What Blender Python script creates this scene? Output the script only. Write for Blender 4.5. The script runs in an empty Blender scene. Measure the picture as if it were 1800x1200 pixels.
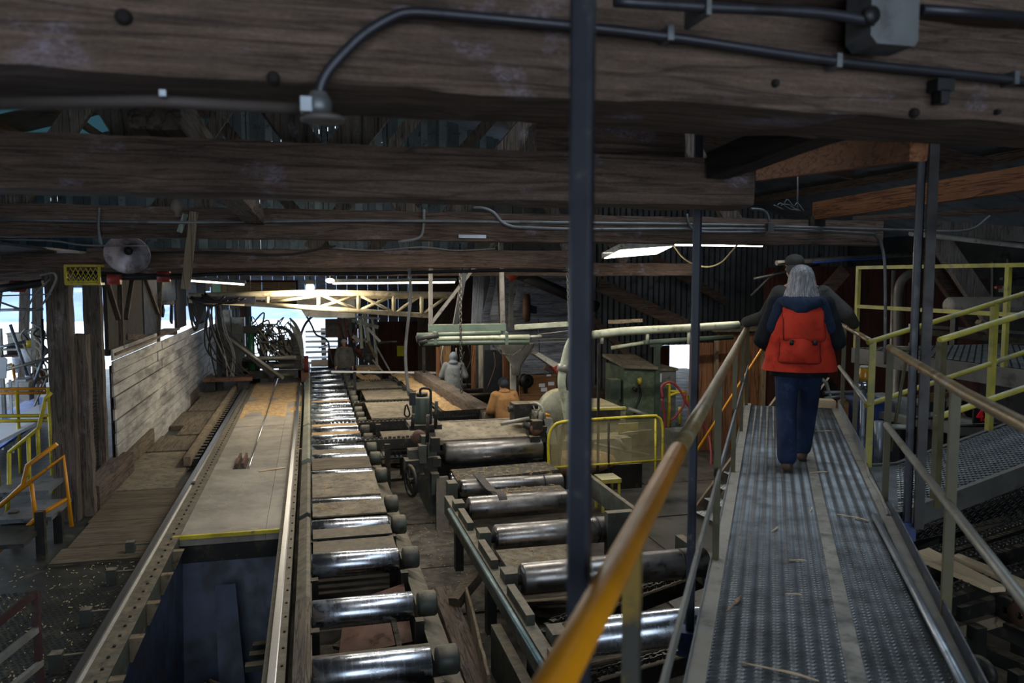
import bpy, bmesh, math, random
import numpy as np
from mathutils import Vector, Matrix, noise

rnd = random.Random(7)
sc = bpy.context.scene
col = sc.collection
PI = math.pi

# ------------------------------------------------------------------ camera
YAW, PITCH, FPX, EYE = math.radians(14.18), math.atan(114 / 1400), 1400.0, Vector((0, 0, 1.6))
cam_d = bpy.data.cameras.new('camera')
cam = bpy.data.objects.new('camera', cam_d)
col.objects.link(cam)
cam_d.sensor_width = 36.0
cam_d.lens = 28.0
cam_d.clip_start = 0.05
cam_d.clip_end = 600
cam.location = EYE
cam.rotation_euler = (PI / 2 - PITCH, 0, -YAW)
cam_d.dof.use_dof = True
cam_d.dof.focus_distance = 8.5
cam_d.dof.aperture_fstop = 2.8
sc.camera = cam

# ------------------------------------------------------------------ sky, exposure
world = bpy.data.worlds.new('overcast_sky')
sc.world = world
world.use_nodes = True
wn_ = world.node_tree.nodes
wn_['Background'].inputs[0].default_value = (0.72, 0.85, 1.0, 1)
wn_['Background'].inputs[1].default_value = 3.6
sc.view_settings.view_transform = 'Standard'
sc.view_settings.look = 'None'
sc.view_settings.exposure = 0.0
sc.view_settings.gamma = 1.0
sc.view_settings.use_curve_mapping = False
sc.cycles.use_denoising = True
sc.cycles.adaptive_threshold = 0.02
sc.cycles.max_bounces = 7
sc.cycles.diffuse_bounces = 4
sc.cycles.glossy_bounces = 3
sc.cycles.caustics_reflective = False
sc.cycles.caustics_refractive = False
sc.cycles.sample_clamp_indirect = 4.0


def portal(name, loc, rot, sx, sy):
    """marks a real opening in the shell so that daylight through it is sampled well"""
    d = bpy.data.lights.new(name, 'AREA')
    d.shape = 'RECTANGLE'
    d.size, d.size_y = sx, sy
    d.cycles.is_portal = True
    o = bpy.data.objects.new(name, d)
    o.location = loc
    o.rotation_euler = rot
    col.objects.link(o)


portal('daylight_rear_bay', (0.5, -5.9, 2.0), (PI / 2, 0, 0), 9.6, 5.2)
portal('daylight_far_doorway', (-1.1, 31.9, -0.8), (-PI / 2, 0, 0), 3.6, 3.0)
portal('daylight_roof_light', (5.0, 6.0, 6.0), (0, 0, 0), 3.0, 4.0)
portal('daylight_side_opening', (-9.6, 20.0, -0.2), (0, -PI / 2, 0), 4.0, 22.0)


# ------------------------------------------------------------------ picture helpers: a pixel of the 1800x1200 frame on a known plane
_F = Vector((math.sin(YAW) * math.cos(PITCH), math.cos(YAW) * math.cos(PITCH), -math.sin(PITCH)))
_R = Vector((math.cos(YAW), -math.sin(YAW), 0))
_U = _R.cross(_F)


def P(px, py, x=None, y=None, z=None):
    r = _F + _R * ((px - 900) / FPX) + _U * ((600 - py) / FPX)
    t = (x - EYE.x) / r.x if x is not None else (y - EYE.y) / r.y if y is not None else (z - EYE.z) / r.z
    return EYE + r * t


WD = Vector((math.sin(math.radians(32.2)), math.cos(math.radians(32.2)), 0))
WN = Vector((WD.y, -WD.x, 0))


def W(s, n, z=0.0):
    """walkway frame: s along, n to its right, z up from the deck"""
    return WD * s + WN * n + Vector((0, 0, z))


def PW(px, py, n):
    r = _F + _R * ((px - 900) / FPX) + _U * ((600 - py) / FPX)
    return EYE + r * (n / r.dot(WN))


# ------------------------------------------------------------------ materials
MATS = {}


def srgb(c):
    return tuple(((v / 255) / 12.92 if v / 255 <= 0.04045 else ((v / 255 + 0.055) / 1.055) ** 2.4) for v in c)


class NT:
    def __init__(s, name):
        s.m = bpy.data.materials.new(name)
        s.m.use_nodes = True
        s.t = s.m.node_tree
        s.n = s.t.nodes
        s.b = s.n['Principled BSDF']

    def node(s, typ, **kw):
        nd = s.n.new(typ)
        for k, v in kw.items():
            setattr(nd, k, v)
        return nd

    def link(s, a, b):
        s.t.links.new(a, b)

    def coord(s, scale=(1, 1, 1), rot=(0, 0, 0)):
        tc = s.node('ShaderNodeNewGeometry')
        mp = s.node('ShaderNodeMapping')
        mp.inputs['Scale'].default_value = scale
        mp.inputs['Rotation'].default_value = rot
        s.link(tc.outputs['Position'], mp.inputs['Vector'])
        return mp.outputs['Vector']

    def noise(s, vec, scale, detail=6, rough=0.6, dist=0.0):
        n = s.node('ShaderNodeTexNoise')
        n.inputs['Scale'].default_value = scale
        n.inputs['Detail'].default_value = detail
        n.inputs['Roughness'].default_value = rough
        n.inputs['Distortion'].default_value = dist
        s.link(vec, n.inputs['Vector'])
        return n.outputs['Fac']

    def ramp(s, fac, stops):
        r = s.node('ShaderNodeValToRGB')
        cr = r.color_ramp
        while len(cr.elements) < len(stops):
            cr.elements.new(0.5)
        for e, (p, c) in zip(cr.elements, stops):
            e.position = p
            e.color = (*c, 1) if len(c) == 3 else c
        s.link(fac, r.inputs['Fac'])
        return r.outputs['Color']

    def mix(s, fac, a, b, mode='MIX'):
        m = s.node('ShaderNodeMix', data_type='RGBA', blend_type=mode)
        for v, i in ((fac, 0), (a, 6), (b, 7)):
            if hasattr(v, 'links'):
                s.link(v, m.inputs[i])
            elif i == 0:
                m.inputs[0].default_value = v
            else:
                m.inputs[i].default_value = (*v, 1)
        return m.outputs[2]

    def math(s, op, a, b=0.0):
        m = s.node('ShaderNodeMath', operation=op)
        for v, i in ((a, 0), (b, 1)):
            if hasattr(v, 'links'):
                s.link(v, m.inputs[i])
            else:
                m.inputs[i].default_value = v
        return m.outputs[0]

    def bump(s, h, strength=0.4, dist=0.01):
        b = s.node('ShaderNodeBump')
        b.inputs['Strength'].default_value = strength
        b.inputs['Distance'].default_value = dist
        s.link(h, b.inputs['Height'])
        s.link(b.outputs['Normal'], s.b.inputs['Normal'])

    def upfac(s, lo=0.55, hi=0.9):
        """1 on faces that look up (where dust settles)"""
        g = s.node('ShaderNodeNewGeometry')
        x = s.node('ShaderNodeSeparateXYZ')
        s.link(g.outputs['Normal'], x.inputs[0])
        mr = s.node('ShaderNodeMapRange')
        mr.inputs[1].default_value = lo
        mr.inputs[2].default_value = hi
        s.link(x.outputs['Z'], mr.inputs[0])
        return mr.outputs[0]

    def done(s, color, rough=0.7, metal=0.0, spec=None):
        for v, k in ((color, 'Base Color'), (rough, 'Roughness'), (metal, 'Metallic')):
            if hasattr(v, 'links'):
                s.link(v, s.b.inputs[k])
            elif k == 'Base Color':
                s.b.inputs[k].default_value = (*v, 1)
            else:
                s.b.inputs[k].default_value = v
        if spec is not None:
            s.b.inputs['Specular IOR Level'].default_value = spec
        return s.m


def M_wood(name, dark, light, axis='X', pale=None, grain=1.0, rough=0.8, bump=0.5, palef=(0.6, 0.72), spec=0.3, crack=0.75):
    """sawn timber: long grain, dark checks along it, fuzzy fibre, scuffed pale patches"""
    if name in MATS:
        return MATS[name]
    t = NT(name)
    k = {'X': 0, 'Y': 1, 'Z': 2}[axis]

    def an(al, ac):
        v = [ac, ac, ac]
        v[k] = al
        return tuple(v)
    g = t.noise(t.coord(an(1.1, 18)), 2.6 * grain, 8, 0.65, 0.9)
    g2 = t.noise(t.coord(an(1.6, 40)), 1.6 * grain, 5, 0.7, 0.4)
    fib = t.noise(t.coord(an(22, 46)), 3.2, 4, 0.75)
    blot = t.noise(t.coord(an(0.8, 2.2)), 1.8, 5, 0.62, 0.3)
    gg = t.math('ADD', t.math('MULTIPLY', g, 0.5), t.math('ADD', t.math('MULTIPLY', g2, 0.22), t.math('MULTIPLY', fib, 0.28)))
    c = t.ramp(gg, [(0.33, srgb(dark)), (0.66, srgb(light))])
    bl = t.ramp(blot, [(0.42, (0, 0, 0)), (0.75, (0.6,) * 3)])
    c = t.mix(bl, c, tuple(v * 0.5 for v in srgb(dark)))
    ck = t.ramp(t.noise(t.coord(an(0.45, 11)), 2.0 * grain, 3, 0.5, 0.5), [(0.455, (0, 0, 0)), (0.49, (crack,) * 3), (0.5, (crack,) * 3), (0.535, (0, 0, 0))])
    c = t.mix(ck, c, tuple(v * 0.3 for v in srgb(dark)))
    if pale:
        pf = t.noise(t.coord(an(0.4, 2.4) if name.startswith('white') else an(1.6, 3.0)), 1.9, 6, 0.6)
        pm = t.ramp(pf, [(palef[0], (0, 0, 0)), (palef[1], (1, 1, 1))])
        c = t.mix(t.math('MULTIPLY', pm, (0.7 if name.startswith('white') else t.ramp(fib, [(0.4, (0.1,) * 3), (0.6, (0.8,) * 3)]))), c, srgb(pale))
    h = t.math('SUBTRACT', t.math('ADD', gg, t.math('MULTIPLY', fib, 0.35)), t.math('MULTIPLY', ck, 0.5))
    t.bump(h, bump, 0.014)
    MATS[name] = t.done(c, rough, 0, spec)
    return MATS[name]


def M_paint(name, c, wear=None, wearf=(0.55, 0.65), rough=0.5, dust=None, dustamt=0.7, metal=0.0, scale=6.0, bump=0.15, spec=0.5, vary=0.35):
    """painted / dirty solid: base colour, worn spots, dust on upward faces"""
    if name in MATS:
        return MATS[name]
    t = NT(name)
    v = t.coord()
    n1 = t.noise(v, scale, 7, 0.65)
    n2 = t.noise(v, scale * 0.35, 4, 0.6)
    b = srgb(c)
    cc = t.ramp(n2, [(0.3, tuple(x * (1 - vary) for x in b)), (0.7, tuple(min(1, x * (1 + vary)) for x in b))])
    if wear:
        cc = t.mix(t.ramp(n1, [(wearf[0], (0, 0, 0)), (wearf[1], (1, 1, 1))]), cc, srgb(wear))
    rr = t.ramp(n1, [(0.3, (rough * 0.8,) * 3), (0.7, (min(1, rough * 1.25),) * 3)])
    if dust:
        du = t.math('MULTIPLY', t.upfac(), t.ramp(t.noise(v, scale * 1.7, 6, 0.7), [(0.3, (0, 0, 0)), (0.62, (dustamt,) * 3)]))
        cc = t.mix(du, cc, srgb(dust))
        rr = t.mix(du, rr, (0.95, 0.95, 0.95))
    if bump:
        t.bump(n1, bump, 0.006)
    MATS[name] = t.done(cc, rr, metal, spec)
    return MATS[name]


def M_steel(name, c=(190, 195, 200), rough=0.28, axis='X', dirt=(60, 52, 42), dirtf=(0.58, 0.75)):
    if name in MATS:
        return MATS[name]
    t = NT(name)
    sc_ = {'X': (26, 2, 2), 'Y': (2, 26, 2), 'Z': (2, 2, 26)}[axis]
    streak = t.noise(t.coord(sc_), 1.3, 5, 0.6)
    blot = t.noise(t.coord((1.3, 2, 2)), 2.2, 6, 0.65)
    df = t.ramp(blot, [(dirtf[0], (0, 0, 0)), (dirtf[1], (1, 1, 1))])
    cc = t.ramp(streak, [(0.3, tuple(v * 0.86 for v in srgb(c))), (0.7, srgb(c))])
    cc = t.mix(t.math('MULTIPLY', df, 0.7), cc, srgb(dirt))
    rr = t.ramp(streak, [(0.3, (rough * 0.85,) * 3), (0.75, (rough * 1.2,) * 3)])
    rr = t.mix(t.math('MULTIPLY', df, 0.6), rr, (0.8, 0.8, 0.8))
    mt = t.ramp(df, [(0.0, (1, 1, 1)), (1.0, (0.45,) * 3)])
    t.bump(streak, 0.015, 0.003)
    MATS[name] = t.done(cc, rr, mt)
    return MATS[name]


def M_flat(name, c, rough=0.7, metal=0.0, bump=0, spec=0.4):
    return M_paint(name, c, rough=rough, metal=metal, bump=bump, spec=spec, vary=0.12)


def M_emit(name, c, strength):
    if name in MATS:
        return MATS[name]
    t = NT(name)
    t.b.inputs['Emission Color'].default_value = (*srgb(c), 1)
    t.b.inputs['Emission Strength'].default_value = strength
    MATS[name] = t.done(srgb(c), 0.5)
    return MATS[name]


DUST = (142, 128, 106)
BEAM = M_wood('weathered_timber', (56, 46, 40), (138, 115, 100), 'X', pale=(158, 148, 166), bump=1.0, crack=0.5)
BEAMY = M_wood('weathered_timber_lengthwise', (58, 49, 42), (128, 110, 96), 'Y', pale=(130, 122, 128), bump=0.8)
BEAMZ = M_wood('weathered_timber_upright', (64, 56, 50), (130, 118, 106), 'Z', pale=(146, 140, 142), bump=0.8)
NEWY = M_wood('sawn_fir_lengthwise', (120, 74, 46), (172, 116, 78), 'Y', bump=0.3)
PLANK = M_wood('dusty_plank', (76, 66, 54), (128, 114, 94), 'X', bump=0.4)
PLANKY = M_wood('dusty_plank_lengthwise', (84, 74, 62), (138, 124, 104), 'Y', bump=0.4)
FRESH = M_wood('fresh_lumber', (206, 176, 136), (236, 212, 176), 'Y', bump=0.1, crack=0.15)
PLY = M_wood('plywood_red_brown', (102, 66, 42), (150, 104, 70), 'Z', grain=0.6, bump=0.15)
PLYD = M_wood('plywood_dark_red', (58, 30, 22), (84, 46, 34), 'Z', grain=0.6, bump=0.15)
WHITEB = M_wood('whitewashed_board', (158, 154, 146), (208, 206, 200), 'Y', pale=(92, 88, 86), bump=0.08, palef=(0.48, 0.64), crack=0.12)
WHITEX = M_wood('whitewashed_siding', (120, 124, 134), (182, 188, 200), 'X', pale=(80, 78, 78), bump=0.4, palef=(0.55, 0.7))
SAWDUST = M_paint('sawdust', (184, 154, 114), wear=(152, 118, 82), wearf=(0.5, 0.7), rough=0.95, scale=24, bump=0.8, spec=0.1)
ROLL = M_steel('polished_roller_steel', (206, 212, 222), 0.25, 'X', dirtf=(0.54, 0.78))
ROLLD = M_steel('oily_roller_steel', (150, 146, 142), 0.3, 'X', dirt=(46, 40, 34), dirtf=(0.45, 0.7))
RAIL = M_steel('worn_rail_steel', (196, 198, 200), 0.32, 'Y', dirtf=(0.62, 0.8))
GALV = M_paint('galvanised_steel', (128, 134, 140), wear=(84, 86, 90), rough=0.42, metal=0.6, dust=(150, 146, 140), dustamt=0.5)
DARK = M_paint('black_greasy_steel', (36, 35, 32), wear=(70, 60, 46), rough=0.5, dust=DUST, dustamt=0.75, metal=0.3)
DARKN = M_paint('black_steel', (34, 34, 34), wear=(64, 56, 46), rough=0.5, metal=0.3)
GREENM = M_paint('machine_green', (60, 66, 58), wear=(54, 48, 40), wearf=(0.48, 0.62), rough=0.5, dust=DUST, dustamt=0.8)
GREENB = M_paint('rack_green', (70, 84, 72), wear=(74, 70, 58), wearf=(0.58, 0.7), rough=0.5, dust=(170, 160, 128), dustamt=0.8)
PALEG = M_paint('pale_green_pipe', (168, 172, 150), wear=(140, 136, 112), rough=0.5, dust=(190, 178, 140))
YEL = M_paint('yellow_paint', (196, 178, 44), wear=(120, 112, 66), wearf=(0.56, 0.68), rough=0.45, scale=9)
YELL = M_paint('pale_yellow_paint', (172, 160, 66), wear=(132, 130, 100), wearf=(0.52, 0.66), rough=0.42, dust=(196, 194, 178), dustamt=0.8, scale=9)
YELO = M_paint('orange_yellow_paint', (206, 134, 18), wear=(120, 86, 36), wearf=(0.62, 0.74), rough=0.4, scale=5)
YELR = M_paint('worn_handrail', (132, 112, 74), wear=(150, 140, 120), wearf=(0.5, 0.62), rough=0.38, metal=0.35, scale=10)
OLIVE = M_paint('olive_rail_post', (78, 72, 42), wear=(86, 78, 58), wearf=(0.5, 0.64), rough=0.5, scale=10)
RAILG = M_paint('worn_grey_rail', (138, 136, 126), wear=(116, 110, 94), rough=0.45, metal=0.3)
BLUEP = M_paint('dark_blue_post', (24, 27, 38), wear=(78, 72, 72), wearf=(0.62, 0.72), rough=0.42, scale=14)
BLUEB = M_paint('blue_steel_box', (40, 56, 104), wear=(44, 46, 54), rough=0.5)
BLUET = M_paint('blue_sheet', (70, 106, 190), wear=(96, 128, 200), rough=0.45)
PITB = M_paint('pit_liner_steel', (32, 42, 64), wear=(20, 22, 26), wearf=(0.42, 0.64), rough=0.42, scale=2.2, metal=0.3)
RED = M_paint('red_paint', (150, 52, 42), wear=(110, 40, 34), rough=0.5)
REDHOSE = M_flat('red_hose', (128, 50, 56), 0.5)
RUBBER = M_flat('black_rubber', (24, 24, 26), 0.5)
CABLEG = M_paint('grey_cable', (120, 118, 116), rough=0.6)
WHITEP = M_flat('white_paper', (214, 218, 226), 0.7)
WHITEC = M_paint('dirty_white_paint', (186, 182, 170), wear=(130, 122, 106), rough=0.6, dust=(190, 172, 132))
CONC = M_paint('dusty_mill_floor', (68, 62, 54), wear=(38, 34, 29), wearf=(0.45, 0.7), rough=0.8, scale=2.6, bump=0.5, spec=0.3)
DIAM = M_paint('oily_floor_plate', (52, 54, 50), wear=(84, 78, 66), wearf=(0.55, 0.7), rough=0.5, scale=5, metal=0.2)
DECKP = M_paint('dusty_deck_plate', (146, 139, 128), wear=(172, 162, 144), wearf=(0.5, 0.72), rough=0.75, scale=3.5, bump=0.3)
DUSTPL = M_paint('dust_covered_plate', (122, 112, 94), wear=(84, 76, 64), wearf=(0.5, 0.7), rough=0.85, scale=9, bump=0.5)
CORR = M_paint('dark_corrugated_iron', (74, 76, 78), wear=(48, 48, 48), rough=0.5, metal=0.3, scale=3)
CORRB = M_paint('bluish_corrugated_iron', (78, 94, 106), wear=(48, 58, 66), rough=0.5, metal=0.2, scale=3)
ROOFM = M_paint('dark_roof_sheet', (70, 74, 78), wear=(50, 52, 54), rough=0.6, scale=2)
SNOW = M_paint('snowy_yard', (232, 236, 244), rough=0.9, scale=0.4, bump=0.1, vary=0.05)
RUST = M_paint('rusty_brown_steel', (92, 62, 46), wear=(66, 42, 32), rough=0.7)
CHAINM = M_paint('oily_chain', (70, 68, 62), wear=(120, 114, 100), rough=0.4, metal=0.6, scale=30)
TREAD = M_paint('grip_strut_steel', (98, 102, 104), wear=(68, 70, 70), wearf=(0.46, 0.66), rough=0.36, metal=0.5, scale=5, dust=(140, 136, 126), dustamt=0.18)
RUSTD = M_paint('saw_dusty_wood_rail', (120, 106, 84), wear=(84, 72, 56), rough=0.9, scale=10)


# ------------------------------------------------------------------ mesh building
class MB:
    def __init__(s):
        s.v, s.f, s.sm = [], [], []

    def add(s, vs, fs, smooth=False):
        o = len(s.v)
        s.v += [Vector(v) for v in vs]
        s.f += [tuple(i + o for i in f) for f in fs]
        s.sm += [smooth] * len(fs)
        return s

    def box(s, x0, x1, y0, y1, z0, z1):
        return s.add([(x0, y0, z0), (x1, y0, z0), (x1, y1, z0), (x0, y1, z0), (x0, y0, z1), (x1, y0, z1), (x1, y1, z1), (x0, y1, z1)],
                     [(0, 3, 2, 1), (4, 5, 6, 7), (0, 1, 5, 4), (1, 2, 6, 5), (2, 3, 7, 6), (3, 0, 4, 7)])

    def bar(s, a, b, w, h, up=(0, 0, 1), off=(0, 0)):
        """square bar from a to b: w sideways, h along up"""
        a, b = Vector(a), Vector(b)
        d = (b - a).normalized()
        u = Vector(up)
        r = d.cross(u)
        if r.length < 1e-4:
            r = d.cross(Vector((1, 0, 0)))
        r.normalize()
        u = r.cross(d).normalized()
        o = r * off[0] + u * off[1]
        vs = []
        for p in (a, b):
            for i, j in ((-1, -1), (1, -1), (1, 1), (-1, 1)):
                vs.append(p + o + r * (w / 2 * i) + u * (h / 2 * j))
        return s.add(vs, [(3, 2, 1, 0), (4, 5, 6, 7), (0, 1, 5, 4), (1, 2, 6, 5), (2, 3, 7, 6), (3, 0, 4, 7)])

    def rough(s, a, b, w, h, seg=0.12, amp=0.008, up=(0, 0, 1), seed=0):
        """weathered timber: subdivided bar with worn, wavy edges"""
        a, b = Vector(a), Vector(b)
        L = (b - a).length
        n = max(2, int(L / seg))
        d = (b - a).normalized()
        u = Vector(up)
        r = d.cross(u)
        r.normalize()
        u = r.cross(d).normalized()
        ring = []
        k = 3
        for i in range(k):
            ring.append((-1 + 2 * i / k, -1))
        for i in range(k):
            ring.append((1, -1 + 2 * i / k))
        for i in range(k):
            ring.append((1 - 2 * i / k, 1))
        for i in range(k):
            ring.append((-1, 1 - 2 * i / k))
        m = len(ring)
        vs, fs = [], []
        for i in range(n + 1):
            p = a + d * (L * i / n)
            for (x, y) in ring:
                q = p + r * (w / 2 * x) + u * (h / 2 * y)
                nv = noise.noise_vector(q * 3.5 + Vector((seed * 3.1, 0, 0))) * amp + noise.noise_vector(q * 13 + Vector((seed, 0, 0))) * amp * 0.5
                if abs(x) == 1 and abs(y) == 1:
                    q -= (r * x * w + u * y * h) * 0.02
                vs.append(q + nv)
        for i in range(n):
            for j in range(m):
                j2 = (j + 1) % m
                fs.append((i * m + j, i * m + j2, (i + 1) * m + j2, (i + 1) * m + j))
        fs.append(tuple(reversed(range(m))))
        fs.append(tuple(range(n * m, n * m + m)))
        return s.add(vs, fs)

    def tube(s, pts, r, n=8, cap=True, smooth=True, closed=False):
        pts = [Vector(p) for p in pts]
        rs = r if isinstance(r, (list, tuple)) else [r] * len(pts)
        N = len(pts)
        t0 = (pts[1] - pts[0]).normalized()
        ref = Vector((0, 0, 1)) if abs(t0.z) < 0.9 else Vector((1, 0, 0))
        u = t0.cross(ref).normalized()
        vs, fs = [], []
        prev = t0
        for i, p in enumerate(pts):
            if closed:
                t = (pts[(i + 1) % N] - pts[i - 1]).normalized()
            elif i == 0:
                t = t0
            elif i == N - 1:
                t = (pts[-1] - pts[-2]).normalized()
            else:
                t = ((pts[i + 1] - p).normalized() + (p - pts[i - 1]).normalized())
                t = t.normalized() if t.length > 1e-6 else prev
            u = (u - t * u.dot(t))
            u = u.normalized() if u.length > 1e-6 else t.orthogonal().normalized()
            w = t.cross(u)
            for j in range(n):
                a = 2 * PI * j / n
                vs.append(p + (u * math.cos(a) + w * math.sin(a)) * rs[i])
            prev = t
        for i in range(N if closed else N - 1):
            i2 = (i + 1) % N
            for j in range(n):
                j2 = (j + 1) % n
                fs.append((i * n + j, i * n + j2, i2 * n + j2, i2 * n + j))
        s.add(vs, fs, smooth)
        if cap and not closed:
            o = len(s.v) - len(vs)
            s.f += [tuple(o + j for j in reversed(range(n))), tuple(o + (N - 1) * n + j for j in range(n))]
            s.sm += [False, False]
        return s

    def cyl(s, a, b, r, n=18, r2=None, smooth=True):
        return s.tube([a, b], [r, r if r2 is None else r2], n, True, smooth)

    def lathe(s, prof, c, axis=(0, 0, 1), n=24, smooth=True):
        """prof: (radius, distance along axis)"""
        ax = Vector(axis).normalized()
        u = ax.orthogonal().normalized()
        w = ax.cross(u)
        c = Vector(c)
        vs, fs = [], []
        for (r, h) in prof:
            for j in range(n):
                a = 2 * PI * j / n
                vs.append(c + ax * h + (u * math.cos(a) + w * math.sin(a)) * max(r, 1e-4))
        for i in range(len(prof) - 1):
            for j in range(n):
                j2 = (j + 1) % n
                fs.append((i * n + j, i * n + j2, (i + 1) * n + j2, (i + 1) * n + j))
        return s.add(vs, fs, smooth)

    def prism(s, pts, vec):
        pts = [Vector(p) for p in pts]
        v = Vector(vec)
        n = len(pts)
        fs = [tuple(reversed(range(n))), tuple(range(n, 2 * n))]
        for i in range(n):
            j = (i + 1) % n
            fs.append((i, j, n + j, n + i))
        return s.add(pts + [p + v for p in pts], fs)

    def sheet(s, pts, th=0.01):
        """thin plate from a planar outline"""
        pts = [Vector(p) for p in pts]
        nrm = (pts[1] - pts[0]).cross(pts[2] - pts[0]).normalized()
        return s.prism(pts, nrm * th)

    def ball(s, c, r, n=10, sq=(1, 1, 1)):
        c = Vector(c)
        vs, fs = [], []
        m = max(4, n // 2)
        for i in range(m + 1):
            a = PI * i / m
            for j in range(n):
                b = 2 * PI * j / n
                vs.append(c + Vector((math.sin(a) * math.cos(b) * r * sq[0], math.sin(a) * math.sin(b) * r * sq[1], math.cos(a) * r * sq[2])))
        for i in range(m):
            for j in range(n):
                j2 = (j + 1) % n
                fs.append((i * n + j, (i + 1) * n + j, (i + 1) * n + j2, i * n + j2))
        return s.add(vs, fs, True)

    def expanded(s, o, u, v, lu, lv, cu=0.06, cv=0.03, w=0.006, th=0.004):
        """expanded metal: zigzag strands running along u, joined where they touch"""
        o, u, v = Vector(o), Vector(u).normalized(), Vector(v).normalized()
        nrm = u.cross(v).normalized()
        rows = int(lv / cv)
        cols = int(lu / (cu / 2))
        for i in range(rows + 1):
            for half in (1, -1):
                vs = []
                for j in range(cols + 1):
                    k = (j + i) % 2
                    y = i * cv + (cv / 2 if k else 0) * half
                    p = o + u * (j * cu / 2) + v * min(max(y, 0), lv)
                    tw = nrm * (th * (1 if k else -1))
                    vs += [p - v * w / 2 + tw, p + v * w / 2 - tw]
                s.add(vs, [(2 * j, 2 * j + 1, 2 * j + 3, 2 * j + 2) for j in range(cols)])
        return s


WL = {}
DATA = {}


def add(name, mb, mat, parent=None, label=None, cat=None, group=None, kind=None, data=None, loc=None, smooth_all=False):
    """links mb (world coordinates) as one mesh object, origin in its middle, under parent"""
    if data is None:
        vs = np.array([tuple(v) for v in mb.v])
        lo, hi = vs.min(0), vs.max(0)
        c = Vector(((lo[0] + hi[0]) / 2, (lo[1] + hi[1]) / 2, lo[2]))
        me = bpy.data.meshes.new(name)
        me.from_pydata([tuple(v - c) for v in mb.v], [], mb.f)
        me.polygons.foreach_set('use_smooth', [smooth_all or x for x in mb.sm])
        me.materials.append(mat)
        me.update()
    else:
        me, c = data, Vector(loc)
    o = bpy.data.objects.new(name, me)
    col.objects.link(o)
    if parent is not None:
        o.parent = parent
        o.location = c - WL[parent]
    else:
        o.location = c
    WL[o] = c
    for k, v in (('label', label), ('category', cat), ('group', group), ('kind', kind)):
        if v:
            o[k] = v
    return o


def thing(name, loc, label, cat, group=None, kind=None):
    o = bpy.data.objects.new(name, None)
    o.empty_display_size = 0.1
    col.objects.link(o)
    o.location = loc
    WL[o] = Vector(loc)
    o['label'], o['category'] = label, cat
    if group:
        o['group'] = group
    if kind:
        o['kind'] = kind
    return o


def again(o, name, parent, world):
    """another object that shares o's mesh, at a world position"""
    c = o.copy()
    c.name = name
    col.objects.link(c)
    c.parent = parent
    c.location = Vector(world) - (WL[parent] if parent else Vector())
    WL[c] = Vector(world)
    return c


def arc(c, r, a0, a1, u, v, n=12):
    c, u, v = Vector(c), Vector(u), Vector(v)
    return [c + u * (r * math.cos(a0 + (a1 - a0) * i / n)) + v * (r * math.sin(a0 + (a1 - a0) * i / n)) for i in range(n + 1)]


def smoothpath(pts, k=6):
    """Catmull-Rom through the points"""
    p = [Vector(q) for q in pts]
    p = [p[0] * 2 - p[1]] + p + [p[-1] * 2 - p[-2]]
    out = []
    for i in range(1, len(p) - 2):
        for j in range(k):
            t = j / k
            out.append(0.5 * ((2 * p[i]) + (p[i + 1] - p[i - 1]) * t + (2 * p[i - 1] - 5 * p[i] + 4 * p[i + 1] - p[i + 2]) * t * t
                              + (3 * p[i] - p[i - 1] - 3 * p[i + 1] + p[i + 2]) * t ** 3))
    out.append(p[-2])
    return out


def sag(a, b, drop, n=14):
    a, b = Vector(a), Vector(b)
    return [a.lerp(b, i / n) - Vector((0, 0, drop * 4 * (i / n) * (1 - i / n))) for i in range(n + 1)]

# ================================================================== THE SETTING
def struct(name, mb, mat, label=None, cat=None, parent=None):
    return add(name, mb, mat, parent, label, cat, None, 'structure' if parent is None else None)


# ---- floors
m = MB().box(-0.42, 16, -6, 32, -5.2, -2.42)
floor_o = struct('floor', m, CONC, 'dusty dark mill floor under the machines', 'floor')
# loose dusty floor plates between the two roller conveyors, each a piece of the floor
for i, (x0, x1, y0, y1) in enumerate([(1.12, 1.98, 5.2, 7.0), (1.12, 1.98, 7.04, 9.0), (1.15, 2.6, 9.05, 10.6), (1.15, 2.3, 10.65, 12.6), (1.1, 2.2, 12.65, 14.2),
                                      (4.2, 5.6, 8.2, 9.9), (5.0, 7.6, 9.95, 12.0), (5.2, 8.6, 12.05, 14.0), (4.1, 5.2, 14.05, 15.5), (6.2, 8.4, 14.05, 16.2)]):
    add('floor_plate', MB().box(x0, x1, y0, y1, -2.42, -2.40 + 0.004 * (i % 3)), M_paint('grimy_floor_plate', (76, 70, 60), wear=(46, 42, 36), wearf=(0.44, 0.64), rough=0.8, scale=5, bump=0.4) if i < 5 else M_paint('smooth_floor_plate', (70, 68, 64), wear=(48, 46, 42), rough=0.32, scale=3), floor_o)
m = MB().box(-10, -1.98, -6.0, 14.2, -1.95, -1.75).box(-10, -1.645, -6.0, 32, -5.2, -1.985).box(-1.645, -0.42, 10.66, 32, -5.2, -1.985).box(-1.645, -0.42, -6, 2.9, -5.2, -1.985)
fl = struct('floor_left', m, DIAM, 'oily raised floor plate strewn with wood chips beside the carriage track', 'floor')
# raised bars of the floor plate tread near the camera
m = MB()
for j in range(60):
    yy = 6.0 + j * 0.055
    for i in range(34):
        xx = -3.9 + i * 0.055 + (0.027 if j % 2 else 0)
        d = 0.014 if (i + j) % 2 else -0.014
        m.bar((xx - 0.014, yy - d, -1.748), (xx + 0.014, yy + d, -1.748), 0.007, 0.007)
add('tread_pattern', m, DIAM, fl, kind='stuff')
for (y0, y1, dx) in ((10.0, 10.55, 0), (10.57, 11.6, 0.05), (11.62, 13.2, 0.02)):
    add('floor_plank', MB().box(-3.0 + dx, -2.0, y0, y1, -1.75, -1.712), PLANK, fl)
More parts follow.
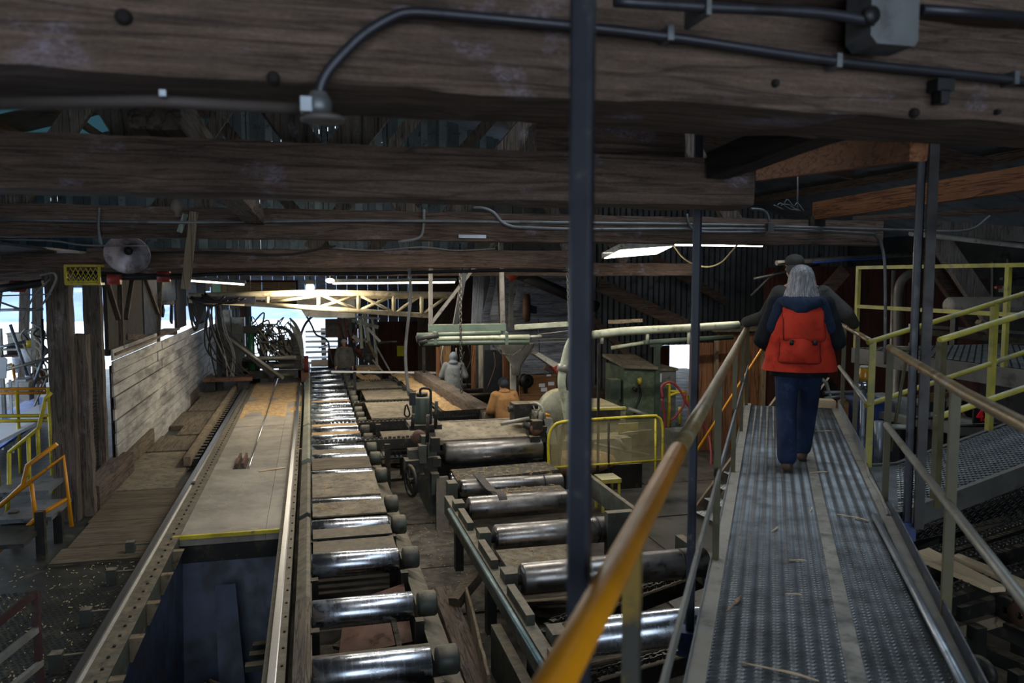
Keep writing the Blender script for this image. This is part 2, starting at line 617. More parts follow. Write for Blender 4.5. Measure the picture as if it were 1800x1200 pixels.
# loose sheets between board wall and rail
for i, (y0, y1, x0, x1, z) in enumerate([(13.25, 16.0, -3.1, -2.15, -1.71), (16.05, 17.6, -3.05, -2.2, -1.69), (17.5, 18.6, -2.75, -2.2, -1.665), (18.65, 20.6, -3.05, -2.22, -1.68),
                                         (20.5, 23.4, -2.95, -2.25, -1.65), (23.5, 27.5, -3.1, -2.1, -1.66)]):
    add('loose_sheet', MB().box(x0, x1, y0, y1, -1.78, z), PLANKY if i else DUSTPL, fl)
m = MB().box(-9, -2.0, 14.2, 31.8, -1.98, -1.78)
add('subfloor', m, DIAM, fl)

# ---- carriage track: deck between the rails
tr = thing('carriage_track', (-1.08, 10.4, -1.75), 'sawdust covered carriage deck between two steel rails', 'track', kind='structure')
for i, (y0, y1) in enumerate([(10.4, 14.45), (14.47, 17.9), (17.92, 22.0), (22.02, 27.5)]):
    add('deck_plate', MB().box(-1.66, -0.62, y0, y1, -1.75, -1.63 - 0.003 * (i % 2)), DECKP, tr)
    add('deck_edge_plank', MB().box(-0.615, -0.43, y0, y1, -1.75, -1.625), DECKP, tr)
m = MB().box(-1.72, -0.45, 10.37, 10.42, -1.66, -1.615)
add('yellow_edge_strip', m, YEL, tr)
add('deck_cross_beam', MB().box(-1.75, -0.45, 10.42, 10.62, -1.98, -1.76), DARK, tr)
m = MB()
for (px, py, w) in ((455, 828, 0.02), (520, 790, 0.015)):
    a = P(px, py, z=-1.62)
    m.bar(a, a + Vector((0.42, 0.13, 0.01)), 0.05, 0.012)
add('wood_splinter', m, FRESH, tr)
# sawdust drifted over the far half of the deck
m = MB()
n1, n2 = 40, 16
vs = []
for i in range(n1 + 1):
    for j in range(n2 + 1):
        y = 18.6 + 8.6 * i / n1
        x = -1.64 + 1.36 * j / n2
        e = min(1, i / 8) * (0.4 + 0.6 * abs(j / n2 * 2 - 1.1) ** 1.5)
        h = 0.05 * e * (0.5 + noise.noise(Vector((x * 2, y * 0.8, 0)))) + (0.10 * max(0, (i - 28) / 12) if j > 11 else 0)
        vs.append((x, y, -1.634 + h))
m.add(vs, [(i * (n2 + 1) + j, i * (n2 + 1) + j + 1, (i + 1) * (n2 + 1) + j + 1, (i + 1) * (n2 + 1) + j) for i in range(n1) for j in range(n2)], True)
add('sawdust_drift', m, SAWDUST, tr, kind='stuff')
# cable running down the middle of the deck into the tail sheave slot
add('drive_cable', MB().tube([(-1.06, 13.9, -1.585), (-1.05, 20, -1.60), (-1.03, 26.5, -1.55)], 0.014, 6), RAIL, tr)
a = P(425, 812, z=-1.60)
sh = MB()
for dx in (-0.055, 0.045):
    sh.prism([(a.x + dx - 0.02, a.y - 0.32, -1.63), (a.x + dx + 0.02, a.y - 0.32, -1.63), (a.x + dx + 0.02, a.y + 0.5, -1.63), (a.x + dx - 0.02, a.y + 0.5, -1.63)], (0, 0, 0.085))
add('sheave_cheek', sh, RUST, tr)
add('sheave_slot', MB().box(a.x - 0.11, a.x + 0.10, a.y - 0.38, a.y + 0.42, -1.64, -1.622), RUBBER, tr)

# left rail on its timber, bolted clip channel beside it
lr = thing('track_rail', (-1.84, 16, -1.75), 'long worn steel rail on a bolted channel beside the raised floor', 'rail')
prof = [(-0.035, 0), (0.035, 0), (0.035, 0.01), (0.01, 0.02), (0.01, 0.055), (0.03, 0.065), (0.03, 0.09), (-0.03, 0.09), (-0.03, 0.065), (-0.01, 0.055), (-0.01, 0.02), (-0.035, 0.01)]
add('rail_head', MB().prism([(-1.86 + a, 3.2, -1.62 + b) for a, b in prof], (0, 24, 0)), RAIL, lr)
add('rail_beam', MB().box(-1.95, -1.64, 3.2, 27.2, -1.98, -1.62), GREENM, lr)
m = MB()
for k in range(110):
    y = 4.0 + k * 0.21
    m.cyl((-1.72, y, -1.62), (-1.72, y, -1.606), 0.014, 6)
add('bolt_row', m, DARKN, lr, kind='stuff')
for k in range(8):
    y = 5.2 + k * 0.78
    m = MB().prism([(-1.66, y, -1.64), (-1.66, y, -1.95), (-1.52, y, -1.64)], (0, 0.09, 0))
    add('gusset', m, RUSTD, lr)
for k in range(5):
    p = P([100, 152, 197, 230, 337][k], [1170, 1090, 1018, 968, 860][k], z=-1.70)
    m = MB().box(p.x - 0.05, p.x + 0.05, p.y - 0.05, p.y + 0.05, -1.75, -1.58)
    m.bar((p.x, p.y, -1.62), (-1.9, p.y + 0.05, -1.64), 0.03, 0.02)
    add('rail_clamp', m, GREENM, lr)
# second rail, with its deep green beam
rr = thing('track_rail', (-0.33, 16, -1.9), 'steel rail on a deep green girder beside the roller conveyor', 'rail')
add('rail_head', MB().prism([(-0.36 + a * 0.9, 3.2, -1.62 + b) for a, b in prof], (0, 24.4, 0)), RAIL, rr)
add('rail_beam', MB().box(-0.44, -0.26, 3.2, 27.4, -1.92, -1.62), GREENM, rr)
m = MB()
for k in range(70):
    y = 4.0 + k * 0.33
    m.cyl((-0.29, y, -1.62), (-0.29, y, -1.606), 0.013, 6)
add('bolt_row', m, DARKN, rr, kind='stuff')
# toothed rack and timber running beside the left rail further on
rk = thing('side_rack', (-2.1, 20, -1.7), 'rusty long timber with dark bolts alongside the carriage rail', 'timber')
add('beam', MB().rough((-2.14, 14.6, -1.60), (-2.14, 27.5, -1.60), 0.12, 0.16, 0.3, 0.01), RUSTD, rk)
m = MB()
for k in range(44):
    y = 14.8 + k * 0.28
    m.box(-2.06, -1.97, y, y + 0.1, -1.75, -1.60)
add('tie_row', m, DARK, rk, kind='stuff')

# ---- pit under the near end of the track
pit = thing('pit_wall', (-1.0, 7, -5), 'dark blue steel lined pit under the near end of the rails', 'pit', kind='structure')
m = MB().add([(-1.62, 10.45, -1.9), (-0.46, 10.45, -1.9), (-0.46, 9.6, -4.6), (-1.62, 9.6, -4.6)], [(0, 1, 2, 3)])
add('end_sheet', m, PITB, pit)
m = MB().sheet([(-1.62, 3, -1.86), (-1.62, 10.4, -1.86), (-1.55, 10.0, -4.6), (-1.55, 3, -4.6)], 0.02)
add('side_sheet', m, PITB, pit)
m = MB().sheet([(-0.46, 3, -1.92), (-0.46, 10.4, -1.92), (-0.55, 10.0, -4.6), (-0.55, 3, -4.6)], 0.02)
add('side_sheet', m, PITB, pit)
add('pit_floor', MB().box(-2.5, 0.4, 2, 11, -4.75, -4.6), DARKN, pit)
m = MB().sheet([(-1.18, 9.9, -2.1), (-0.95, 9.9, -2.1), (-0.7, 8.9, -4.2), (-1.05, 8.9, -4.2)], 0.03)
add('chute_plate', m, PITB, pit)
for k in range(26):
    p = Vector((rnd.uniform(-1.4, -0.7), rnd.uniform(7.6, 9.0), rnd.uniform(-3.9, -2.75)))
    d = Vector((rnd.uniform(-1, 1), rnd.uniform(-1, 1), rnd.uniform(-0.7, 0.9))).normalized() * rnd.uniform(0.25, 0.6)
    add('offcut', MB().bar(p, p + d, rnd.uniform(0.06, 0.2), 0.025), PLANK if k % 3 else BEAM, pit)
for k in range(3):
    add('bracket', MB().box(-0.72, -0.5, 8.2 + 0.5 * k, 8.3 + 0.5 * k, -2.4 - 0.12 * k, -2.34 - 0.12 * k), GREENM, pit)

# ---- overhead timbers
def beam(a, b, w, h, mat, label, seg=0.12, amp=0.01, seed=0, name='timber_beam'):
    return add(name, MB().rough(a, b, w, h, seg, amp, seed=seed), mat, None, label, 'beam', None, 'structure')


beam((-5, 2.135, 2.142), (9, 2.135, 2.142), 0.37, 0.194, BEAM, 'nearest heavy timber beam with knots and deep weathered grain', 0.09, 0.012, 1)
beam((-5, 2.20, 2.36), (9, 2.20, 2.36), 0.36, 0.24, BEAM, 'dark timber lying on top of the nearest beam', 0.15, 0.01, 2)
beam((-5, 3.13, 1.988), (1.80, 3.13, 1.988), 0.25, 0.197, BEAM, 'second heavy timber beam with pale scuffs, ending above the walkway', 0.09, 0.010, 3)
beam((-8, 7.9, 2.09), (6.3, 7.9, 2.09), 0.25, 0.285, BEAM, 'third timber beam with grey conduits clipped along it', 0.15, 0.010, 4)
beam((-2.9, 11.95, 1.85), (4.0, 11.95, 1.87), 0.26, 0.27, BEAM, 'fourth dusty timber beam carried by the thick post', 0.15, 0.012, 5)
beam((-8, 11.95, 1.80), (-2.9, 11.95, 1.80), 0.26, 0.22, BEAM, 'timber beam continuing past the post over the bright side bay', 0.2, 0.012, 15)
beam((-4, 15.8, 1.75), (8.0, 15.8, 1.75), 0.25, 0.27, BEAM, 'fifth timber beam above the lattice boom', 0.2, 0.01, 6)
beam((3.9, 11.6, 1.70), (4.25, 11.6, 1.70), 0.3, 0.16, BEAM, 'short timber block at the end of the fourth beam', 0.1, 0.01, 7)
add('hanging_block', MB().rough((4.02, 11.7, 1.62), (4.02, 11.7, 1.28), 0.26, 0.1, 0.1, 0.01, up=(0, 1, 0)), BEAMZ, None,
    'short split wooden block hanging under the fourth beam end', 'wood block')
# joists running along the building
p1 = P(1233, 306, y=3.0)
beam((p1.x + 0.06, 2.98, 2.05), (p1.x + 0.10, 2.30, 2.10), 0.1, 0.11, M_wood('dark_joist', (40, 34, 30), (66, 56, 48), 'Y'), 'dark joist butting against the second beam', 0.2, 0.006, 8)
add('joist', MB().rough((P(1330, 312, y=4.4).x + 0.03, 4.4, P(1330, 300, y=4.4).z), (P(1585, 262, y=2.4).x + 0.03, 2.35, P(1585, 255, y=2.4).z), 0.06, 0.12, 0.3, 0.004), NEWY, None, 'brown sawn joist behind the dark one', 'beam', None, 'structure')
beam((5.42, 7.78, 2.32), (5.62, 2.0, 2.44), 0.09, 0.20, NEWY, 'long reddish brown sawn joist over the ramp', 0.4, 0.004, 9)
add('joist_bracket', MB().box(5.33, 5.52, 7.74, 7.77, 2.14, 2.26), DARKN, None, 'small black steel bracket under the brown joist end', 'bracket')
beam((P(320, 215, y=3.0).x - 0.06, 2.85, 2.15), (P(320, 215, y=3.0).x - 0.06, 9.0, 2.15), 0.16, 0.14, BEAMY, 'square timber end lying across the second beam', 0.2, 0.008, 10)
add('tie_timber', MB().rough((P(960, 245, y=3.1).x, 3.3, 2.16), (P(1230, 245, y=3.1).x, 3.3, 2.16), 0.12, 0.16, 0.15, 0.006), BEAM, None, 'short dark timber packed above the second beam', 'beam', None, 'structure')
# truss webs
for k, (x0, z0, x1, z1, y, w) in enumerate([(-0.62, 2.1, -1.1, 2.9, 3.5, 0.16), (0.02, 2.1, -0.55, 2.9, 3.5, 0.13), (0.12, 2.1, 0.75, 2.9, 3.5, 0.14), (1.02, 2.1, 1.75, 2.85, 3.45, 0.16),
                                            (-2.6, 2.2, -1.2, 4.3, 8.1, 0.2), (-0.9, 2.2, -2.2, 4.3, 8.1, 0.16), (1.0, 2.2, -0.6, 4.6, 8.1, 0.2), (1.4, 2.2, 3.4, 4.6, 8.1, 0.2), (4.6, 2.2, 3.0, 4.6, 8.1, 0.2),
                                            (-2.4, 2.0, -0.4, 5.0, 12.1, 0.2), (0.0, 2.0, 2.4, 5.0, 12.1, 0.2), (4.0, 2.0, 2.6, 5.0, 12.1, 0.2),
                                            (0.5, 1.9, -2.0, 5.0, 15.9, 0.22), (1.0, 1.9, 4.0, 5.2, 15.9, 0.22), (6.5, 1.9, 4.2, 5.2, 15.9, 0.22)]):
    add('truss_web', MB().rough((x0, y, z0), (x1, y, z1), 0.09, w, 0.3, 0.006, up=(1, 0, 0.3), seed=k), BEAMZ, None,
        'slanting truss timber number %d of the roof trusses' % (k + 1) if False else 'slanting truss timber above the ' + ('second' if y < 4 else 'third' if y < 9 else 'fourth' if y < 13 else 'fifth') + ' beam', 'beam', 'roof truss webs', 'structure')
for k, (y, z) in enumerate(((8.1, 4.6), (12.1, 5.0), (15.9, 5.3))):
    beam((-8, y, z - 1.2), (1, y, z + 0.6), 0.12, 0.22, BEAM, 'sloping rafter of the ' + ['third', 'fourth', 'fifth'][k] + ' roof truss', 0.4, 0.01, 20 + k)
    beam((12, y, z - 1.4), (1, y, z + 0.6), 0.12, 0.22, BEAM, 'far sloping rafter of the ' + ['third', 'fourth', 'fifth'][k] + ' roof truss', 0.4, 0.01, 30 + k)

# ---- roof: two slopes of sheets, some of them translucent
t = NT('translucent_roof_sheet')
tr_n = t.node('ShaderNodeBsdfTranslucent')
tr_n.inputs[0].default_value = (0.16, 0.28, 0.30, 1)
df_n = t.node('ShaderNodeBsdfDiffuse')
df_n.inputs[0].default_value = (0.10, 0.15, 0.17, 1)
mx = t.node('ShaderNodeMixShader')
mx.inputs[0].default_value = 0.5
t.link(df_n.outputs[0], mx.inputs[1])
t.link(tr_n.outputs[0], mx.inputs[2])
t.link(mx.outputs[0], t.n['Material Output'].inputs[0])
TRANSL = t.m
roof = thing('ceiling', (1, 13, 5), 'dark sheet roof high above the trusses with bluish translucent panels', 'roof', kind='structure')
SKY = (3.5, 6.5, 4.0, 8.0)


def roof_z(x):
    return 7.4 - abs(x - 1) * 0.30


for side in (0, 1):
    xs = [-10.5, -4.6, 1.0] if side == 0 else [1.0, 3.5, 6.5, 17.0]
    for i in range(len(xs) - 1):
        for j in range(19):
            y0, y1 = -6 + j * 2.0, -6 + (j + 1) * 2.0 + 0.05
            if side == 1 and i == 1 and 4 <= y0 < 8:
                continue
            tl = side == 0 and i == 0 and y0 >= 12 and j % 2 == 0
            add('roof_sheet', MB().prism([(xs[i], y0, roof_z(xs[i])), (xs[i + 1], y0, roof_z(xs[i + 1])), (xs[i + 1], y1, roof_z(xs[i + 1])), (xs[i], y1, roof_z(xs[i]))], (0, 0, 0.03)),
                TRANSL if tl else ROOFM, roof)
for k in range(9):
    for sgn in (-1, 1):
        x = 1 + sgn * (1.2 + 1.3 * k)
        if not (3.3 < x < 6.7):
            add('purlin', MB().box(x - 0.05, x + 0.05, -5.5, 31.5, roof_z(x) - 0.2, roof_z(x) - 0.02), BEAMY, roof)

# ---- upper partition of vertical boards and iron beyond the trusses
up = thing('wall_partition', (2, 24, 2.2), 'bluish upright boards closing the roof space beyond the trusses', 'wall', kind='structure')
x = -9.9
k = 0
while x < 9:
    w = rnd.uniform(0.16, 0.26)
    z1 = roof_z(x + w / 2) - 0.25
    add('board', MB().box(x, x + w - 0.012, 24.0 + rnd.uniform(0, 0.03), 24.05 + rnd.uniform(0, 0.03), 1.9, z1), CORRB if k % 3 else M_paint('pale_blue_board', (104, 124, 138), wear=(62, 74, 84), rough=0.7, scale=4), up)
    x += w
    k += 1

# ---- left board wall
wl = thing('wall_left', (-3.15, 22, -1.78), 'whitewashed horizontal board wall stained grey beside the track', 'wall', kind='structure')
yst = [14.2, 18.1, 22.4, 26.2, 30.0]
for r in range(11):
    for q in range(4):
        z0 = -1.78 + r * 0.2
        y0, y1 = yst[q] + (r % 2) * 0.5 * (q > 0), yst[q + 1] + (r % 2) * 0.5 * (q < 3)
        if z0 > 0.30 - (y0 - 14) * 0.025:
            continue
        j = rnd.uniform(-0.014, 0.014)
        add('board', MB().bar((-3.17 + j, y0, z0 + 0.1 + rnd.uniform(-0.004, 0.004)), (-3.17 + j, y1 - 0.01, z0 + 0.1), 0.03, 0.182), WHITEB, wl)
for (y0, y1, z1) in ((14.2, 17.0, -1.42), (17.05, 22.0, -1.46), (22.05, 27.0, -1.5)):
    add('base_board', MB().box(-3.15, -3.09, y0, y1, -1.78, z1), PLANKY if y0 < 15 or y0 > 20 else WHITEB, wl)
for q in range(4):
    add('gap_blocker', MB().box(-3.225, -3.205, yst[q], yst[q + 1], -1.78, 0.24 - (yst[q + 1] - 14) * 0.025), DARKN, wl)  # dark boards added behind the wall to block daylight in its gaps
add('shelf_ledge', MB().box(-3.5, -3.13, 14.3, 21.0, 0.30, 0.34), PLANKY, wl)
for (px, py) in ((248, 800), (250, 823)):
    p = P(px, py, x=-3.15)
    add('hook', MB().bar(p, p + Vector((0.04, 0, -0.03)), 0.03, 0.08), DARKN, wl)
SHADESLAB = M_wood('shade_slab_wood', (34, 30, 28), (70, 64, 60), 'Z')  # darker wood copy: shade beyond the flood lamp put into the colour
# dark slabs and struts standing on the board wall
for k, (a, b, c, d, mt) in enumerate([(188, 222, 492, 612, SHADESLAB), (222, 250, 492, 600, SHADESLAB), (252, 277, 500, 590, DARKN), (309, 326, 515, 575, SHADESLAB), (346, 362, 520, 575, SHADESLAB)]):
    q0, q1 = P(a, d, x=-3.25), P(b, d, x=-3.25)
    zt = 1.55
    add('slab', MB().box(-3.28, -3.22, q0.y, q1.y, min(q0.z, 0.3), zt), mt, wl)
for (a, b, lo) in ((277, 309, 535), (326, 346, 540)):
    q0, q1 = P(a, lo, x=-3.25), P(b, lo, x=-3.25)
    add('header_slab', MB().box(-3.28, -3.22, q0.y, q1.y, q0.z + 0.03, 1.55), DARKN, wl)
for (a, b) in (((287, 540), (285, 552)), ((302, 535), (301, 567))):
    add('ragged_strip', MB().bar(P(*a, x=-3.23), P(*b, x=-3.23), 0.05, 0.2, up=(0, 1, 0)), DARKN, wl)
for k, (a, b) in enumerate([((210, 492), (214, 612)), ((232, 492), (221, 560)), ((188, 495), (208, 560)), ((255, 490), (277, 550)), ((282, 495), (278, 600))]):
    p, q = P(*a, x=-3.2), P(*b, x=-3.2)
    add('strut', MB().bar(p, q, 0.07, 0.08, up=(1, 0, 0)), BEAMZ, wl)
for (a, b, c) in ((280, 305, 532), (222, 254, 592), (280, 310, 585)):
    p, q = P(a, c, x=-3.22), P(b, c, x=-3.22)
    add('rail', MB().bar(p, q, 0.05, 0.1), BEAMY, wl)

# ---- thick posts at the corner of the side bay
add('timber_post', MB().rough((-3.29, 11.95, -1.75), (-3.29, 11.95, 1.70), 0.30, 0.24, 0.12, 0.012, up=(0, 1, 0)), BEAMZ, None,
    'thick weathered timber post under the fourth beam', 'post', None, 'structure')
add('timber_post', MB().rough((-3.09, 12.15, -1.75), (-3.09, 12.15, 0.80), 0.17, 0.2, 0.1, 0.02, up=(0, 1, 0), seed=4), BEAMZ, None,
    'shorter split timber post leaning against the thick post', 'post', None, 'structure')
p = P(170, 700, y=14.0)
add('timber_post', MB().rough((p.x, 14.0, -1.75), (p.x, 14.0, 1.7), 0.26, 0.2, 0.15, 0.012, up=(0, 1, 0), seed=5), BEAMZ, None,
    'bluish lit timber post at the near end of the board wall', 'post', None, 'structure')
add('sill_timber', MB().rough((-3.12, 12.3, -1.56), (-3.12, 14.6, -1.56), 0.28, 0.36, 0.2, 0.012, seed=6), BEAMY, None, 'low sill timber between the corner posts', 'sill', None, 'structure')

# ---- far end wall with the daylight doorway
fw = thing('wall_back', (3, 32, -2.5), 'far end wall around the bright doorway', 'wall', kind='structure')
LINT = 0.47
x = -9.0
while x < 7.5:
    w = 0.4
    lo = LINT if -2.46 < x < 0.85 else 1.2 if x < -3.45 else -2.5
    add('board', MB().box(x, x + w - 0.01, 32.0, 32.06, lo, roof_z(x) - 0.1), WHITEX if (-2.6 < x < 2 and lo > 0) else CORR, fw)
    x += w
add('door_jamb', MB().box(-2.62, -2.44, 31.85, 32.0, -2.4, LINT), PLYD, fw)
add('lintel', MB().box(-2.7, 1.0, 31.8, 32.0, LINT, LINT + 0.2), BEAM, fw)

# ---- rear bay behind the viewer: end wall with its wide open bay, side walls
rw = MB().box(-10, -4.3, -6.1, -6, -2.5, 6.0).box(5.3, 16.5, -6.1, -6, -2.5, 6.0).box(-4.3, 5.3, -6.1, -6, 4.6, 7.3).box(-4.3, 5.3, -6.1, -6, -2.5, -0.6)
struct('wall_rear', rw, CORR, 'end wall with its open bay behind the viewer', 'wall')
struct('wall_right', MB().box(16.5, 16.6, -6, 32, -2.6, 3.2), CORR, 'dark iron side wall far beyond the ramp', 'wall')
struct('wall_side', MB().box(-10.1, -10, -6, 9.0, -2.5, 4.2), CORR, 'dark iron wall of the near side bay', 'wall')
wu = thing('wall_upper', (-10, 20, 1.3), 'bluish upper wall sheets above the lean-to roof', 'wall', kind='structure')
for j in range(20):
    add('sheet', MB().box(-10.1, -10.05 + 0.02 * (j % 2), 9 + j * 1.15, 10.14 + j * 1.15, 1.25, 4.3), CORRB if j % 3 else CORR, wu)

# ---- cross wall behind the edger, with its bright doorway
add('wall_gap_blocker', MB().box(4.5, 9.5, 22.08, 22.12, -2.5, 5), CORR, None, 'dark sheet added behind the whitewashed siding to stop daylight', 'wall', None, 'structure')  # sheet added to keep daylight out of the gaps between siding boards
cw = thing('wall_cross', (10, 22, -2.5), 'dark cross wall of boards and corrugated iron with a bright doorway', 'wall', kind='structure')
d0, d1 = P(1174, 660, y=22).x, P(1211, 660, y=22).x
dt = P(1190, 606, y=22).z
# whitewashed siding boards, sloping top
for r in range(15):
    z0 = -1.2 + r * 0.21
    xa, xb = P(862, 500, y=22).x, P(1040, 500, y=22).x
    add('siding_board', MB().box(xa, xb, 22.0, 22.03 + 0.01 * (r % 2), z0, z0 + 0.2), WHITEX, cw)
x = xb
k = 0
while x < 16.4:
    w = 0.36
    lo = dt if (x + w > d0 and x < d1) else -2.5
    add('iron_sheet', MB().prism([(x, 22.0, lo), (x + w * 0.3, 21.96, lo), (x + w * 0.5, 22.02, lo), (x + w * 0.8, 21.97, lo), (x + w, 22.0, lo), (x + w, 22.05, lo), (x, 22.05, lo)], (0, 0, 4.6 - lo)), CORR, cw)
    x += w
    k += 1
add('door_leaf', MB().box(d0 - 0.36, d0, 21.9, 21.95, -2.42, dt), PLYD, cw)
# plywood wall of the cabin by the walkway
pw = thing('wall_plywood', (11, 16.6, -2.5), 'reddish brown plywood sheet wall beyond the end of the walkway', 'wall', kind='structure')
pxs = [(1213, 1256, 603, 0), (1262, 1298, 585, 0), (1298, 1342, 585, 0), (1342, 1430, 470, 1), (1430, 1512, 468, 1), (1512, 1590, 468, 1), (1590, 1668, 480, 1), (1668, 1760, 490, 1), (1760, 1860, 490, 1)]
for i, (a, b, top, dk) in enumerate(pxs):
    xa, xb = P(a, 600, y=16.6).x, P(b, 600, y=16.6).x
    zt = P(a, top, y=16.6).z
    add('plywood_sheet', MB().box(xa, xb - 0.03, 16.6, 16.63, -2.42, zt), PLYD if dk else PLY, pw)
for (a, b) in ((1257, 1262), (1340, 1346)):
    xa, xb = P(a, 600, y=16.55).x, P(b, 600, y=16.55).x
    add('corner_stud', MB().box(xa, xb, 16.5, 16.6, -2.42, P(a, 590, y=16.55).z), M_wood('stud', (120, 100, 76), (156, 134, 104), 'Z'), pw)
add('top_plate', MB().box(P(1255, 590, y=16.5).x, P(1440, 590, y=16.5).x, 16.42, 16.6, P(1300, 582, y=16.5).z, P(1300, 572, y=16.5).z), PLANK, pw)
# dark panel closing behind the head saw
add('wall_panel', MB().box(P(664, 600, y=30).x, P(748, 600, y=30).x, 30, 30.05, -2.42, P(700, 565, y=30).z), PLYD, None, 'dark red brown panel behind the head saw with a yellow notice', 'panel', None, 'structure')
add('wall_panel', MB().box(P(735, 600, y=26.5).x, P(880, 600, y=26.5).x, 26.5, 26.55, -2.42, 1.9), M_wood('dark_backdrop_board', (46, 34, 28), (74, 58, 46), 'Z'), None, 'dark upright board wall behind the worker in grey', 'panel', None, 'structure')
# diagonal timbers in front of the cross wall
for k, (a, b, y, w) in enumerate([((1052, 500), (1205, 572), 19, 0.34), ((1150, 455), (1275, 530), 20.5, 0.24), ((1040, 560), (1180, 700), 20.5, 0.16), ((960, 640), (1070, 700), 20, 0.3), ((1670, 505), (1740, 610), 12.5, 0.0)]):
    if w:
        add('slanting_timber', MB().rough(P(*a, y=y), P(*b, y=y), 0.12, w, 0.3, 0.01, seed=k), BEAM, None,
            ['wide slanting timber below the shop light', 'scuffed slanting brace on the corrugated iron', 'thin slanting brace beside the green cabinet', 'grey chute timber beside the bent pipe'][k], 'timber', None, 'structure')

# ---- low lean-to roof over the side bay
lean = thing('ceiling_lean_to', (-6.5, 18, 1.7), 'dark low lean-to roof over the bright side bay', 'roof', kind='structure')
for j in range(7):
    add('roof_sheet', MB().prism([(-10.2, 5.5 + j * 3.8, 1.25), (-3.3, 5.5 + j * 3.8, 1.95), (-3.3, 9.28 + j * 3.8, 1.95), (-10.2, 9.28 + j * 3.8, 1.25)], (0, 0, 0.03)), ROOFM, lean)
for j in range(12):
    add('rafter', MB().bar((-10.0, 6 + j * 2.1, 1.18), (-3.4, 6 + j * 2.1, 1.86), 0.08, 0.16), BEAM, lean)

# ---- outside: yard and hill seen through the doorways
struct('ground_yard', MB().box(-60, 60, 32.3, 160, -3.2, -3.0), SNOW, 'bright snowy yard outside the far doorway', 'ground')
m = MB()
vs = []
for i in range(25):
    for j in range(9):
        vs.append((-60 + i * 5, 90 + j * 6, -3 + (j * 1.1 + 2.2 * noise.noise(Vector((i * 0.25, j * 0.3, 1)))) * (j > 0)))
m.add(vs, [(i * 9 + j, (i + 1) * 9 + j, (i + 1) * 9 + j + 1, i * 9 + j + 1) for i in range(24) for j in range(8)], True)
struct('hill', m, M_paint('far_hillside', (120, 140, 178), wear=(160, 176, 205), rough=0.9, scale=0.2, bump=0), 'pale hillside beyond the far doorway', 'hill')
struct('ground_side', MB().box(-60, -9, 2, 32.3, -3.2, -2.4), SNOW, 'bright yard beyond the side bay', 'ground')

# ================================================================== ROLLER CONVEYOR BESIDE THE TRACK
rc = thing('roller_conveyor', (0.45, 16, -2.42), 'long roller conveyor of shiny steel rolls beside the carriage track', 'conveyor')
ROLL_Y = [6.48, 7.69, 9.04, 10.31, 11.3, 13.0, 14.25, 15.1, 16.0, 16.92, 17.86, 18.6, 19.39, 20.26, 21.21, 22.15, 23.17, 24.28, 25.6, 26.9, 28.2]
first = hous = None
for k, y in enumerate(ROLL_Y):
    zc = -1.66
    if first is None:
        mb = MB().lathe([(0.0, -0.50), (0.125, -0.50), (0.14, -0.485), (0.14, 0.465), (0.128, 0.475), (0.0, 0.475)], (0.45, y, zc), (1, 0, 0), 28)
        first = add('roller', mb, ROLL, rc)
        hb = MB().lathe([(0, 0), (0.10, 0), (0.125, 0.02), (0.125, 0.17), (0.11, 0.19), (0, 0.19)], (0.97, y, zc + 0.01), (1, 0, 0), 16)
        hous = add('bearing_cover', hb, GREENM, rc)
        shd = hous
    else:
        again(first, 'roller', rc, (WL[first].x, y, WL[first].z))
        again(hous, 'bearing_cover', rc, (WL[hous].x, y, WL[hous].z))
# side frames
add('side_frame', MB().prism([(1.0, 4.5, -1.80), (1.22, 4.5, -1.92), (1.22, 4.5, -2.3), (1.0, 4.5, -2.3)], (0, 24, 0)), GREENM, rc)
add('side_frame', MB().box(-0.12, -0.05, 4.5, 28.5, -2.1, -1.72), GREENM, rc)
for (y0, y1, z1, mt) in ((5.0, 7.75, -1.50, PLANKY), (7.8, 10.6, -1.56, GREENM), (10.65, 13.6, -1.52, GREENM), (13.65, 16.8, -1.46, M_paint('pale_fence_plate', (128, 138, 124), wear=(150, 140, 112), rough=0.5, dust=DUST)), (16.82, 28.4, -1.44, MATS['pale_fence_plate'] if 'pale_fence_plate' in MATS else GREENM)):
    add('guide_fence', MB().prism([(-0.2, y0, -1.75), (-0.06, y0, -1.75), (-0.06, y0, z1), (-0.10, y0, z1 + 0.02), (-0.2, y0, z1 - 0.03)], (0, y1 - y0, 0)), mt, rc)
for (y0, y1, z, mt, dz) in ((9.25, 9.72, -1.60, DARK, 0), (9.76, 10.1, -1.58, DARK, 0.01), (10.52, 11.12, -1.53, DUSTPL, 0.01), (11.5, 12.8, -1.54, DUSTPL, 0.02), (13.2, 14.05, -1.55, PLANK, 0.0),
                            (14.45, 14.9, -1.58, DUSTPL, 0), (16.2, 16.7, -1.6, SAWDUST, 0), (17.1, 17.6, -1.6, SAWDUST, 0), (20.5, 21.0, -1.6, SAWDUST, 0), (28.4, 29.6, -1.5, SAWDUST, 0.1)):
    add('cover_plate', MB().add([(-0.03, y0, z - 0.02), (0.93, y0, z - 0.02), (0.93, y1, z - 0.02), (-0.03, y1, z - 0.02), (-0.03, y0, z), (0.93, y0, z), (0.93, y1, z + dz), (-0.03, y1, z + dz)],
                               [(0, 3, 2, 1), (4, 5, 6, 7), (0, 1, 5, 4), (1, 2, 6, 5), (2, 3, 7, 6), (3, 0, 4, 7)]), mt, rc)
add('cross_beam', MB().box(-0.05, 1.0, 6.95, 7.1, -2.0, -1.78), DARK, rc)
add('cross_beam', MB().box(-0.05, 1.0, 5.7, 5.9, -2.1, -1.8), DARK, rc)
for y in (6.2, 7.4, 8.7, 10.0):
    for x in (-0.03, 0.95):
        add('frame_upright', MB().box(x - 0.03, x + 0.05, y, y + 0.1, -2.42, -1.7), DARK, rc)
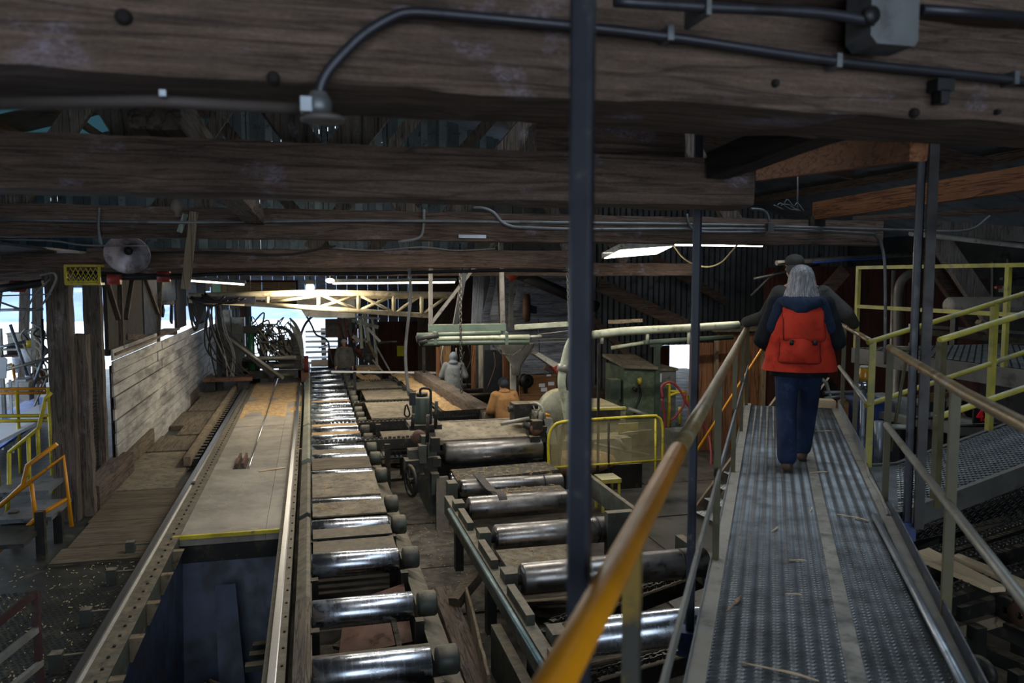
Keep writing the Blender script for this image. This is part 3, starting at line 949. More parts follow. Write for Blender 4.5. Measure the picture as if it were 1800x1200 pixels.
add('hanging_plate', MB().sheet([(0.30, 8.6, -1.95), (0.95, 8.7, -1.82), (0.95, 7.95, -2.15), (0.2, 7.9, -2.2)], 0.02), RUST, rc)
add('dust_ledge', MB().bar((1.28, 4.6, -2.30), (1.28, 14, -2.30), 0.1, 0.18), RUSTD, rc)
for k, (a, b, w) in enumerate([((0.05, 6.95, -2.1), (0.5, 7.45, -1.95), 0.08), ((0.45, 7.2, -2.2), (0.62, 7.5, -2.0), 0.09), ((0.78, 7.15, -2.05), (0.72, 7.6, -1.75), 0.05), ((0.1, 6.4, -2.3), (0.8, 6.9, -2.25), 0.12), ((0.2, 8.3, -2.3), (0.7, 8.9, -2.2), 0.12)]):
    add('wood_scrap', MB().bar(a, b, w, 0.04), PLANK, None, ['long slanting wood scrap in front of the cross beam', 'short stubby wood scrap leaning in the roll gap', 'thin upright wood scrap against a roll end', 'wide wood scrap under the nearest roll', 'wood scrap below the rusty hanging plate'][k], 'scrap', 'scraps among the near rolls')

# transfer chain bars crossing to the right, plates between them
td = thing('transfer_deck', (2.0, 19, -2.42), 'dusty transfer deck with chain bars beside the roller conveyor', 'conveyor')
for k, (y, x0, x1) in enumerate(((15.35, 0.05, 2.65), (17.3, 0.05, 2.6), (20.0, 0.1, 3.0), (22.2, 0.6, 3.0), (24.2, 0.8, 3.2))):
    add('chain_bar', MB().box(x0 + 0.9, x1, y - 0.06, y + 0.06, -1.72, -1.53), DARK, td)
    m = MB()
    nn = int((x1 - x0) / 0.085)
    for i in range(nn):
        m.box(x0 + i * 0.085, x0 + i * 0.085 + 0.055, y - 0.03, y + 0.03, -1.53, -1.485 - 0.012 * (i % 2))
    add('chain', m, CHAINM, td, kind='stuff')
for (y0, y1, x0, x1, z) in ((15.55, 16.6, 1.35, 2.5, -1.62), (17.5, 19.75, 1.25, 2.75, -1.5), (20.2, 21.9, 1.3, 2.85, -1.5), (22.4, 22.9, 1.2, 2.9, -1.5), (23.1, 23.9, 1.2, 2.9, -1.52)):
    add('deck_plate', MB().box(x0, x1, y0, y1, z - 0.03, z), DUSTPL, td)
for x in (1.3, 2.55):
    for y in (14.9, 17.0, 19.9, 22.0, 24.3):
        add('leg', MB().box(x, x + 0.1, y, y + 0.1, -2.42, -1.55), DARK, td)
add('side_bracket', MB().prism([(2.62, 15.0, -1.35), (2.62, 16.6, -1.30), (2.62, 16.6, -1.6), (2.62, 15.6, -1.9), (2.62, 15.0, -1.9)], (0.06, 0, 0)), GREENM, td)
# step with ribbed top between the beds
st = thing('ribbed_step', (1.62, 13.9, -2.42), 'small steel step with ribbed tread beside the edger stand', 'step')
a, b = P(665, 797, z=-1.95), P(708, 797, z=-1.95)
m = MB()
for i in range(6):
    m.box(a.x + (b.x - a.x) * i / 6, a.x + (b.x - a.x) * (i + 0.6) / 6, a.y - 0.35, a.y + 0.1, -1.97, -1.93)
add('tread', m, GALV, st)
m = MB().box(a.x, b.x, a.y - 0.35, a.y + 0.1, -2.0, -1.97)
add('tread_plate', m, DARK, st)
for x in (a.x, b.x - 0.04):
    add('leg', MB().box(x, x + 0.04, a.y - 0.33, a.y - 0.28, -2.42, -1.99), DARK, st)
    add('leg', MB().box(x, x + 0.04, a.y + 0.04, a.y + 0.09, -2.42, -1.99), DARK, st)

# dark rolls beyond the transfer deck
rb = thing('roll_bank', (3.6, 24, -2.42), 'bank of dark rolls beyond the transfer deck', 'conveyor')
for k in range(5):
    a = P(690 + k * 9, 668 + k * 9, z=-1.5)
    add('dark_roll', MB().cyl(a, a + Vector((2.0, 0, 0)), 0.13, 14), DARK, rb)
add('side_frame', MB().bar(P(686, 668, z=-1.7), P(730, 712, z=-1.7), 0.12, 0.3), DARK, rb)
# more board lanes under the sawdust trough
for k, (a, b) in enumerate((((700, 690), (800, 690)), ((720, 712), (830, 706)), ((745, 728), (840, 722)))):
    p, q = P(*a, z=-1.7), P(*b, z=-1.7)
    add('lane_board', MB().bar(p, q, 0.25, 0.05), DUSTPL if k % 2 else RUST, rb)

# sawdust trough and the long heavy timber next to it
tg = thing('sawdust_trough', P(780, 690, z=-2.42), 'slanting steel trough heaped with orange sawdust', 'trough')
a, b = P(706, 657, z=-1.35), P(836, 737, z=-1.35)
d = (b - a).normalized()
sd = Vector((d.y, -d.x, 0))
m = MB().bar(a - sd * 0.28, b - sd * 0.28, 0.03, 0.16).bar(a, b, 0.6, 0.03, off=(0, -0.1))
add('trough_body', m, RAILG, tg)
m = MB()
vs = []
for i in range(41):
    for j in range(9):
        p = a.lerp(b, i / 40) + sd * (-0.27 + 0.58 * j / 8)
        h = 0.10 * math.sin(PI * (j + 0.7) / 9.4) + 0.05 * noise.noise(p * 4) + 0.03 * noise.noise(p * 11)
        vs.append(p + Vector((0, 0, -0.06 + h)))
m.add(vs, [(i * 9 + j, i * 9 + j + 1, (i + 1) * 9 + j + 1, (i + 1) * 9 + j) for i in range(40) for j in range(8)], True)
add('sawdust_heap', m, SAWDUST, tg, kind='stuff')
for t_ in (0.1, 0.5, 0.9):
    p = a.lerp(b, t_)
    add('leg', MB().box(p.x - 0.05, p.x + 0.05, p.y - 0.05, p.y + 0.05, -2.42, -1.45), DARK, tg)
a, b = P(738, 660, z=-1.22), P(868, 738, z=-1.22)
add('long_timber', MB().rough(a, b, 0.36, 0.3, 0.3, 0.012), M_wood('long_grey_timber', (90, 78, 68), (132, 120, 108), 'Y', bump=0.5), None, 'long heavy grey timber beside the sawdust trough', 'timber')
lt = thing('timber_stand', (5, 22, -2.42), 'rust brown board carrying the long grey timber', 'support')
sd2 = Vector(((b - a).y, -(b - a).x, 0)).normalized()
add('board', MB().bar(a + Vector((0, 0, -0.36)), b + Vector((0, 0, -0.36)), 0.06, 0.4, off=(-0.16, 0)), RUST, lt)
for t_ in (0.05, 0.5, 0.95):
    p = a.lerp(b, t_)
    add('leg', MB().box(p.x - 0.06, p.x + 0.06, p.y - 0.06, p.y + 0.06, -2.42, -1.6), DARK, lt)

# white reach bar lying across
a, b = P(582, 653, y=22.5), P(784, 655, y=22.5)
add('long_white_bar', MB().bar(a, b, 0.05, 0.05), M_flat('bright_bar', (206, 206, 204), 0.4), None, 'long thin pale bar spanning from the rolls to the worker in grey', 'bar')
bs = MB().box(a.x + 0.6, a.x + 0.68, 22.47, 22.53, -2.42, a.z - 0.025).box(b.x - 0.5, b.x - 0.42, 22.47, 22.53, -2.42, b.z - 0.025)
add('bar_stand', bs, DARK, None, 'two thin dark uprights under the pale bar', 'stand')

# ================================================================== LOG CARRIAGE
lc = thing('log_carriage', (-1.1, 26, -1.63), 'log carriage with knees, hoses and a green cylinder in front of the doorway', 'carriage')
add('bed_frame', MB().box(-2.0, -0.25, 24.6, 24.85, -1.42, -1.2).box(-2.0, -0.25, 27.2, 27.45, -1.42, -1.2).box(-2.05, -1.85, 24.6, 27.45, -1.42, -1.15).box(-0.4, -0.2, 24.6, 27.45, -1.42, -1.15), DARK, lc)
for (x0, x1, z) in ((-1.6, -0.5, -1.05), (-1.3, -0.5, -1.32), (-1.9, -0.45, -0.8)):
    add('cross_tube', MB().cyl((x0, 24.5, z), (x1, 24.5, z), 0.06, 12), GREENM if z < -1 else RAILG, lc)
add('deck_beam', MB().box(-2.0, -0.3, 24.8, 25.0, -0.92, -0.80), DARK, lc)
add('skirt_plate', MB().box(-1.25, -1.1, 24.4, 24.5, -1.5, -0.95), DARK, lc)
for x in (-1.84, -0.36):
    for y in (24.9, 27.1):
        add('wheel', MB().lathe([(0, -0.05), (0.16, -0.05), (0.18, -0.03), (0.15, 0.0), (0.15, 0.05), (0, 0.05)], (x, y, -1.4), (1, 0, 0), 18), RUST, lc)
g = P(442, 620, y=25)
add('hydraulic_cylinder', MB().cyl((g.x, 25, -1.3), (g.x, 25, P(442, 580, y=25).z), 0.10, 14).cyl((g.x, 25, P(442, 580, y=25).z), (g.x, 25, P(442, 557, y=25).z), 0.03, 8), M_paint('cylinder_green', (34, 92, 56), wear=(30, 40, 34), rough=0.4), lc)
add('cylinder_head', MB().box(g.x - 0.2, g.x + 0.2, 24.85, 25.15, P(442, 585, y=25).z, P(442, 576, y=25).z + 0.05), DARK, lc)
for k, (pts, mt, y) in enumerate([([(496, 574), (507, 581), (515, 593), (520, 610), (523, 636)], DARK, 25.0), ([(505, 566), (515, 576), (522, 592), (525, 612), (525, 640)], RAILG, 25.6), ([(509, 559), (519, 570), (526, 588), (528, 606), (528, 632)], RAILG, 26.2)]):
    ps = smoothpath([P(*p, y=y) for p in pts], 4)
    m = MB()
    for i in range(len(ps) - 1):
        m.bar(ps[i], ps[i + 1] + (ps[i + 1] - ps[i]) * 0.15, 0.1, 0.06 + 0.2 * i / len(ps), up=(1, 0, -0.4))
    add('knee_horn', m, mt, lc)
    e = ps[-1]
    add('knee_base', MB().box(e.x - 0.55, e.x + 0.1, y - 0.12, y + 0.12, -1.2, e.z + 0.05), DARK, lc)
hp = P(470, 585, y=25.2)
for k in range(46):
    s0 = Vector((hp.x + rnd.uniform(-0.45, 0.35), 25.2 + rnd.uniform(-0.2, 0.6), hp.z + rnd.uniform(-0.2, 0.3)))
    s1 = s0 + Vector((rnd.uniform(-0.3, 0.5), rnd.uniform(-0.2, 0.2), rnd.uniform(-0.7, 0.35)))
    s2 = Vector((hp.x + rnd.uniform(-0.2, 0.95), 25.3, rnd.uniform(-1.15, -0.6)))
    add('hose', MB().tube(smoothpath([s0, s1, s0.lerp(s2, 0.6) + Vector((rnd.uniform(-0.25, 0.25), 0, rnd.uniform(-0.2, 0.2))), s2], 5), rnd.choice((0.016, 0.02, 0.026)), 5), rnd.choice((RUBBER, RUBBER, M_flat('pale_hose', (150, 140, 112), 0.5), CABLEG)), lc)
for k in range(7):
    x = hp.x + rnd.uniform(-0.35, 0.4)
    z = hp.z + rnd.uniform(-0.25, 0.2)
    add('valve_block', MB().box(x, x + rnd.uniform(0.1, 0.22), 25.15, 25.35, z, z + rnd.uniform(0.08, 0.16)), rnd.choice((DARK, WHITEC, GREENM)), lc)
add('valve_stack', MB().box(hp.x - 0.25, hp.x - 0.08, 25.3, 25.6, -1.15, hp.z - 0.1), GREENM, lc)
add('valve_stack', MB().box(hp.x + 0.3, hp.x + 0.75, 25.5, 25.8, -1.15, hp.z - 0.25), M_paint('tan_block', (150, 138, 100), rough=0.6), lc)
add('warning_disc', MB().cyl((-0.22, 24.5, -1.0), (-0.10, 24.5, -1.0), 0.24, 20), M_flat('dark_red_disc', (86, 26, 22)), lc)
add('bumper', MB().box(-0.32, -0.1, 24.5, 24.8, -1.55, -1.2), RUST, lc)

# mast of hoses left of the carriage (boom foot)
bm = thing('hose_mast', P(385, 660, z=-1.7), 'upright mast wrapped in black hoses beside the board wall', 'mast')
q = P(383, 540, y=24)
add('mast', MB().box(q.x - 0.08, q.x + 0.08, 24, 24.2, -1.7, 1.15), DARKN, bm)
add('brace', MB().bar((q.x, 24, 0.2), (q.x + 1.5, 24, -1.3), 0.12, 0.16), DARK, bm)
add('brace_pipe', MB().cyl((q.x + 0.1, 23.9, 0.0), (q.x + 1.75, 23.9, -1.35), 0.05, 8), RAILG, bm)
for k in range(16):
    x = q.x + rnd.uniform(-0.28, 0.2)
    add('hose', MB().tube(smoothpath([(x, 23.9, 0.9), (x + rnd.uniform(-0.15, 0.15), 23.85, 0.1), (x + rnd.uniform(-0.1, 0.5), 23.85, -0.6), (x + rnd.uniform(0.0, 0.9), 23.9, -1.3)], 5), 0.022, 5), RUBBER if k % 4 else CABLEG, bm)
add('platform', MB().box(q.x - 0.4, q.x + 0.9, 23.6, 24.4, -1.35, -1.25), RUST, bm)
add('pallet_leg', MB().box(q.x - 0.35, q.x - 0.1, 23.7, 24.3, -1.7, -1.35), DARK, bm)
add('pallet_leg', MB().box(q.x + 0.5, q.x + 0.8, 23.7, 24.3, -1.7, -1.35), DARK, bm)
add('oil_drum', MB().lathe([(0, 0), (0.26, 0), (0.27, 0.02), (0.26, 0.3), (0.27, 0.31), (0.26, 0.7), (0.24, 0.72), (0, 0.72)], (q.x + 0.75, 25.4, -1.66), (0, 0, 1), 18), DARKN, None, 'small dark oil drum behind the hose mast', 'drum')
# hose loops hanging at the boom's left end
for k in range(5):
    a = P(330 + k * 3, 520, y=21)
    b = P(352 + k * 3, 520, y=21)
    add('hose_loop', MB().tube(sag(a, b, 0.85 - 0.12 * k), 0.03, 6), RUBBER, bm)

# cream cabinets beside the doorway
for k, (a, b, t_, c) in enumerate(((392, 408, 545, 640), (408, 432, 558, 640))):
    x0, x1 = P(a, 600, y=29.5).x, P(b, 600, y=29.5).x
    cb = thing('steel_cabinet', (x0, 29.5, -1.78), ['narrow cream cabinet beside the hose mast', 'white cabinet next to the far doorway jamb'][k], 'cabinet')
    zt = P(a, t_, y=29.5).z
    add('body', MB().box(x0, x1 - 0.03, 29.5, 29.9, -1.78, zt), WHITEC, cb)
    add('door', MB().box(x0 + 0.03, x1 - 0.06, 29.47, 29.5, -1.7, zt - 0.05), WHITEC, cb)
    add('handle', MB().box(x1 - 0.14, x1 - 0.11, 29.44, 29.47, -0.8, -0.6), DARKN, cb)
for k in range(4):
    xx = P(398 + 8 * k, 540, y=30.5).x
    add('conduit_drop', MB().cyl((xx, 30.5, -1.7), (xx, 30.5, 0.45), 0.03, 8), [GALV, WHITEC, GREENM, RUST][k], None,
        ['galvanised', 'white', 'green', 'rusty'][k] + ' conduit running down beside the far doorway', 'conduit')

# ================================================================== HEAD SAW
hs = thing('head_saw', (1.3, 27.5, -2.42), 'head saw with curved white hood and steel frame beyond the rolls', 'saw')
Yh = 27.5


def hp_(px, py, y=Yh):
    return P(px, py, y=y)


CREAMH = M_paint('cream_hood', (206, 200, 186), wear=(176, 166, 144), rough=0.6)
hood = [hp_(*q, y=24.0) for q in ((521, 522), (522, 535), (530, 545), (537, 556), (556, 558), (624, 558), (624, 512), (560, 508), (524, 512))]
add('hood', MB().prism(hood, (0, 0.5, 0)), CREAMH, hs)
m = MB()
pts = arc(hp_(585, 598), 1.05, PI * 0.62, PI * 1.05, (1, 0, 0), (0, 0, 1), 12)
for i in range(12):
    m.bar(pts[i], pts[i + 1], 0.08, 0.1, up=(0, 1, 0))
add('guard_arc', m, DARK, hs)
pts = smoothpath([hp_(537, 552), hp_(548, 572), hp_(556, 588), hp_(575, 598), hp_(580, 620), hp_(586, 640)], 5)
m = MB()
for i in range(len(pts) - 1):
    m.bar(pts[i], pts[i + 1], 0.06, 0.12, up=(0, 1, 0))
add('saw_band', m, DARKN, hs)
add('guide_box', MB().box(hp_(572, 590).x, hp_(618, 590).x, 27.2, 27.6, hp_(590, 592).z, hp_(590, 560).z), M_paint('brown_grey_box', (96, 82, 70), wear=(70, 58, 48), rough=0.6), hs)
add('guide_hole', MB().cyl(hp_(582, 580, 27.19), hp_(582, 580, 27.25), 0.06, 10), RUBBER, hs)
for (a, b, mt, w) in (((600, 558), (665, 575), PALEG, 0.16), ((655, 560), (663, 640), PALEG, 0.1), ((640, 552), (650, 620), PALEG, 0.2), ((626, 520), (628, 655), GALV, 0.06), ((618, 556), (668, 560), WHITEC, 0.1), ((690, 601), (630, 604), DARK, 0.05), ((560, 612), (580, 604), DARK, 0.05)):
    add('frame_member', MB().bar(hp_(*a), hp_(*b), w * 0.7, w, up=(0, 1, 0)), mt, hs)
for k, (a, b, w, mt) in enumerate([((633, 560), (636, 612), 0.09, PALEG), ((620, 600), (645, 596), 0.08, RUSTD), ((645, 575), (668, 600), 0.08, CREAMH), ((620, 590), (632, 600), 0.12, RAILG), ((648, 600), (660, 628), 0.09, RUSTD), ((655, 632), (675, 655), 0.05, RAILG), ((660, 606), (690, 660), 0.05, RAILG), ((625, 655), (645, 668), 0.12, SAWDUST)]):
    add('frame_member', MB().bar(hp_(*a, y=26.4), hp_(*b, y=26.4), w, w, up=(0, 1, 0)), mt, hs)
add('motor', MB().cyl(hp_(640, 629, 27.0), hp_(657, 629, 27.0), 0.16, 16), GREENM, hs)
add('gearbox', MB().box(hp_(625, 0).x, hp_(645, 0).x, 27.0, 27.4, hp_(630, 625).z, hp_(630, 608).z), DARK, hs)
add('pulley', MB().lathe([(0, -0.05), (0.3, -0.05), (0.3, 0.05), (0, 0.05)], hp_(640, 617, 27.2), (0, 1, 0), 22), RUST, hs)
add('workbench', MB().box(hp_(615, 0).x, hp_(657, 0).x, 26.8, 27.6, hp_(630, 644).z - 0.06, hp_(630, 642).z), SAWDUST, hs)
for px in (617, 640, 655):
    add('leg', MB().box(hp_(px, 0).x - 0.04, hp_(px, 0).x + 0.04, 26.85, 26.95, -2.42, hp_(630, 644).z), DARK, hs)
add('base_box', MB().box(hp_(612, 0).x, hp_(660, 0).x, 26.9, 27.5, -2.42, hp_(630, 655).z), DARKN, hs)
add('sawdust_pile', MB().ball(hp_(650, 672, 26.6), 0.4, 12, (1, 0.6, 0.7)), SAWDUST, hs, kind='stuff')
for k in range(10):
    a = hp_(595 + rnd.uniform(0, 50), 560 + rnd.uniform(-4, 20), 27.1)
    b = hp_(600 + rnd.uniform(0, 50), 615 + rnd.uniform(-10, 15), 27.0)
    add('hose', MB().tube(smoothpath([a, a.lerp(b, 0.5) + Vector((rnd.uniform(-0.2, 0.2), 0, -0.15)), b], 6), 0.018, 5), RUBBER if k % 3 else REDHOSE, hs)
add('side_panel', MB().box(hp_(565, 0).x, hp_(592, 0).x, 28.2, 28.25, -2.0, hp_(590, 612, 28.2).z), PLYD, hs)
# stack of log slabs / stairs of boards outside the doorway
sg = thing('log_deck', (0.3, 33.5, -3.0), 'snowy stepped log deck outside the far doorway', 'deck')
for k in range(9):
    add('step_board', MB().box(-0.25, 1.3, 33.2 + 0.25 * k, 33.5 + 0.25 * k, -2.4 + k * 0.2, -2.31 + k * 0.2), SNOW if k % 2 else RAILG, sg)
add('stringer', MB().bar((0.5, 33.2, -2.6), (0.5, 35.6, -0.7), 0.2, 0.2), BEAM, sg)

# ================================================================== LATTICE BOOM
lb = thing('lattice_boom', (1.0, 19, 0.4), 'cream lattice boom hung across the mill in front of the doorway', 'boom')
Yb = 19.0


def bp(px, py, dy=0):
    return P(px, py, y=Yb + dy)


CREAM = M_paint('cream_boom_paint', (202, 190, 160), wear=(150, 138, 112), rough=0.5, dust=(206, 190, 150))
add('top_chord', MB().cyl(bp(332, 520), bp(555, 514), 0.07, 10).cyl(bp(555, 514), bp(800, 518), 0.07, 10), CREAM, lb)
add('top_chord', MB().cyl(bp(334, 524, 0.5), bp(800, 521, 0.5), 0.05, 10), CREAM, lb)
add('bottom_chord', MB().cyl(bp(332, 528), bp(430, 533), 0.06, 10).cyl(bp(430, 533), bp(760, 555), 0.06, 10), CREAM, lb)
add('end_plate', MB().box(bp(322, 0).x, bp(436, 0).x, 18.9, 19.0, bp(380, 533).z, bp(380, 521).z), M_paint('dark_boom_end', (52, 52, 66), wear=(40, 40, 48), rough=0.5), lb)
ups = [470, 560, 630, 692, 741]
for k, px in enumerate(ups):
    f = (px - 430) / 330
    add('upright', MB().cyl(bp(px, 515), bp(px, 533 + 22 * f), 0.045, 8), CREAM, lb)
for k, (a, b) in enumerate((((564, 518), (630, 545)), ((632, 545), (690, 520)), ((560, 540), (626, 520)), ((634, 520), (690, 548)), ((694, 550), (735, 522)), ((745, 550), (785, 522)), ((476, 531), (556, 520)))):
    add('diagonal', MB().cyl(bp(*a), bp(*b), 0.035, 8), CREAM, lb)
for k in range(6):
    a = bp(rnd.uniform(330, 360), rnd.uniform(515, 528), -0.15)
    b = bp(rnd.uniform(395, 470), rnd.uniform(518, 530), -0.15)
    add('hose', MB().tube(sag(a, b, rnd.uniform(0.03, 0.2)), 0.025, 5), RUBBER, lb)
for px in (440, 720):
    add('hanger_rod', MB().cyl(bp(px, 518), (bp(px, 518).x, Yb, roof_z(bp(px, 518).x)), 0.012, 6), DARKN, lb)

# panel hung above the doorway
pn = thing('header_panel', P(460, 505, y=28), 'framed tan plywood panel hung over the far doorway', 'panel')
xa, xb = P(370, 500, y=28).x, P(520, 500, y=28).x
za, zb = P(450, 516, y=28).z, P(450, 496, y=28).z
for i in range(5):
    add('board', MB().box(xa + (xb - xa) * i / 5, xa + (xb - xa) * (i + 1) / 5 - 0.02, 28, 28.04, za, zb), M_wood('tan_plywood', (140, 112, 76), (176, 148, 108), 'X', bump=0.1), pn)
add('frame', MB().box(xa, xb, 27.95, 28.0, zb, zb + 0.07).box(xb, xb + 0.07, 27.95, 28.0, za, zb + 0.07), PLYD, pn)
add('hanger', MB().cyl((xa + 0.3, 28, zb), (xa + 0.3, 28, 6.3), 0.01, 6).cyl((xb - 0.3, 28, zb), (xb - 0.3, 28, 6.3), 0.01, 6), DARKN, pn)
pn2 = P(379, 508, y=27.97)
add('green_notice', MB().box(pn2.x - 0.1, pn2.x + 0.16, 27.98, 28.0, pn2.z - 0.15, pn2.z + 0.22), M_flat('notice_green', (140, 178, 146)), None, 'small pale green notice beside the header panel', 'notice')
pn3 = P(362, 503, y=27)
add('white_crate', MB().box(pn3.x - 0.35, pn3.x + 0.1, 27, 27.2, pn3.z - 0.15, pn3.z + 0.25), WHITEC, None, 'white slatted crate stored above the boom end', 'crate')

# ================================================================== SIDE BAY BEHIND THE POSTS (bright clutter)
def rail_seg(name, a, b, mat, label, cat='railing', r=0.024):
    return add(name, MB().cyl(a, b, r, 8), mat, None, label, cat)


ry = thing('yellow_railing', (-6.0, 13.5, -1.95), 'yellow tube railing crossing the bright side bay', 'railing')
for (py, y) in ((683, 14.5), (690, 15.2), (730, 13.5), (739, 14.2)):
    a, b = P(-30, py + 1, y=y), P(92, py, y=y)
    add('rail', MB().cyl(a, b, 0.028, 8), YELO if y > 14.3 else YEL, ry)
for (px, y) in ((86, 13.5), (30, 15.2), (-10, 13.5)):
    c = P(px, 700, y=y)
    add('post', MB().cyl((c.x, y, -1.78), (c.x, y, P(px, 681, y=y).z), 0.03, 8), YEL, ry)
# stair with yellow rails at the left edge
ys = thing('side_stair', (-3.9, 10.5, -1.75), 'short steel stair with yellow and orange tube rails at the left edge', 'stair')


def zP(px, py, y):
    return P(px, py, y=y)


for (pts, mt) in (([(0, 812), (0, 812)], None),
                  ([(16, 795), (68, 752), (80, 700), (90, 690)], YEL), ([(12, 905), (16, 860), (16, 795)], YEL), ([(52, 865), (50, 765)], YEL), ([(68, 800), (66, 752)], YEL),
                  ([(-5, 892), (48, 850), (112, 802), (126, 925)], YELO), ([(-5, 970), (20, 950), (70, 905), (120, 875)], YELO), ([(55, 850), (64, 922)], YELO), ([(0, 890), (40, 852), (48, 818), (100, 780)], YELO)):
    if mt:
        add('rail', MB().tube([zP(p[0], p[1], 10.6 if mt is YELO else 11.6) for p in pts], 0.026, 8), mt, ys)
for k, (px0, px1, py, y, t_) in enumerate(((0, 100, 855, 11.5, 0.05), (10, 106, 900, 11.0, 0.05), (-40, 60, 945, 10.2, 0.05))):
    a, b = zP(px0, py, y), zP(px1, py, y)
    add('tread', MB().box(a.x, b.x, y - 0.35, y + 0.5, a.z - t_, a.z), GALV if k < 2 else DIAM, ys)
for (px, y) in ((22, 10.9), (100, 10.9), (68, 10.3)):
    c = zP(px, 900, y)
    add('leg', MB().box(c.x - 0.05, c.x + 0.05, y, y + 0.08, -1.75, c.z), DARK, ys)
# dark red handrail corner at bottom left
rh = thing('red_guard_rail', P(70, 1190, z=-1.75), 'dark red guard rail corner at the bottom left', 'railing')
yr = 5.6
DRED = M_paint('dark_red_rail', (58, 30, 28), wear=(70, 64, 60), rough=0.45)
a = zP(62, 1040, yr)
add('post', MB().box(a.x - 0.02, a.x + 0.02, yr - 0.02, yr + 0.02, -1.75, a.z), DRED, rh)
for (p0, p1, mt) in (((62, 1042), (-60, 1140), DRED), ((66, 1105), (-60, 1205), RAILG), ((72, 1165), (-20, 1240), RAILG)):
    d0_ = zP(p0[0], p0[1], yr)
    d1_ = P(p1[0], p1[1], y=yr - 0.75)
    add('rail', MB().bar(d0_, d1_, 0.036, 0.036), mt, rh)
# blue sheet, white chute, shelves and boxes out in the bay
add('blue_sheet_stack', MB().sheet([P(-20, 740, y=19), P(55, 698, y=22), P(105, 700, y=21), P(60, 745, y=17.5), P(-20, 800, y=16)], 0.04), BLUET, None, 'blue sheet lying slanted in the side bay', 'sheet')
add('white_chute', MB().sheet([P(-20, 790, y=14.8), P(75, 742, y=15.3), P(100, 715, y=17), P(70, 715, y=17.2), P(-20, 760, y=15.6)], 0.05), SNOW, None, 'white plank chute beside the blue sheet', 'chute')
ch = thing('plastic_chair', P(10, 650, y=17), 'white plastic chair in the side bay', 'chair')
add('backrest', MB().prism([P(-4, 665, y=17), P(10, 665, y=17), P(12, 632, y=17), P(8, 628, y=17), P(-4, 628, y=17)], (0, 0.04, 0)), WHITEP, ch)
add('seat', MB().box(P(-8, 0, y=17).x, P(12, 0, y=17).x, 17, 17.4, P(0, 668, y=17).z - 0.04, P(0, 668, y=17).z), WHITEP, ch)
for dx in (0, 0.3):
    for dy in (0, 0.36):
        c = P(-6, 668, y=17)
        add('leg', MB().box(c.x + dx - 0.1, c.x + dx - 0.06, 17 + dy, 17.04 + dy, -2.38, c.z), WHITEP, ch)
clut = [((14, 37), (585, 615), 20, WHITEC, 'white sheet board leaning in the side bay', 'board'), ((12, 40), (607, 622), 19.5, DARKN, 'dark box on the shelf in the side bay', 'box'), ((46, 58), (598, 611), 19.5, YEL, 'small yellow tin on the shelf in the side bay', 'tin'),
        ((36, 62), (612, 636), 19, WHITEP, 'translucent white tub in the side bay', 'tub'), ((22, 34), (627, 655), 19, SNOW, 'white bucket under the shelf in the side bay', 'bucket'), ((44, 54), (640, 668), 18.8, SNOW, 'tall white canister in the side bay', 'canister'),
        ((16, 50), (671, 705), 18, WHITEC, 'grey white steel bin behind the yellow railing', 'bin'), ((60, 76), (650, 675), 19, RUST, 'brown carton in the side bay', 'carton')]
for (pxr, pyr, y, mt, lab, nm) in clut:
    a, b = P(pxr[0], pyr[1], y=y), P(pxr[1], pyr[0], y=y)
    cx_, hw = (a.x + b.x) / 2, (b.x - a.x) / 2
    if nm in ('bucket', 'canister', 'tin', 'can', 'tub'):
        t0 = thing(nm, (cx_, y, a.z), lab, nm)
        add('body', MB().lathe([(0, 0), (hw * 0.85, 0), (hw, b.z - a.z), (hw * 0.93, b.z - a.z), (hw * 0.8, 0.02)], (cx_, y, a.z), (0, 0, 1), 16), mt, t0)
        add('lid_rim', MB().lathe([(hw * 0.97, 0), (hw * 1.05, 0), (hw * 1.05, 0.04), (hw * 0.97, 0.04)], (cx_, y, b.z - 0.04), (0, 0, 1), 16), mt, t0)
    else:
        add(nm, MB().box(a.x, b.x, y, y + 0.3, a.z, b.z - 0.02).box(a.x - 0.02, b.x + 0.02, y - 0.02, y + 0.32, b.z - 0.03, b.z), mt, None, lab, nm)
for k, (a, b, r, mt, lab) in enumerate([((-10, 612), (45, 600), 0.03, GALV, 'pale shelf tube across the side bay'), ((18, 570), (48, 660), 0.035, GALV, 'slanting pale pole in the side bay'), ((-10, 655), (85, 630), 0.035, RAILG, 'long sloping grey tube behind the post'),
                                        ((58, 680), (80, 615), 0.03, GALV, 'leaning grey tube next to the post'), ((0, 690), (85, 660), 0.025, YELR, 'thin tan tube above the yellow railing'), ((22, 640), (32, 705), 0.03, YELO, 'rust yellow upright in the side bay'),
                                        ((-10, 545), (76, 543), 0.03, GALV, 'pale fluorescent batten conduit in the side bay'), ((74, 560), (76, 640), 0.03, DARKN, 'dark upright pipe behind the thick post')]):
    add('tube_rack', MB().cyl(P(*a, y=18.5), P(*b, y=18.5), r, 8), mt, None, lab, 'pipe')
for k, (a, b, y) in enumerate((((-30, 690), (0, 470), 24), ((40, 690), (44, 500), 26), ((66, 690), (66, 500), 25))):
    add('bay_post', MB().bar(P(*a, y=y), P(*b, y=y), 0.22, 0.22, up=(0, 1, 0)), BEAMZ, None, ['edge', 'middle', 'inner'][k] + ' dark timber upright of the open side bay', 'post', None, 'structure')
bs_ = thing('bay_shelf', P(30, 622, y=19.6), 'shelf boards carrying boxes in the side bay', 'shelf')
for py in (611, 622, 640):
    a, b = P(8, py, y=19.4), P(66, py, y=19.4)
    add('shelf_board', MB().box(a.x, b.x, 19.2, 19.9, a.z - 0.05, a.z - 0.01), WHITEC if py != 622 else RUST, bs_)
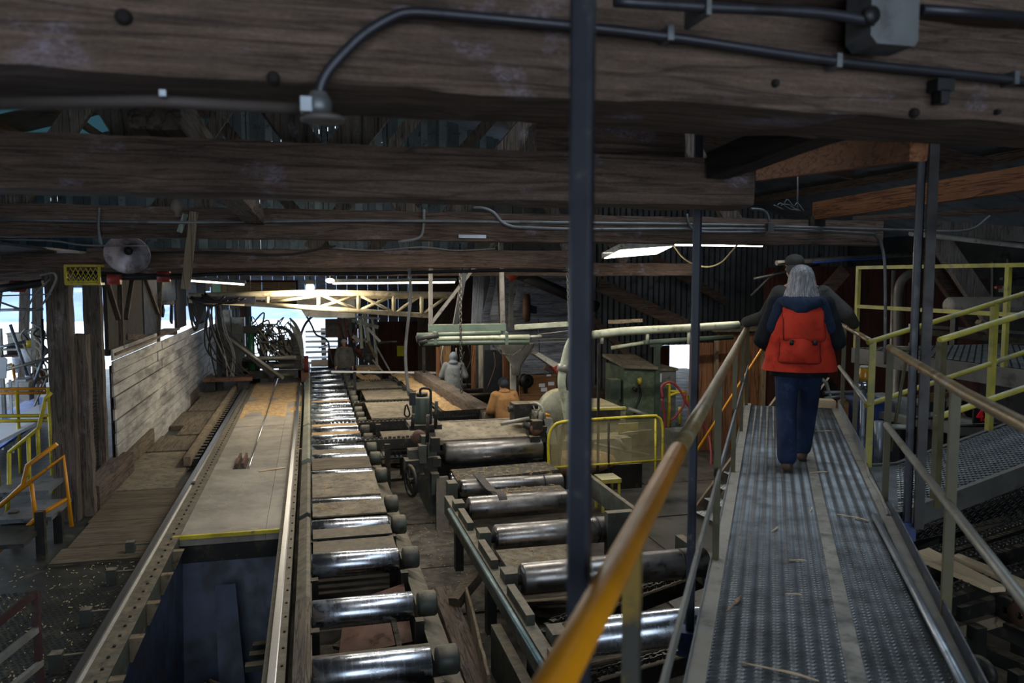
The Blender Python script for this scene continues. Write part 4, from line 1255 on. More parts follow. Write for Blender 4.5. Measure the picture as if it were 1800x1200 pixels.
for px in (8, 66):
    c = P(px, 600, y=19.5)
    add('upright', MB().box(c.x - 0.04, c.x + 0.04, 19.2, 19.3, -2.38, c.z + 0.3), RAILG, bs_)
cbn = thing('cable_tangle', P(60, 600, y=19), 'tangle of loose cables hanging in the bright side bay', 'cables')
for k in range(22):
    px, py = rnd.uniform(40, 78), rnd.uniform(560, 668)
    a = P(px, py, y=rnd.uniform(18.4, 20))
    add('cable', MB().tube(smoothpath([a, a + Vector((rnd.uniform(-0.3, 0.3), 0, -0.2)), a + Vector((rnd.uniform(-0.2, 0.4), 0, rnd.uniform(-0.9, -0.3)))], 5), 0.02, 5), rnd.choice((RUBBER, WHITEC, CABLEG)), cbn)
# mesh window screen between the posts
m = MB()
q0, q1 = P(140, 720, x=-3.35), P(170, 720, x=-3.35)
zt_, zb_ = 0.0, -1.45
for i in range(30):
    y = 12.3 + i * 0.06
    m.box(-3.36, -3.354, y, y + 0.01, zb_, zt_)
for i in range(24):
    z = zb_ + i * 0.06
    m.box(-3.356, -3.35, 12.3, 14.0, z, z + 0.01)
add('wire_screen', m, DARKN, None, 'dark wire mesh screen between the corner posts', 'screen')

# ================================================================== EDGER IN THE MIDDLE
def zz(px, py, y):
    return P(px, py, y=y)


ed = thing('edger_machine', (2.9, 13.4, -2.42), 'dusty green edger with a big steel feed roll, tank and handwheels', 'machine')
Ye = 13.4
L, R_ = 2.12, 3.95
# big feed roll, lower roll
zr = zz(850, 793, Ye).z
add('feed_roll', MB().lathe([(0, 0), (0.17, 0), (0.195, 0.02), (0.195, 1.73), (0.17, 1.75), (0, 1.75)], (2.17, Ye, zr), (1, 0, 0), 32), ROLLD, ed)
add('lower_roll', MB().lathe([(0, 0), (0.13, 0), (0.14, 0.02), (0.14, 1.75), (0, 1.77)], (2.2, Ye - 0.45, zr - 0.36), (1, 0, 0), 28), ROLL, ed)
add('shaft', MB().cyl((1.9, Ye, zr), (4.2, Ye, zr), 0.05, 12), DARKN, ed)
# dusty hood plate over the roll
add('hood_plate', MB().prism([(2.02, Ye + 0.15, zr + 0.20), (2.02, Ye + 1.0, zr + 0.36), (2.02, Ye + 1.0, zr + 0.32), (2.02, Ye + 0.15, zr + 0.12)], (1.98, 0, 0)), DUSTPL, ed)
add('rear_plate', MB().box(1.98, 3.95, Ye + 1.0, Ye + 1.08, -2.3, zr + 0.37), GREENM, ed)
# left stand
add('side_stand', MB().prism([(1.86, Ye - 0.35, -2.42), (1.86, Ye + 0.9, -2.42), (1.86, Ye + 0.9, zr + 0.55), (1.86, Ye + 0.2, zr + 0.62), (1.86, Ye - 0.2, zr + 0.2)], (0.16, 0, 0)), GREENM, ed)
add('side_stand', MB().prism([(4.0, Ye - 0.3, -2.42), (4.0, Ye + 0.9, -2.42), (4.0, Ye + 0.9, zr + 0.5), (4.0, Ye + 0.1, zr + 0.5), (4.0, Ye - 0.2, zr + 0.1)], (0.16, 0, 0)), GREENM, ed)
for k in range(16):
    px, py = rnd.uniform(724, 772), rnd.uniform(752, 858)
    c = zz(px, py, Ye - 0.3 - rnd.uniform(0, 0.25))
    w, h, d = rnd.uniform(0.05, 0.14), rnd.uniform(0.05, 0.2), rnd.uniform(0.05, 0.15)
    if k % 3:
        add('casting', MB().box(c.x - w, c.x + w, c.y - d, c.y + d, c.z - h, c.z + h), GREENM if k % 2 else DARK, ed)
    else:
        add('linkage', MB().cyl(c, c + Vector((0.02, 0, rnd.uniform(0.2, 0.5))), 0.03, 8), DARK, ed)


def handwheel(name, c, r, axis, mat, par, spokes=4):
    c = Vector(c)
    ax = Vector(axis).normalized()
    u = ax.orthogonal().normalized()
    v = ax.cross(u)
    m = MB().tube(arc(c, r, 0, 2 * PI * 23 / 24, u, v, 23), 0.016 + r * 0.06, 8, closed=True)
    w = add(name, m, mat, par)
    for k in range(spokes):
        a = 2 * PI * k / spokes + 0.4
        add('spoke', MB().cyl(c, c + (u * math.cos(a) + v * math.sin(a)) * r, 0.014, 6), mat, w)
    add('hub', MB().cyl(c - ax * 0.04, c + ax * 0.04, 0.05, 10), mat, w)


handwheel('handwheel', zz(722, 845, Ye - 0.75), 0.24, (1, 0.25, 0), DARK, ed)
handwheel('handwheel', zz(943, 727, Ye + 0.3), 0.2, (0.9, 0.5, 0.1), RAILG, ed, 5)
c = zz(758, 745, Ye - 0.1)
# tank
tk = zz(742, 742, Ye + 0.2)
ztop = zz(742, 696, Ye + 0.2).z
TANKM = M_paint('tank_green', (52, 62, 54), wear=(70, 64, 52), wearf=(0.58, 0.7), rough=0.5, dust=DUST)
tank = add('tank', MB().lathe([(0, 0), (0.17, 0), (0.175, 0.02), (0.175, ztop - tk.z - 0.03), (0.15, ztop - tk.z), (0, ztop - tk.z)], (tk.x, Ye + 0.2, tk.z), (0, 0, 1), 26), TANKM, ed)
add('tank_cap', MB().cyl((tk.x + 0.0, Ye + 0.2, ztop), (tk.x + 0.0, Ye + 0.2, ztop + 0.06), 0.10, 14), DARK, tank)
add('tank_pipe', MB().tube(smoothpath([zz(757, 748, Ye), zz(757, 700, Ye), zz(756, 685, Ye), zz(746, 682, Ye), zz(739, 685, Ye), zz(739, 696, Ye)], 4), 0.022, 8), DARKN, ed)
add('tank_base', MB().box(tk.x - 0.25, tk.x + 0.3, Ye - 0.1, Ye + 0.5, tk.z - 0.08, tk.z), DARK, ed)
# right end: motor block, levers
c = zz(912, 724, Ye + 0.5)
add('motor_block', MB().box(c.x - 0.12, c.x + 0.2, c.y - 0.15, c.y + 0.2, c.z - 0.17, c.z + 0.17), DARK, ed)
add('motor_shaft', MB().cyl(c + Vector((-0.2, 0, 0.06)), c + Vector((0.35, 0, 0.1)), 0.06, 12), DARKN, ed)
for (a, b, mt, r) in (((958, 728), (966, 730), YELO, 0.03), ((952, 728), (952, 748), YELO, 0.022), ((880, 745), (930, 735), RAILG, 0.035), ((920, 745), (948, 760), DARK, 0.06), ((936, 752), (944, 790), RAILG, 0.05), ((952, 725), (946, 770), GREENM, 0.05)):
    add('lever', MB().cyl(zz(*a, Ye + 0.1), zz(*b, Ye + 0.1), r, 8), mt, ed)
for k in range(9):
    px, py = rnd.uniform(925, 958), rnd.uniform(745, 805)
    c = zz(px, py, Ye + rnd.uniform(-0.2, 0.4))
    add('casting', MB().box(c.x - 0.09, c.x + 0.09, c.y - 0.1, c.y + 0.1, c.z - rnd.uniform(0.05, 0.12), c.z + 0.1), DARK if k % 2 else GREENM, ed)
add('bearing_hub', MB().lathe([(0, -0.06), (0.11, -0.06), (0.11, 0.02), (0.06, 0.06), (0, 0.06)], zz(944, 754, Ye - 0.05), (0.2, -1, 0.2), 16), RUST, ed)
add('bearing_hub', MB().lathe([(0, -0.06), (0.12, -0.06), (0.12, 0.02), (0.06, 0.06), (0, 0.06)], zz(737, 768, Ye - 0.3), (0.1, -1, 0.1), 16), RUST, ed)
# comb of press fingers behind
cb0, cb1 = zz(758, 735, Ye + 2.2), zz(884, 727, Ye + 2.2)
comb = add('finger_bar', MB().cyl(cb0, cb1, 0.06, 10), DARKN, ed)
for i in range(38):
    p = cb0.lerp(cb1, (i + 0.5) / 38)
    add('finger', MB().prism([p + Vector((-0.012, -0.05, 0.14)), p + Vector((-0.012, 0.05, 0.12)), p + Vector((-0.012, 0.03, -0.16)), p + Vector((-0.012, -0.06, -0.14))], (0.024, 0, 0)), DARK, comb)
add('front_tube', MB().cyl(zz(760, 752, Ye + 1.4), zz(905, 738, Ye + 1.4), 0.035, 10), RAILG, ed)
# table plate in front of the rolls
tz = -1.62
pl = [P(793, 826, z=tz), P(960, 812, z=tz), P(982, 826, z=tz), P(803, 845, z=tz)]
add('table_plate', MB().prism([p - Vector((0, 0, 0.03)) for p in pl], (0, 0, 0.04)), M_paint('dusty_black_plate', (60, 56, 48), wear=(140, 124, 92), wearf=(0.52, 0.66), rough=0.8, scale=14), ed)
add('front_leg', MB().prism([(1.95, Ye - 0.6, -1.7), (2.15, Ye - 0.6, -1.7), (2.05, Ye - 1.2, -2.42), (1.85, Ye - 1.2, -2.42)], (0, 0.1, 0)), DARK, ed)

# ================================================================== SECOND ROLLER CONVEYOR
r2 = thing('outfeed_rollers', (2.9, 8.5, -2.42), 'wide near conveyor of large oily rolls under the walkway', 'conveyor')
zc = -1.56
r2first = None
for (y, x0, x1, r, mt) in ((11.55, 2.12, 3.72, 0.13, ROLLD), (10.5, 2.03, 3.76, 0.16, ROLLD), (9.2, 2.10, 3.72, 0.16, ROLLD), (7.85, 2.08, 4.2, 0.165, ROLLD), (6.4, 2.15, 4.1, 0.165, ROLL), (5.0, 2.15, 4.1, 0.165, ROLL)):
    ro = add('roller', MB().lathe([(0, 0), (r * 0.86, 0), (r, 0.025), (r, x1 - x0 - 0.025), (r * 0.86, x1 - x0), (0, x1 - x0)], (x0, y, zc), (1, 0, 0), 32), mt, r2)
    add('axle', MB().cyl((x0 - 0.16, y, zc), (x0, y, zc), 0.06, 12), DARKN, ro)
    add('bearing', MB().box(x0 - 0.2, x0 - 0.06, y - 0.11, y + 0.11, zc - 0.12, zc + 0.11), GREENM, r2)
    add('end_sleeve', MB().cyl((x1 - 0.32, y, zc), (x1 - 0.30, y, zc), r + 0.004, 28), DARKN, ro)
add('side_frame', MB().box(1.82, 1.94, 4.5, 11.2, -1.82, -1.56), GREENM, r2)
for y0, y1 in ((4.6, 6.1), (6.75, 7.5), (8.2, 8.9), (9.55, 10.2)):
    add('frame_cap', MB().box(1.84, 1.92, y0, y1, -1.56, -1.46), GREENM, r2)
add('side_frame', MB().box(4.2, 4.3, 4.5, 8.6, -1.85, -1.5), GREENM, r2)
add('lower_frame', MB().box(1.70, 1.80, 4.5, 7.6, -2.42, -1.9), GREENM, r2)
for y in (4.9, 6.6, 8.4, 10.4):
    add('frame_leg', MB().box(1.84, 1.95, y, y + 0.14, -2.42, -1.8), DARK, r2)
add('control_pipe', MB().cyl((1.74, 10.3, -1.50), (1.74, 4.5, -1.50), 0.028, 10), M_paint('teal_pipe', (96, 116, 116), wear=(70, 80, 80), rough=0.4, metal=0.4), r2)
st_ = [(3.84, 11.6, -1.55), (3.84, 9.0, -1.55), (3.84, 9.0, -1.28), (3.84, 11.5, -1.25)]
add('stop_plate', MB().prism(st_, (0.06, 0, 0)), GREENM, r2)
add('stop_arm', MB().prism([(3.84, 9.0, -1.3), (3.84, 9.12, -1.3), (3.84, 9.12, -1.85), (3.84, 9.0, -1.85)], (-0.35, 0, 0)), GREENM, r2)
for k, (px0, py0, px1, py1) in enumerate(((862, 968, 1016, 1000), (920, 848, 985, 870))):
    pass
add('dust_plate', MB().box(2.06, 2.95, 8.15, 8.95, -1.66, -1.62), DUSTPL, r2)
add('dust_plate', MB().box(2.5, 3.6, 10.75, 11.3, -1.58, -1.54), M_paint('dusty_black_plate', (60, 56, 48)), r2)
add('dust_plate', MB().box(2.2, 3.4, 9.5, 10.2, -1.86, -1.82), PLANK, r2)
# bent strap over a roll
m = MB()
pts = smoothpath([(2.42, 11.8, -1.42), (2.42, 11.5, -1.41), (2.47, 11.0, -1.46), (2.5, 10.6, -1.39), (2.5, 10.42, -1.42), (2.5, 10.34, -1.56)], 5)
for i in range(len(pts) - 1):
    m.bar(pts[i], pts[i + 1], 0.12, 0.012)
add('strap', m, RUBBER if False else M_flat('dark_strap', (66, 60, 56)), r2)


def chain_conveyor(name, a, b, label, mat=DARK, w=0.12, sprocket=True):
    a, b = Vector(a), Vector(b)
    d = (b - a).normalized()
    t = thing(name, a, label, 'chain')
    add('guide_bar', MB().bar(a - Vector((0, 0, 0.14)), b - Vector((0, 0, 0.14)), w * 0.7, 0.16), mat, t)
    n = int((b - a).length / 0.075)
    m = MB()
    up_ = Vector((0, 0, 1))
    sd_ = d.cross(up_)
    for i in range(n):
        p = a + d * (i * 0.075)
        o_ = 0.022 if i % 2 else 0.034
        for s_ in (-1, 1):
            m.bar(p + sd_ * o_ * s_, p + d * 0.07 + sd_ * o_ * s_, 0.01, 0.045)
        m.cyl(p + d * 0.035 - sd_ * 0.045, p + d * 0.035 + sd_ * 0.045, 0.018, 6)
    # return loop round the end
    c = a + Vector((0, 0, -0.14))
    for i in range(7):
        an = PI / 2 + PI * i / 6
        p = c + d * (0.14 * math.cos(an)) + up_ * (0.14 * math.sin(an))
        m.bar(p - sd_ * 0.035, p + sd_ * 0.035, 0.05, 0.03)
    add('chain', m, CHAINM, t, kind='stuff')
    if sprocket:
        add('sprocket', MB().lathe([(0, -0.02), (0.11, -0.02), (0.11, 0.02), (0, 0.02)], c, sd_, 14), DARK, t)
    return t


a, b = P(972, 1092, z=-1.80), P(1300, 975, z=-1.80)
chain_conveyor('chain_conveyor', a, b, 'drive chain with end loop below the third large roll')
a, b = P(1040, 1185, z=-1.82), P(1330, 1105, z=-1.82)
chain_conveyor('chain_conveyor', a, b, 'drive chain running under the walkway below the nearest roll')
# timbers and dust under the near conveyor
for k, (a, b, w, h, mt) in enumerate([((1.45, 4.5, -2.32), (1.5, 9.5, -2.32), 0.25, 0.2, BEAMY), ((1.55, 8.9, -2.2), (1.95, 9.4, -2.05), 0.14, 0.14, PLANK), ((1.5, 6.8, -2.15), (1.72, 9.0, -2.2), 0.03, 0.3, RUSTD), ((2.3, 7.2, -2.2), (3.6, 7.4, -2.2), 0.3, 0.06, PLANK),
                                      ((2.6, 6.2, -2.3), (4.4, 5.4, -2.2), 0.2, 0.06, BEAM), ((2.2, 9.0, -2.25), (3.9, 8.8, -2.25), 0.4, 0.05, PLANK)]):
    add('floor_timber', MB().rough(a, b, w, h, 0.2, 0.01, seed=k), mt, None, ['long dirty floor timber between the two conveyors', 'short square timber block beside the near conveyor leg', 'dusty side board below the teal pipe', 'wide plank under the oily rolls',
        'slanting plank under the drive chain', 'dusty board below the second oily roll'][k], 'timber')
# wood chips strewn about (nobody could count them)
m = MB()
for k in range(900):
    if k < 520:
        x, y, z = rnd.uniform(-3.6, -2.0), rnd.uniform(5.6, 10.2), -1.743
    elif k < 700:
        x, y, z = rnd.uniform(1.2, 2.0), rnd.uniform(6, 13), -2.385
    else:
        x, y, z = rnd.uniform(-1.6, -0.6), rnd.uniform(10.5, 17), -1.622
    a_ = rnd.uniform(0, PI)
    l_ = rnd.choice((0.004, 0.006, 0.008, 0.012, 0.02)) * (1.0 if k < 520 else 0.8)
    d = Vector((math.cos(a_), math.sin(a_), 0)) * l_
    m.bar((x - d.x, y - d.y, z), (x + d.x, y + d.y, z + 0.004), rnd.uniform(0.004, 0.011), 0.004)
add('wood_chips', m, M_flat('pale_wood_chip', (198, 176, 138), 0.9), None, 'pale wood chips strewn over the floor plates', 'wood chips', None, 'stuff')

m = MB()
for k in range(420):
    sp = [(2.1, 2.9, 8.2, 8.9, -1.615), (1.2, 2.0, 5.4, 12.5, -2.38), (0.0, 0.9, 10.55, 11.1, -1.515), (0.0, 0.9, 11.5, 12.8, -1.515), (2.1, 3.8, 12.2, 12.9, -1.605), (2.6, 3.5, 10.8, 11.3, -1.535)][k % 6]
    c = Vector((rnd.uniform(sp[0], sp[1]), rnd.uniform(sp[2], sp[3]), sp[4] + 0.004))
    a_ = rnd.uniform(0, PI)
    l_ = rnd.choice((0.015, 0.025, 0.04, 0.07))
    d = Vector((math.cos(a_), math.sin(a_), 0)) * l_
    m.tube([c - d, c + Vector((d.y * 0.25, -d.x * 0.25, 0.006)), c + d], 0.0028, 4)
add('wood_shavings', m, M_flat('straw_shaving', (190, 160, 112), 0.9), None, 'thin straw coloured shavings lying on the conveyor plates', 'shavings', None, 'stuff')

# ================================================================== MACHINE WITH YELLOW SCREEN GUARD
gm = thing('guarded_machine', (5.2, 13.2, -2.42), 'grey green planer body behind the yellow framed wire screen', 'machine')
GREYG = M_paint('grey_green_sheet', (134, 134, 116), wear=(104, 98, 78), wearf=(0.5, 0.66), rough=0.6, dust=(180, 160, 112))
x0, x1 = zz(953, 0, 14.6).x, zz(1108, 0, 14.6).x
add('body', MB().box(x0, x1, 14.6, 16.0, -2.42, zz(1000, 722, 14.6).z), GREYG, gm)
add('top_edge', MB().box(x0 + 0.3, x1, 14.56, 14.66, zz(1000, 723, 14.6).z, zz(1000, 719, 14.6).z), YELL, gm)
add('top_edge', MB().box(x0 + 0.2, x1, 15.9, 16.0, zz(1000, 710, 16).z, zz(1000, 706, 16).z), YELL, gm)
add('recess_shade_slab', MB().box(zz(998, 0, 14.5).x, zz(1100, 0, 14.5).x, 14.54, 14.6, zz(1000, 742, 14.6).z, zz(1000, 724, 14.6).z), DARKN, gm)  # solid black slab on the front stands for the shade of a recess
add('pulley_cover', MB().lathe([(0, 0), (0.42, 0), (0.42, 0.16), (0.38, 0.2), (0, 0.2)], zz(980, 720, 14.6), (0, -1, 0), 28), GREYG, gm)
add('belt_wheel', MB().lathe([(0.1, -0.04), (0.45, -0.04), (0.45, 0.04), (0.1, 0.04)], zz(985, 785, 13.9), (0.9, -0.4, 0), 28), DARK, gm)
add('front_panel', MB().box(zz(970, 0, 14.0).x, zz(1120, 0, 14.0).x, 14.0, 14.6, zz(1000, 832, 14).z, zz(1000, 775, 14).z), GREYG, gm)
add('lower_box', MB().box(zz(990, 0, 13.8).x, zz(1140, 0, 13.8).x, 13.8, 14.4, -2.42, zz(1000, 822, 13.8).z), DARK, gm)
m = MB().ball(zz(1010, 812, 13.9), 0.55, 16, (1.5, 0.7, 0.42))
add('sawdust_heap', m, SAWDUST, gm, kind='stuff')
for (a, b, r) in (((1045, 780), (1140, 800), 0.03), ((1090, 762), (1145, 755), 0.02), ((1085, 770), (1100, 790), 0.04)):
    add('linkage', MB().cyl(zz(*a, 13.7), zz(*b, 13.7), r, 8), RAILG, gm)
add('warning_label', MB().box(zz(1096, 0, 13.95).x, zz(1132, 0, 13.95).x, 13.95, 13.99, zz(1100, 764, 13.95).z, zz(1100, 744, 13.95).z), YELL, gm)
# the guard itself
yg = 13.0
gd = thing('wire_guard', zz(1065, 870, yg), 'yellow tube framed wire screen guard in front of the planer', 'guard')
corners = [zz(966, 842, yg), zz(964, 775, yg), zz(972, 750, yg), zz(990, 741, yg), zz(1040, 737, yg), zz(1140, 731, yg), zz(1156, 733, yg), zz(1164, 745, yg), zz(1165, 780, yg), zz(1162, 870, yg)]
add('frame_tube', MB().tube(smoothpath(corners, 5), 0.026, 8), YEL, gd)
add('frame_tube', MB().cyl(zz(964, 822, yg), zz(1164, 808, yg), 0.02, 8), YEL, gd)
for px in (1070, 1152):
    add('post', MB().cyl(zz(px, 735, yg), zz(px, 870, yg), 0.02, 8), YEL if px > 1100 else DARK, gd)
m = MB()
a0, a1 = zz(968, 780, yg).x, zz(1163, 780, yg).x
zt0, zb0 = zz(1065, 737, yg).z, zz(1065, 815, yg).z
nx = int((a1 - a0) / 0.02)
for i in range(nx):
    x = a0 + i * 0.02
    m.box(x, x + 0.0065, yg - 0.002, yg + 0.0015, zb0, zt0 - 0.02)
nz = int((zt0 - zb0) / 0.02)
for i in range(nz):
    z = zb0 + i * 0.02
    m.box(a0, a1, yg - 0.004, yg - 0.0005, z, z + 0.0065)
add('wire_mesh', m, M_paint('dusty_yellow_wire', (150, 138, 100), rough=0.8), gd, kind='stuff')
sb = thing('yellow_stool', zz(1080, 870, 12.6), 'low yellow angle iron stool in front of the planer', 'stool')
add('seat', MB().box(zz(1062, 0, 12.6).x, zz(1098, 0, 12.6).x, 12.5, 12.9, zz(1080, 846, 12.6).z, zz(1080, 839, 12.6).z), YELL, sb)
for px in (1066, 1095):
    for y in (12.52, 12.85):
        add('leg', MB().box(zz(px, 0, 12.6).x - 0.02, zz(px, 0, 12.6).x + 0.02, y, y + 0.04, -2.42, zz(1080, 845, 12.6).z), YELL, sb)

# ================================================================== GREEN CABINET, GAS MANIFOLD, HOSES
yc = 17.5
gc = thing('green_cabinet', zz(1135, 745, yc), 'green sheet metal cabinet with a sawdust covered lid', 'cabinet')
xa, xb = zz(1104, 0, yc).x, zz(1160, 0, yc).x
zt = zz(1130, 645, yc).z
add('body', MB().box(xa, xb, yc, yc + 1.2, -2.42, zt), M_paint('speckled_green', (80, 92, 74), wear=(126, 118, 88), wearf=(0.56, 0.64), rough=0.6, scale=16), gc)
add('lid', MB().prism([(xa - 0.05, yc - 0.1, zt), (xb + 0.05, yc - 0.1, zt - 0.06), (xb + 0.05, yc + 1.3, zt + 0.1), (xa - 0.05, yc + 1.3, zt + 0.14)], (0, 0, 0.07)), DUSTPL, gc)
add('corner_post', MB().box(xb, xb + 0.12, yc - 0.06, yc + 0.06, -2.42, zz(1160, 605, yc).z), GREENB, gc)
add('top_bar', MB().bar(zz(1144, 606, yc), zz(1162, 606, yc), 0.1, 0.1), GREENB, gc)
add('valve', MB().cyl(zz(1113, 682, yc - 0.15), zz(1119, 686, yc - 0.15), 0.05, 10), DARK, gc)
add('fitting', MB().cyl(zz(1124, 664, yc - 0.1), zz(1125, 675, yc - 0.1), 0.05, 10), YEL, gc)
add('cable', MB().tube(smoothpath([zz(1123, 676, yc - 0.1), zz(1126, 695, yc - 0.1), zz(1118, 715, yc - 0.1), zz(1116, 728, yc - 0.1)], 5), 0.025, 6), RUBBER, gc)
add('side_pipe', MB().tube([zz(1104, 718, yc - 0.2), zz(1150, 733, yc - 0.2)], 0.05, 8), RAILG, gc)
add('junction_box', MB().box(zz(1080, 0, yc).x, zz(1099, 0, yc).x, yc, yc + 0.3, zz(1090, 702, yc).z, zz(1090, 667, yc).z), GREENB, gc)
sc_c = thing('steel_cabinet', zz(1185, 760, yc), 'pale stainless cabinet beside the green one with hoses in front', 'cabinet')
xa2, xb2 = zz(1163, 0, yc).x, zz(1203, 0, yc).x
zt2 = zz(1180, 652, yc).z
add('body', MB().box(xa2 + 0.03, xb2, yc + 0.1, yc + 0.9, -2.42, zt2), M_paint('stainless_sheet', (150, 156, 152), wear=(112, 116, 108), rough=0.35, metal=0.5), sc_c)
add('lid', MB().box(xa2, xb2 + 0.03, yc + 0.05, yc + 0.95, zt2, zt2 + 0.06), DUSTPL, sc_c)
add('white_label', MB().box(zz(1161, 0, yc).x + 0.1, zz(1176, 0, yc).x, yc + 0.08, yc + 0.1, zz(1170, 672, yc).z, zz(1170, 657, yc).z), WHITEP, sc_c)
add('drum', MB().box(zz(1186, 0, 16.2).x, zz(1232, 0, 16.2).x, 16.0, 16.5, -2.42, zz(1200, 755, 16.2).z), M_paint('grey_sheet_box', (96, 98, 92), wear=(72, 72, 66), rough=0.5), sc_c)
mf = thing('gas_manifold', zz(1176, 752, 17.0), 'bright yellow pipe manifold in front of the steel cabinet', 'pipework')
for (pts, r) in (([(1176, 750), (1176, 675), (1170, 675)], 0.045), ([(1176, 695), (1190, 690), (1205, 688), (1208, 700), (1208, 712)], 0.035), ([(1176, 687), (1205, 688)], 0.03), ([(1195, 745), (1195, 715)], 0.04)):
    add('pipe', MB().tube([zz(p[0], p[1], 17.0) for p in pts], r, 8), YEL, mf)
add('base_stub', MB().cyl(zz(1176, 748, 17), Vector((zz(1176, 748, 17).x, 17, -2.42)), 0.05, 8), GREENM, mf)
for k, (pts, lab) in enumerate((([(1165, 700), (1163, 680), (1172, 672), (1185, 674), (1198, 690), (1205, 705), (1226, 735), (1244, 760), (1250, 800), (1245, 840), (1228, 865), (1200, 883), (1180, 884)], 'long red hose looping down to the floor past the plywood'),
                                ([(1163, 700), (1168, 730), (1172, 770), (1176, 815)], 'red hose hanging straight down beside the yellow manifold'), ([(1205, 690), (1200, 715), (1184, 735), (1178, 738)], 'short red hose curving below the yellow manifold'))):
    ys_ = 16.8 if k else 15.6
    add('red_hose', MB().tube(smoothpath([zz(p[0], p[1], ys_ - (0.0 if i < 8 else 0.25 * (i - 7))) for i, p in enumerate(pts)], 5), 0.028, 7), REDHOSE, None, lab, 'hose')

# ================================================================== BENT PALE PIPE
bpz = thing('bent_pipe', zz(1005, 745, 13.5), 'long pale green pipe bending up and over toward the walkway', 'pipe')
yb_ = 13.5
add('riser', MB().tube(smoothpath([zz(1000, 745, yb_), zz(993, 705, yb_), zz(987, 670, yb_), zz(994, 630, yb_), zz(1004, 600, yb_), zz(1022, 590, yb_), zz(1045, 588, yb_), zz(1100, 582, yb_), zz(1200, 577, yb_), zz(1298, 571, yb_)], 6), 0.075, 12), PALEG, bpz)
add('clamp', MB().cyl(zz(988, 652, yb_), zz(990, 640, yb_), 0.1, 12), RAILG, bpz)
for px in (1058, 1138, 1211):
    add('hanger_post', MB().cyl(zz(px, 580, yb_), zz(px, 604, yb_), 0.035, 8), PALEG, bpz)
    add('hanger_tail', MB().box(zz(px, 0, yb_).x - 0.02, zz(px, 0, yb_).x + 0.02, yb_ - 0.02, yb_ + 0.02, -2.42, zz(px, 604, yb_).z), DARK, bpz) if px < 1100 else None
add('lower_rail', MB().tube([zz(1075, 611, 16), zz(1140, 601, 16)], 0.04, 8), PALEG, bpz)
add('green_rail', MB().tube([zz(1130, 602, 16), zz(1288, 592, 16)], 0.06, 6), GREENB, bpz)

# ================================================================== HANGING GREEN RACK
hr = thing('hanging_rack', zz(835, 590, 15.0), 'green rack of long tubes hung from the beam on struts and chain', 'rack')
yk = 15.0
add('channel', MB().box(zz(749, 0, yk).x, zz(887, 0, yk).x, yk - 0.1, yk + 0.12, zz(800, 582, yk).z, zz(800, 570, yk).z), GREENB, hr)
for (a, b, r, mt) in (((733, 589), (880, 585), 0.045, GREENB), ((740, 595), (930, 592), 0.05, PALEG), ((744, 603), (930, 601), 0.05, GREENB), ((732, 596), (770, 589), 0.07, DARK), ((736, 602), (750, 598), 0.07, DARK), ((930, 592), (952, 591), 0.03, RAILG)):
    add('tube', MB().cyl(zz(*a, yk - 0.2), zz(*b, yk - 0.2), r, 10), mt, hr)
for px in (757, 885):
    add('drop_plate', MB().box(zz(px, 0, yk).x - 0.03, zz(px, 0, yk).x + 0.03, yk - 0.25, yk, zz(px, 604, yk).z, zz(px, 582, yk).z), GREENB, hr)
STRUT = M_paint('grey_strut', (96, 92, 86), wear=(66, 62, 58), rough=0.5, metal=0.4)
ybm = 11.95
for (a, b, w, mt) in (((757, 422), (757, 572), 0.07, STRUT), ((825, 428), (800, 572), 0.09, DARKN), ((868, 425), (755, 572), 0.06, STRUT), ((880, 424), (884, 575), 0.08, STRUT)):
    p, q = zz(*a, yk), zz(*b, yk)
    add('strut', MB().bar(p, q, w, w, up=(0, 1, 0)), mt, hr)
add('hanger_plate', MB().box(zz(805, 0, 7.7).x, zz(855, 0, 7.7).x, 7.74, 7.78, zz(830, 418, 7.7).z, zz(830, 412, 7.7).z), GALV, hr)
for k in range(10):
    pass


def hang_chain(name, top, bot, label, link=0.055, mat=None, drop=0):
    a, b = Vector(top), Vector(bot)
    n = max(2, int((a - b).length / (link * 0.72)))
    t = MB()
    for i in range(n):
        p = a.lerp(b, i / n)
        q = a.lerp(b, (i + 1) / n)
        if drop:
            p.z -= drop * 4 * (i / n) * (1 - i / n)
            q.z -= drop * 4 * ((i + 1) / n) * (1 - (i + 1) / n)
        ax = (q - p).normalized()
        u = ax.orthogonal().normalized()
        v = ax.cross(u)
        w_ = u if i % 2 else v
        c_ = (p + q) / 2
        pts = [c_ + ax * (link * 0.5 * math.cos(x)) + w_ * (link * 0.28 * math.sin(x)) for x in [2 * PI * k / 8 for k in range(8)]]
        t.tube(pts, link * 0.11, 4, closed=True)
    return add(name, t, mat or CHAINM, None, label, 'chain')


hang_chain('hanging_chain', zz(808, 424, 14.7), zz(811, 690, 14.7), 'chain hanging through the green rack', 0.09)
hang_chain('hanging_chain', zz(995, 424, 12.6), zz(1003, 600, 12.6), 'pale chain hanging beside the bent pipe', 0.075, M_paint('pale_chain', (150, 146, 128), rough=0.5, metal=0.4))
hang_chain('hanging_chain', zz(1033, 422, 8.0), zz(1035, 560, 8.0), 'thin chain hanging close behind the near blue post', 0.04)
hang_chain('sagging_chain', zz(866, 606, 14.8), zz(926, 603, 14.8), 'saggy chain looped below the green rack', 0.07, None, 0.22)

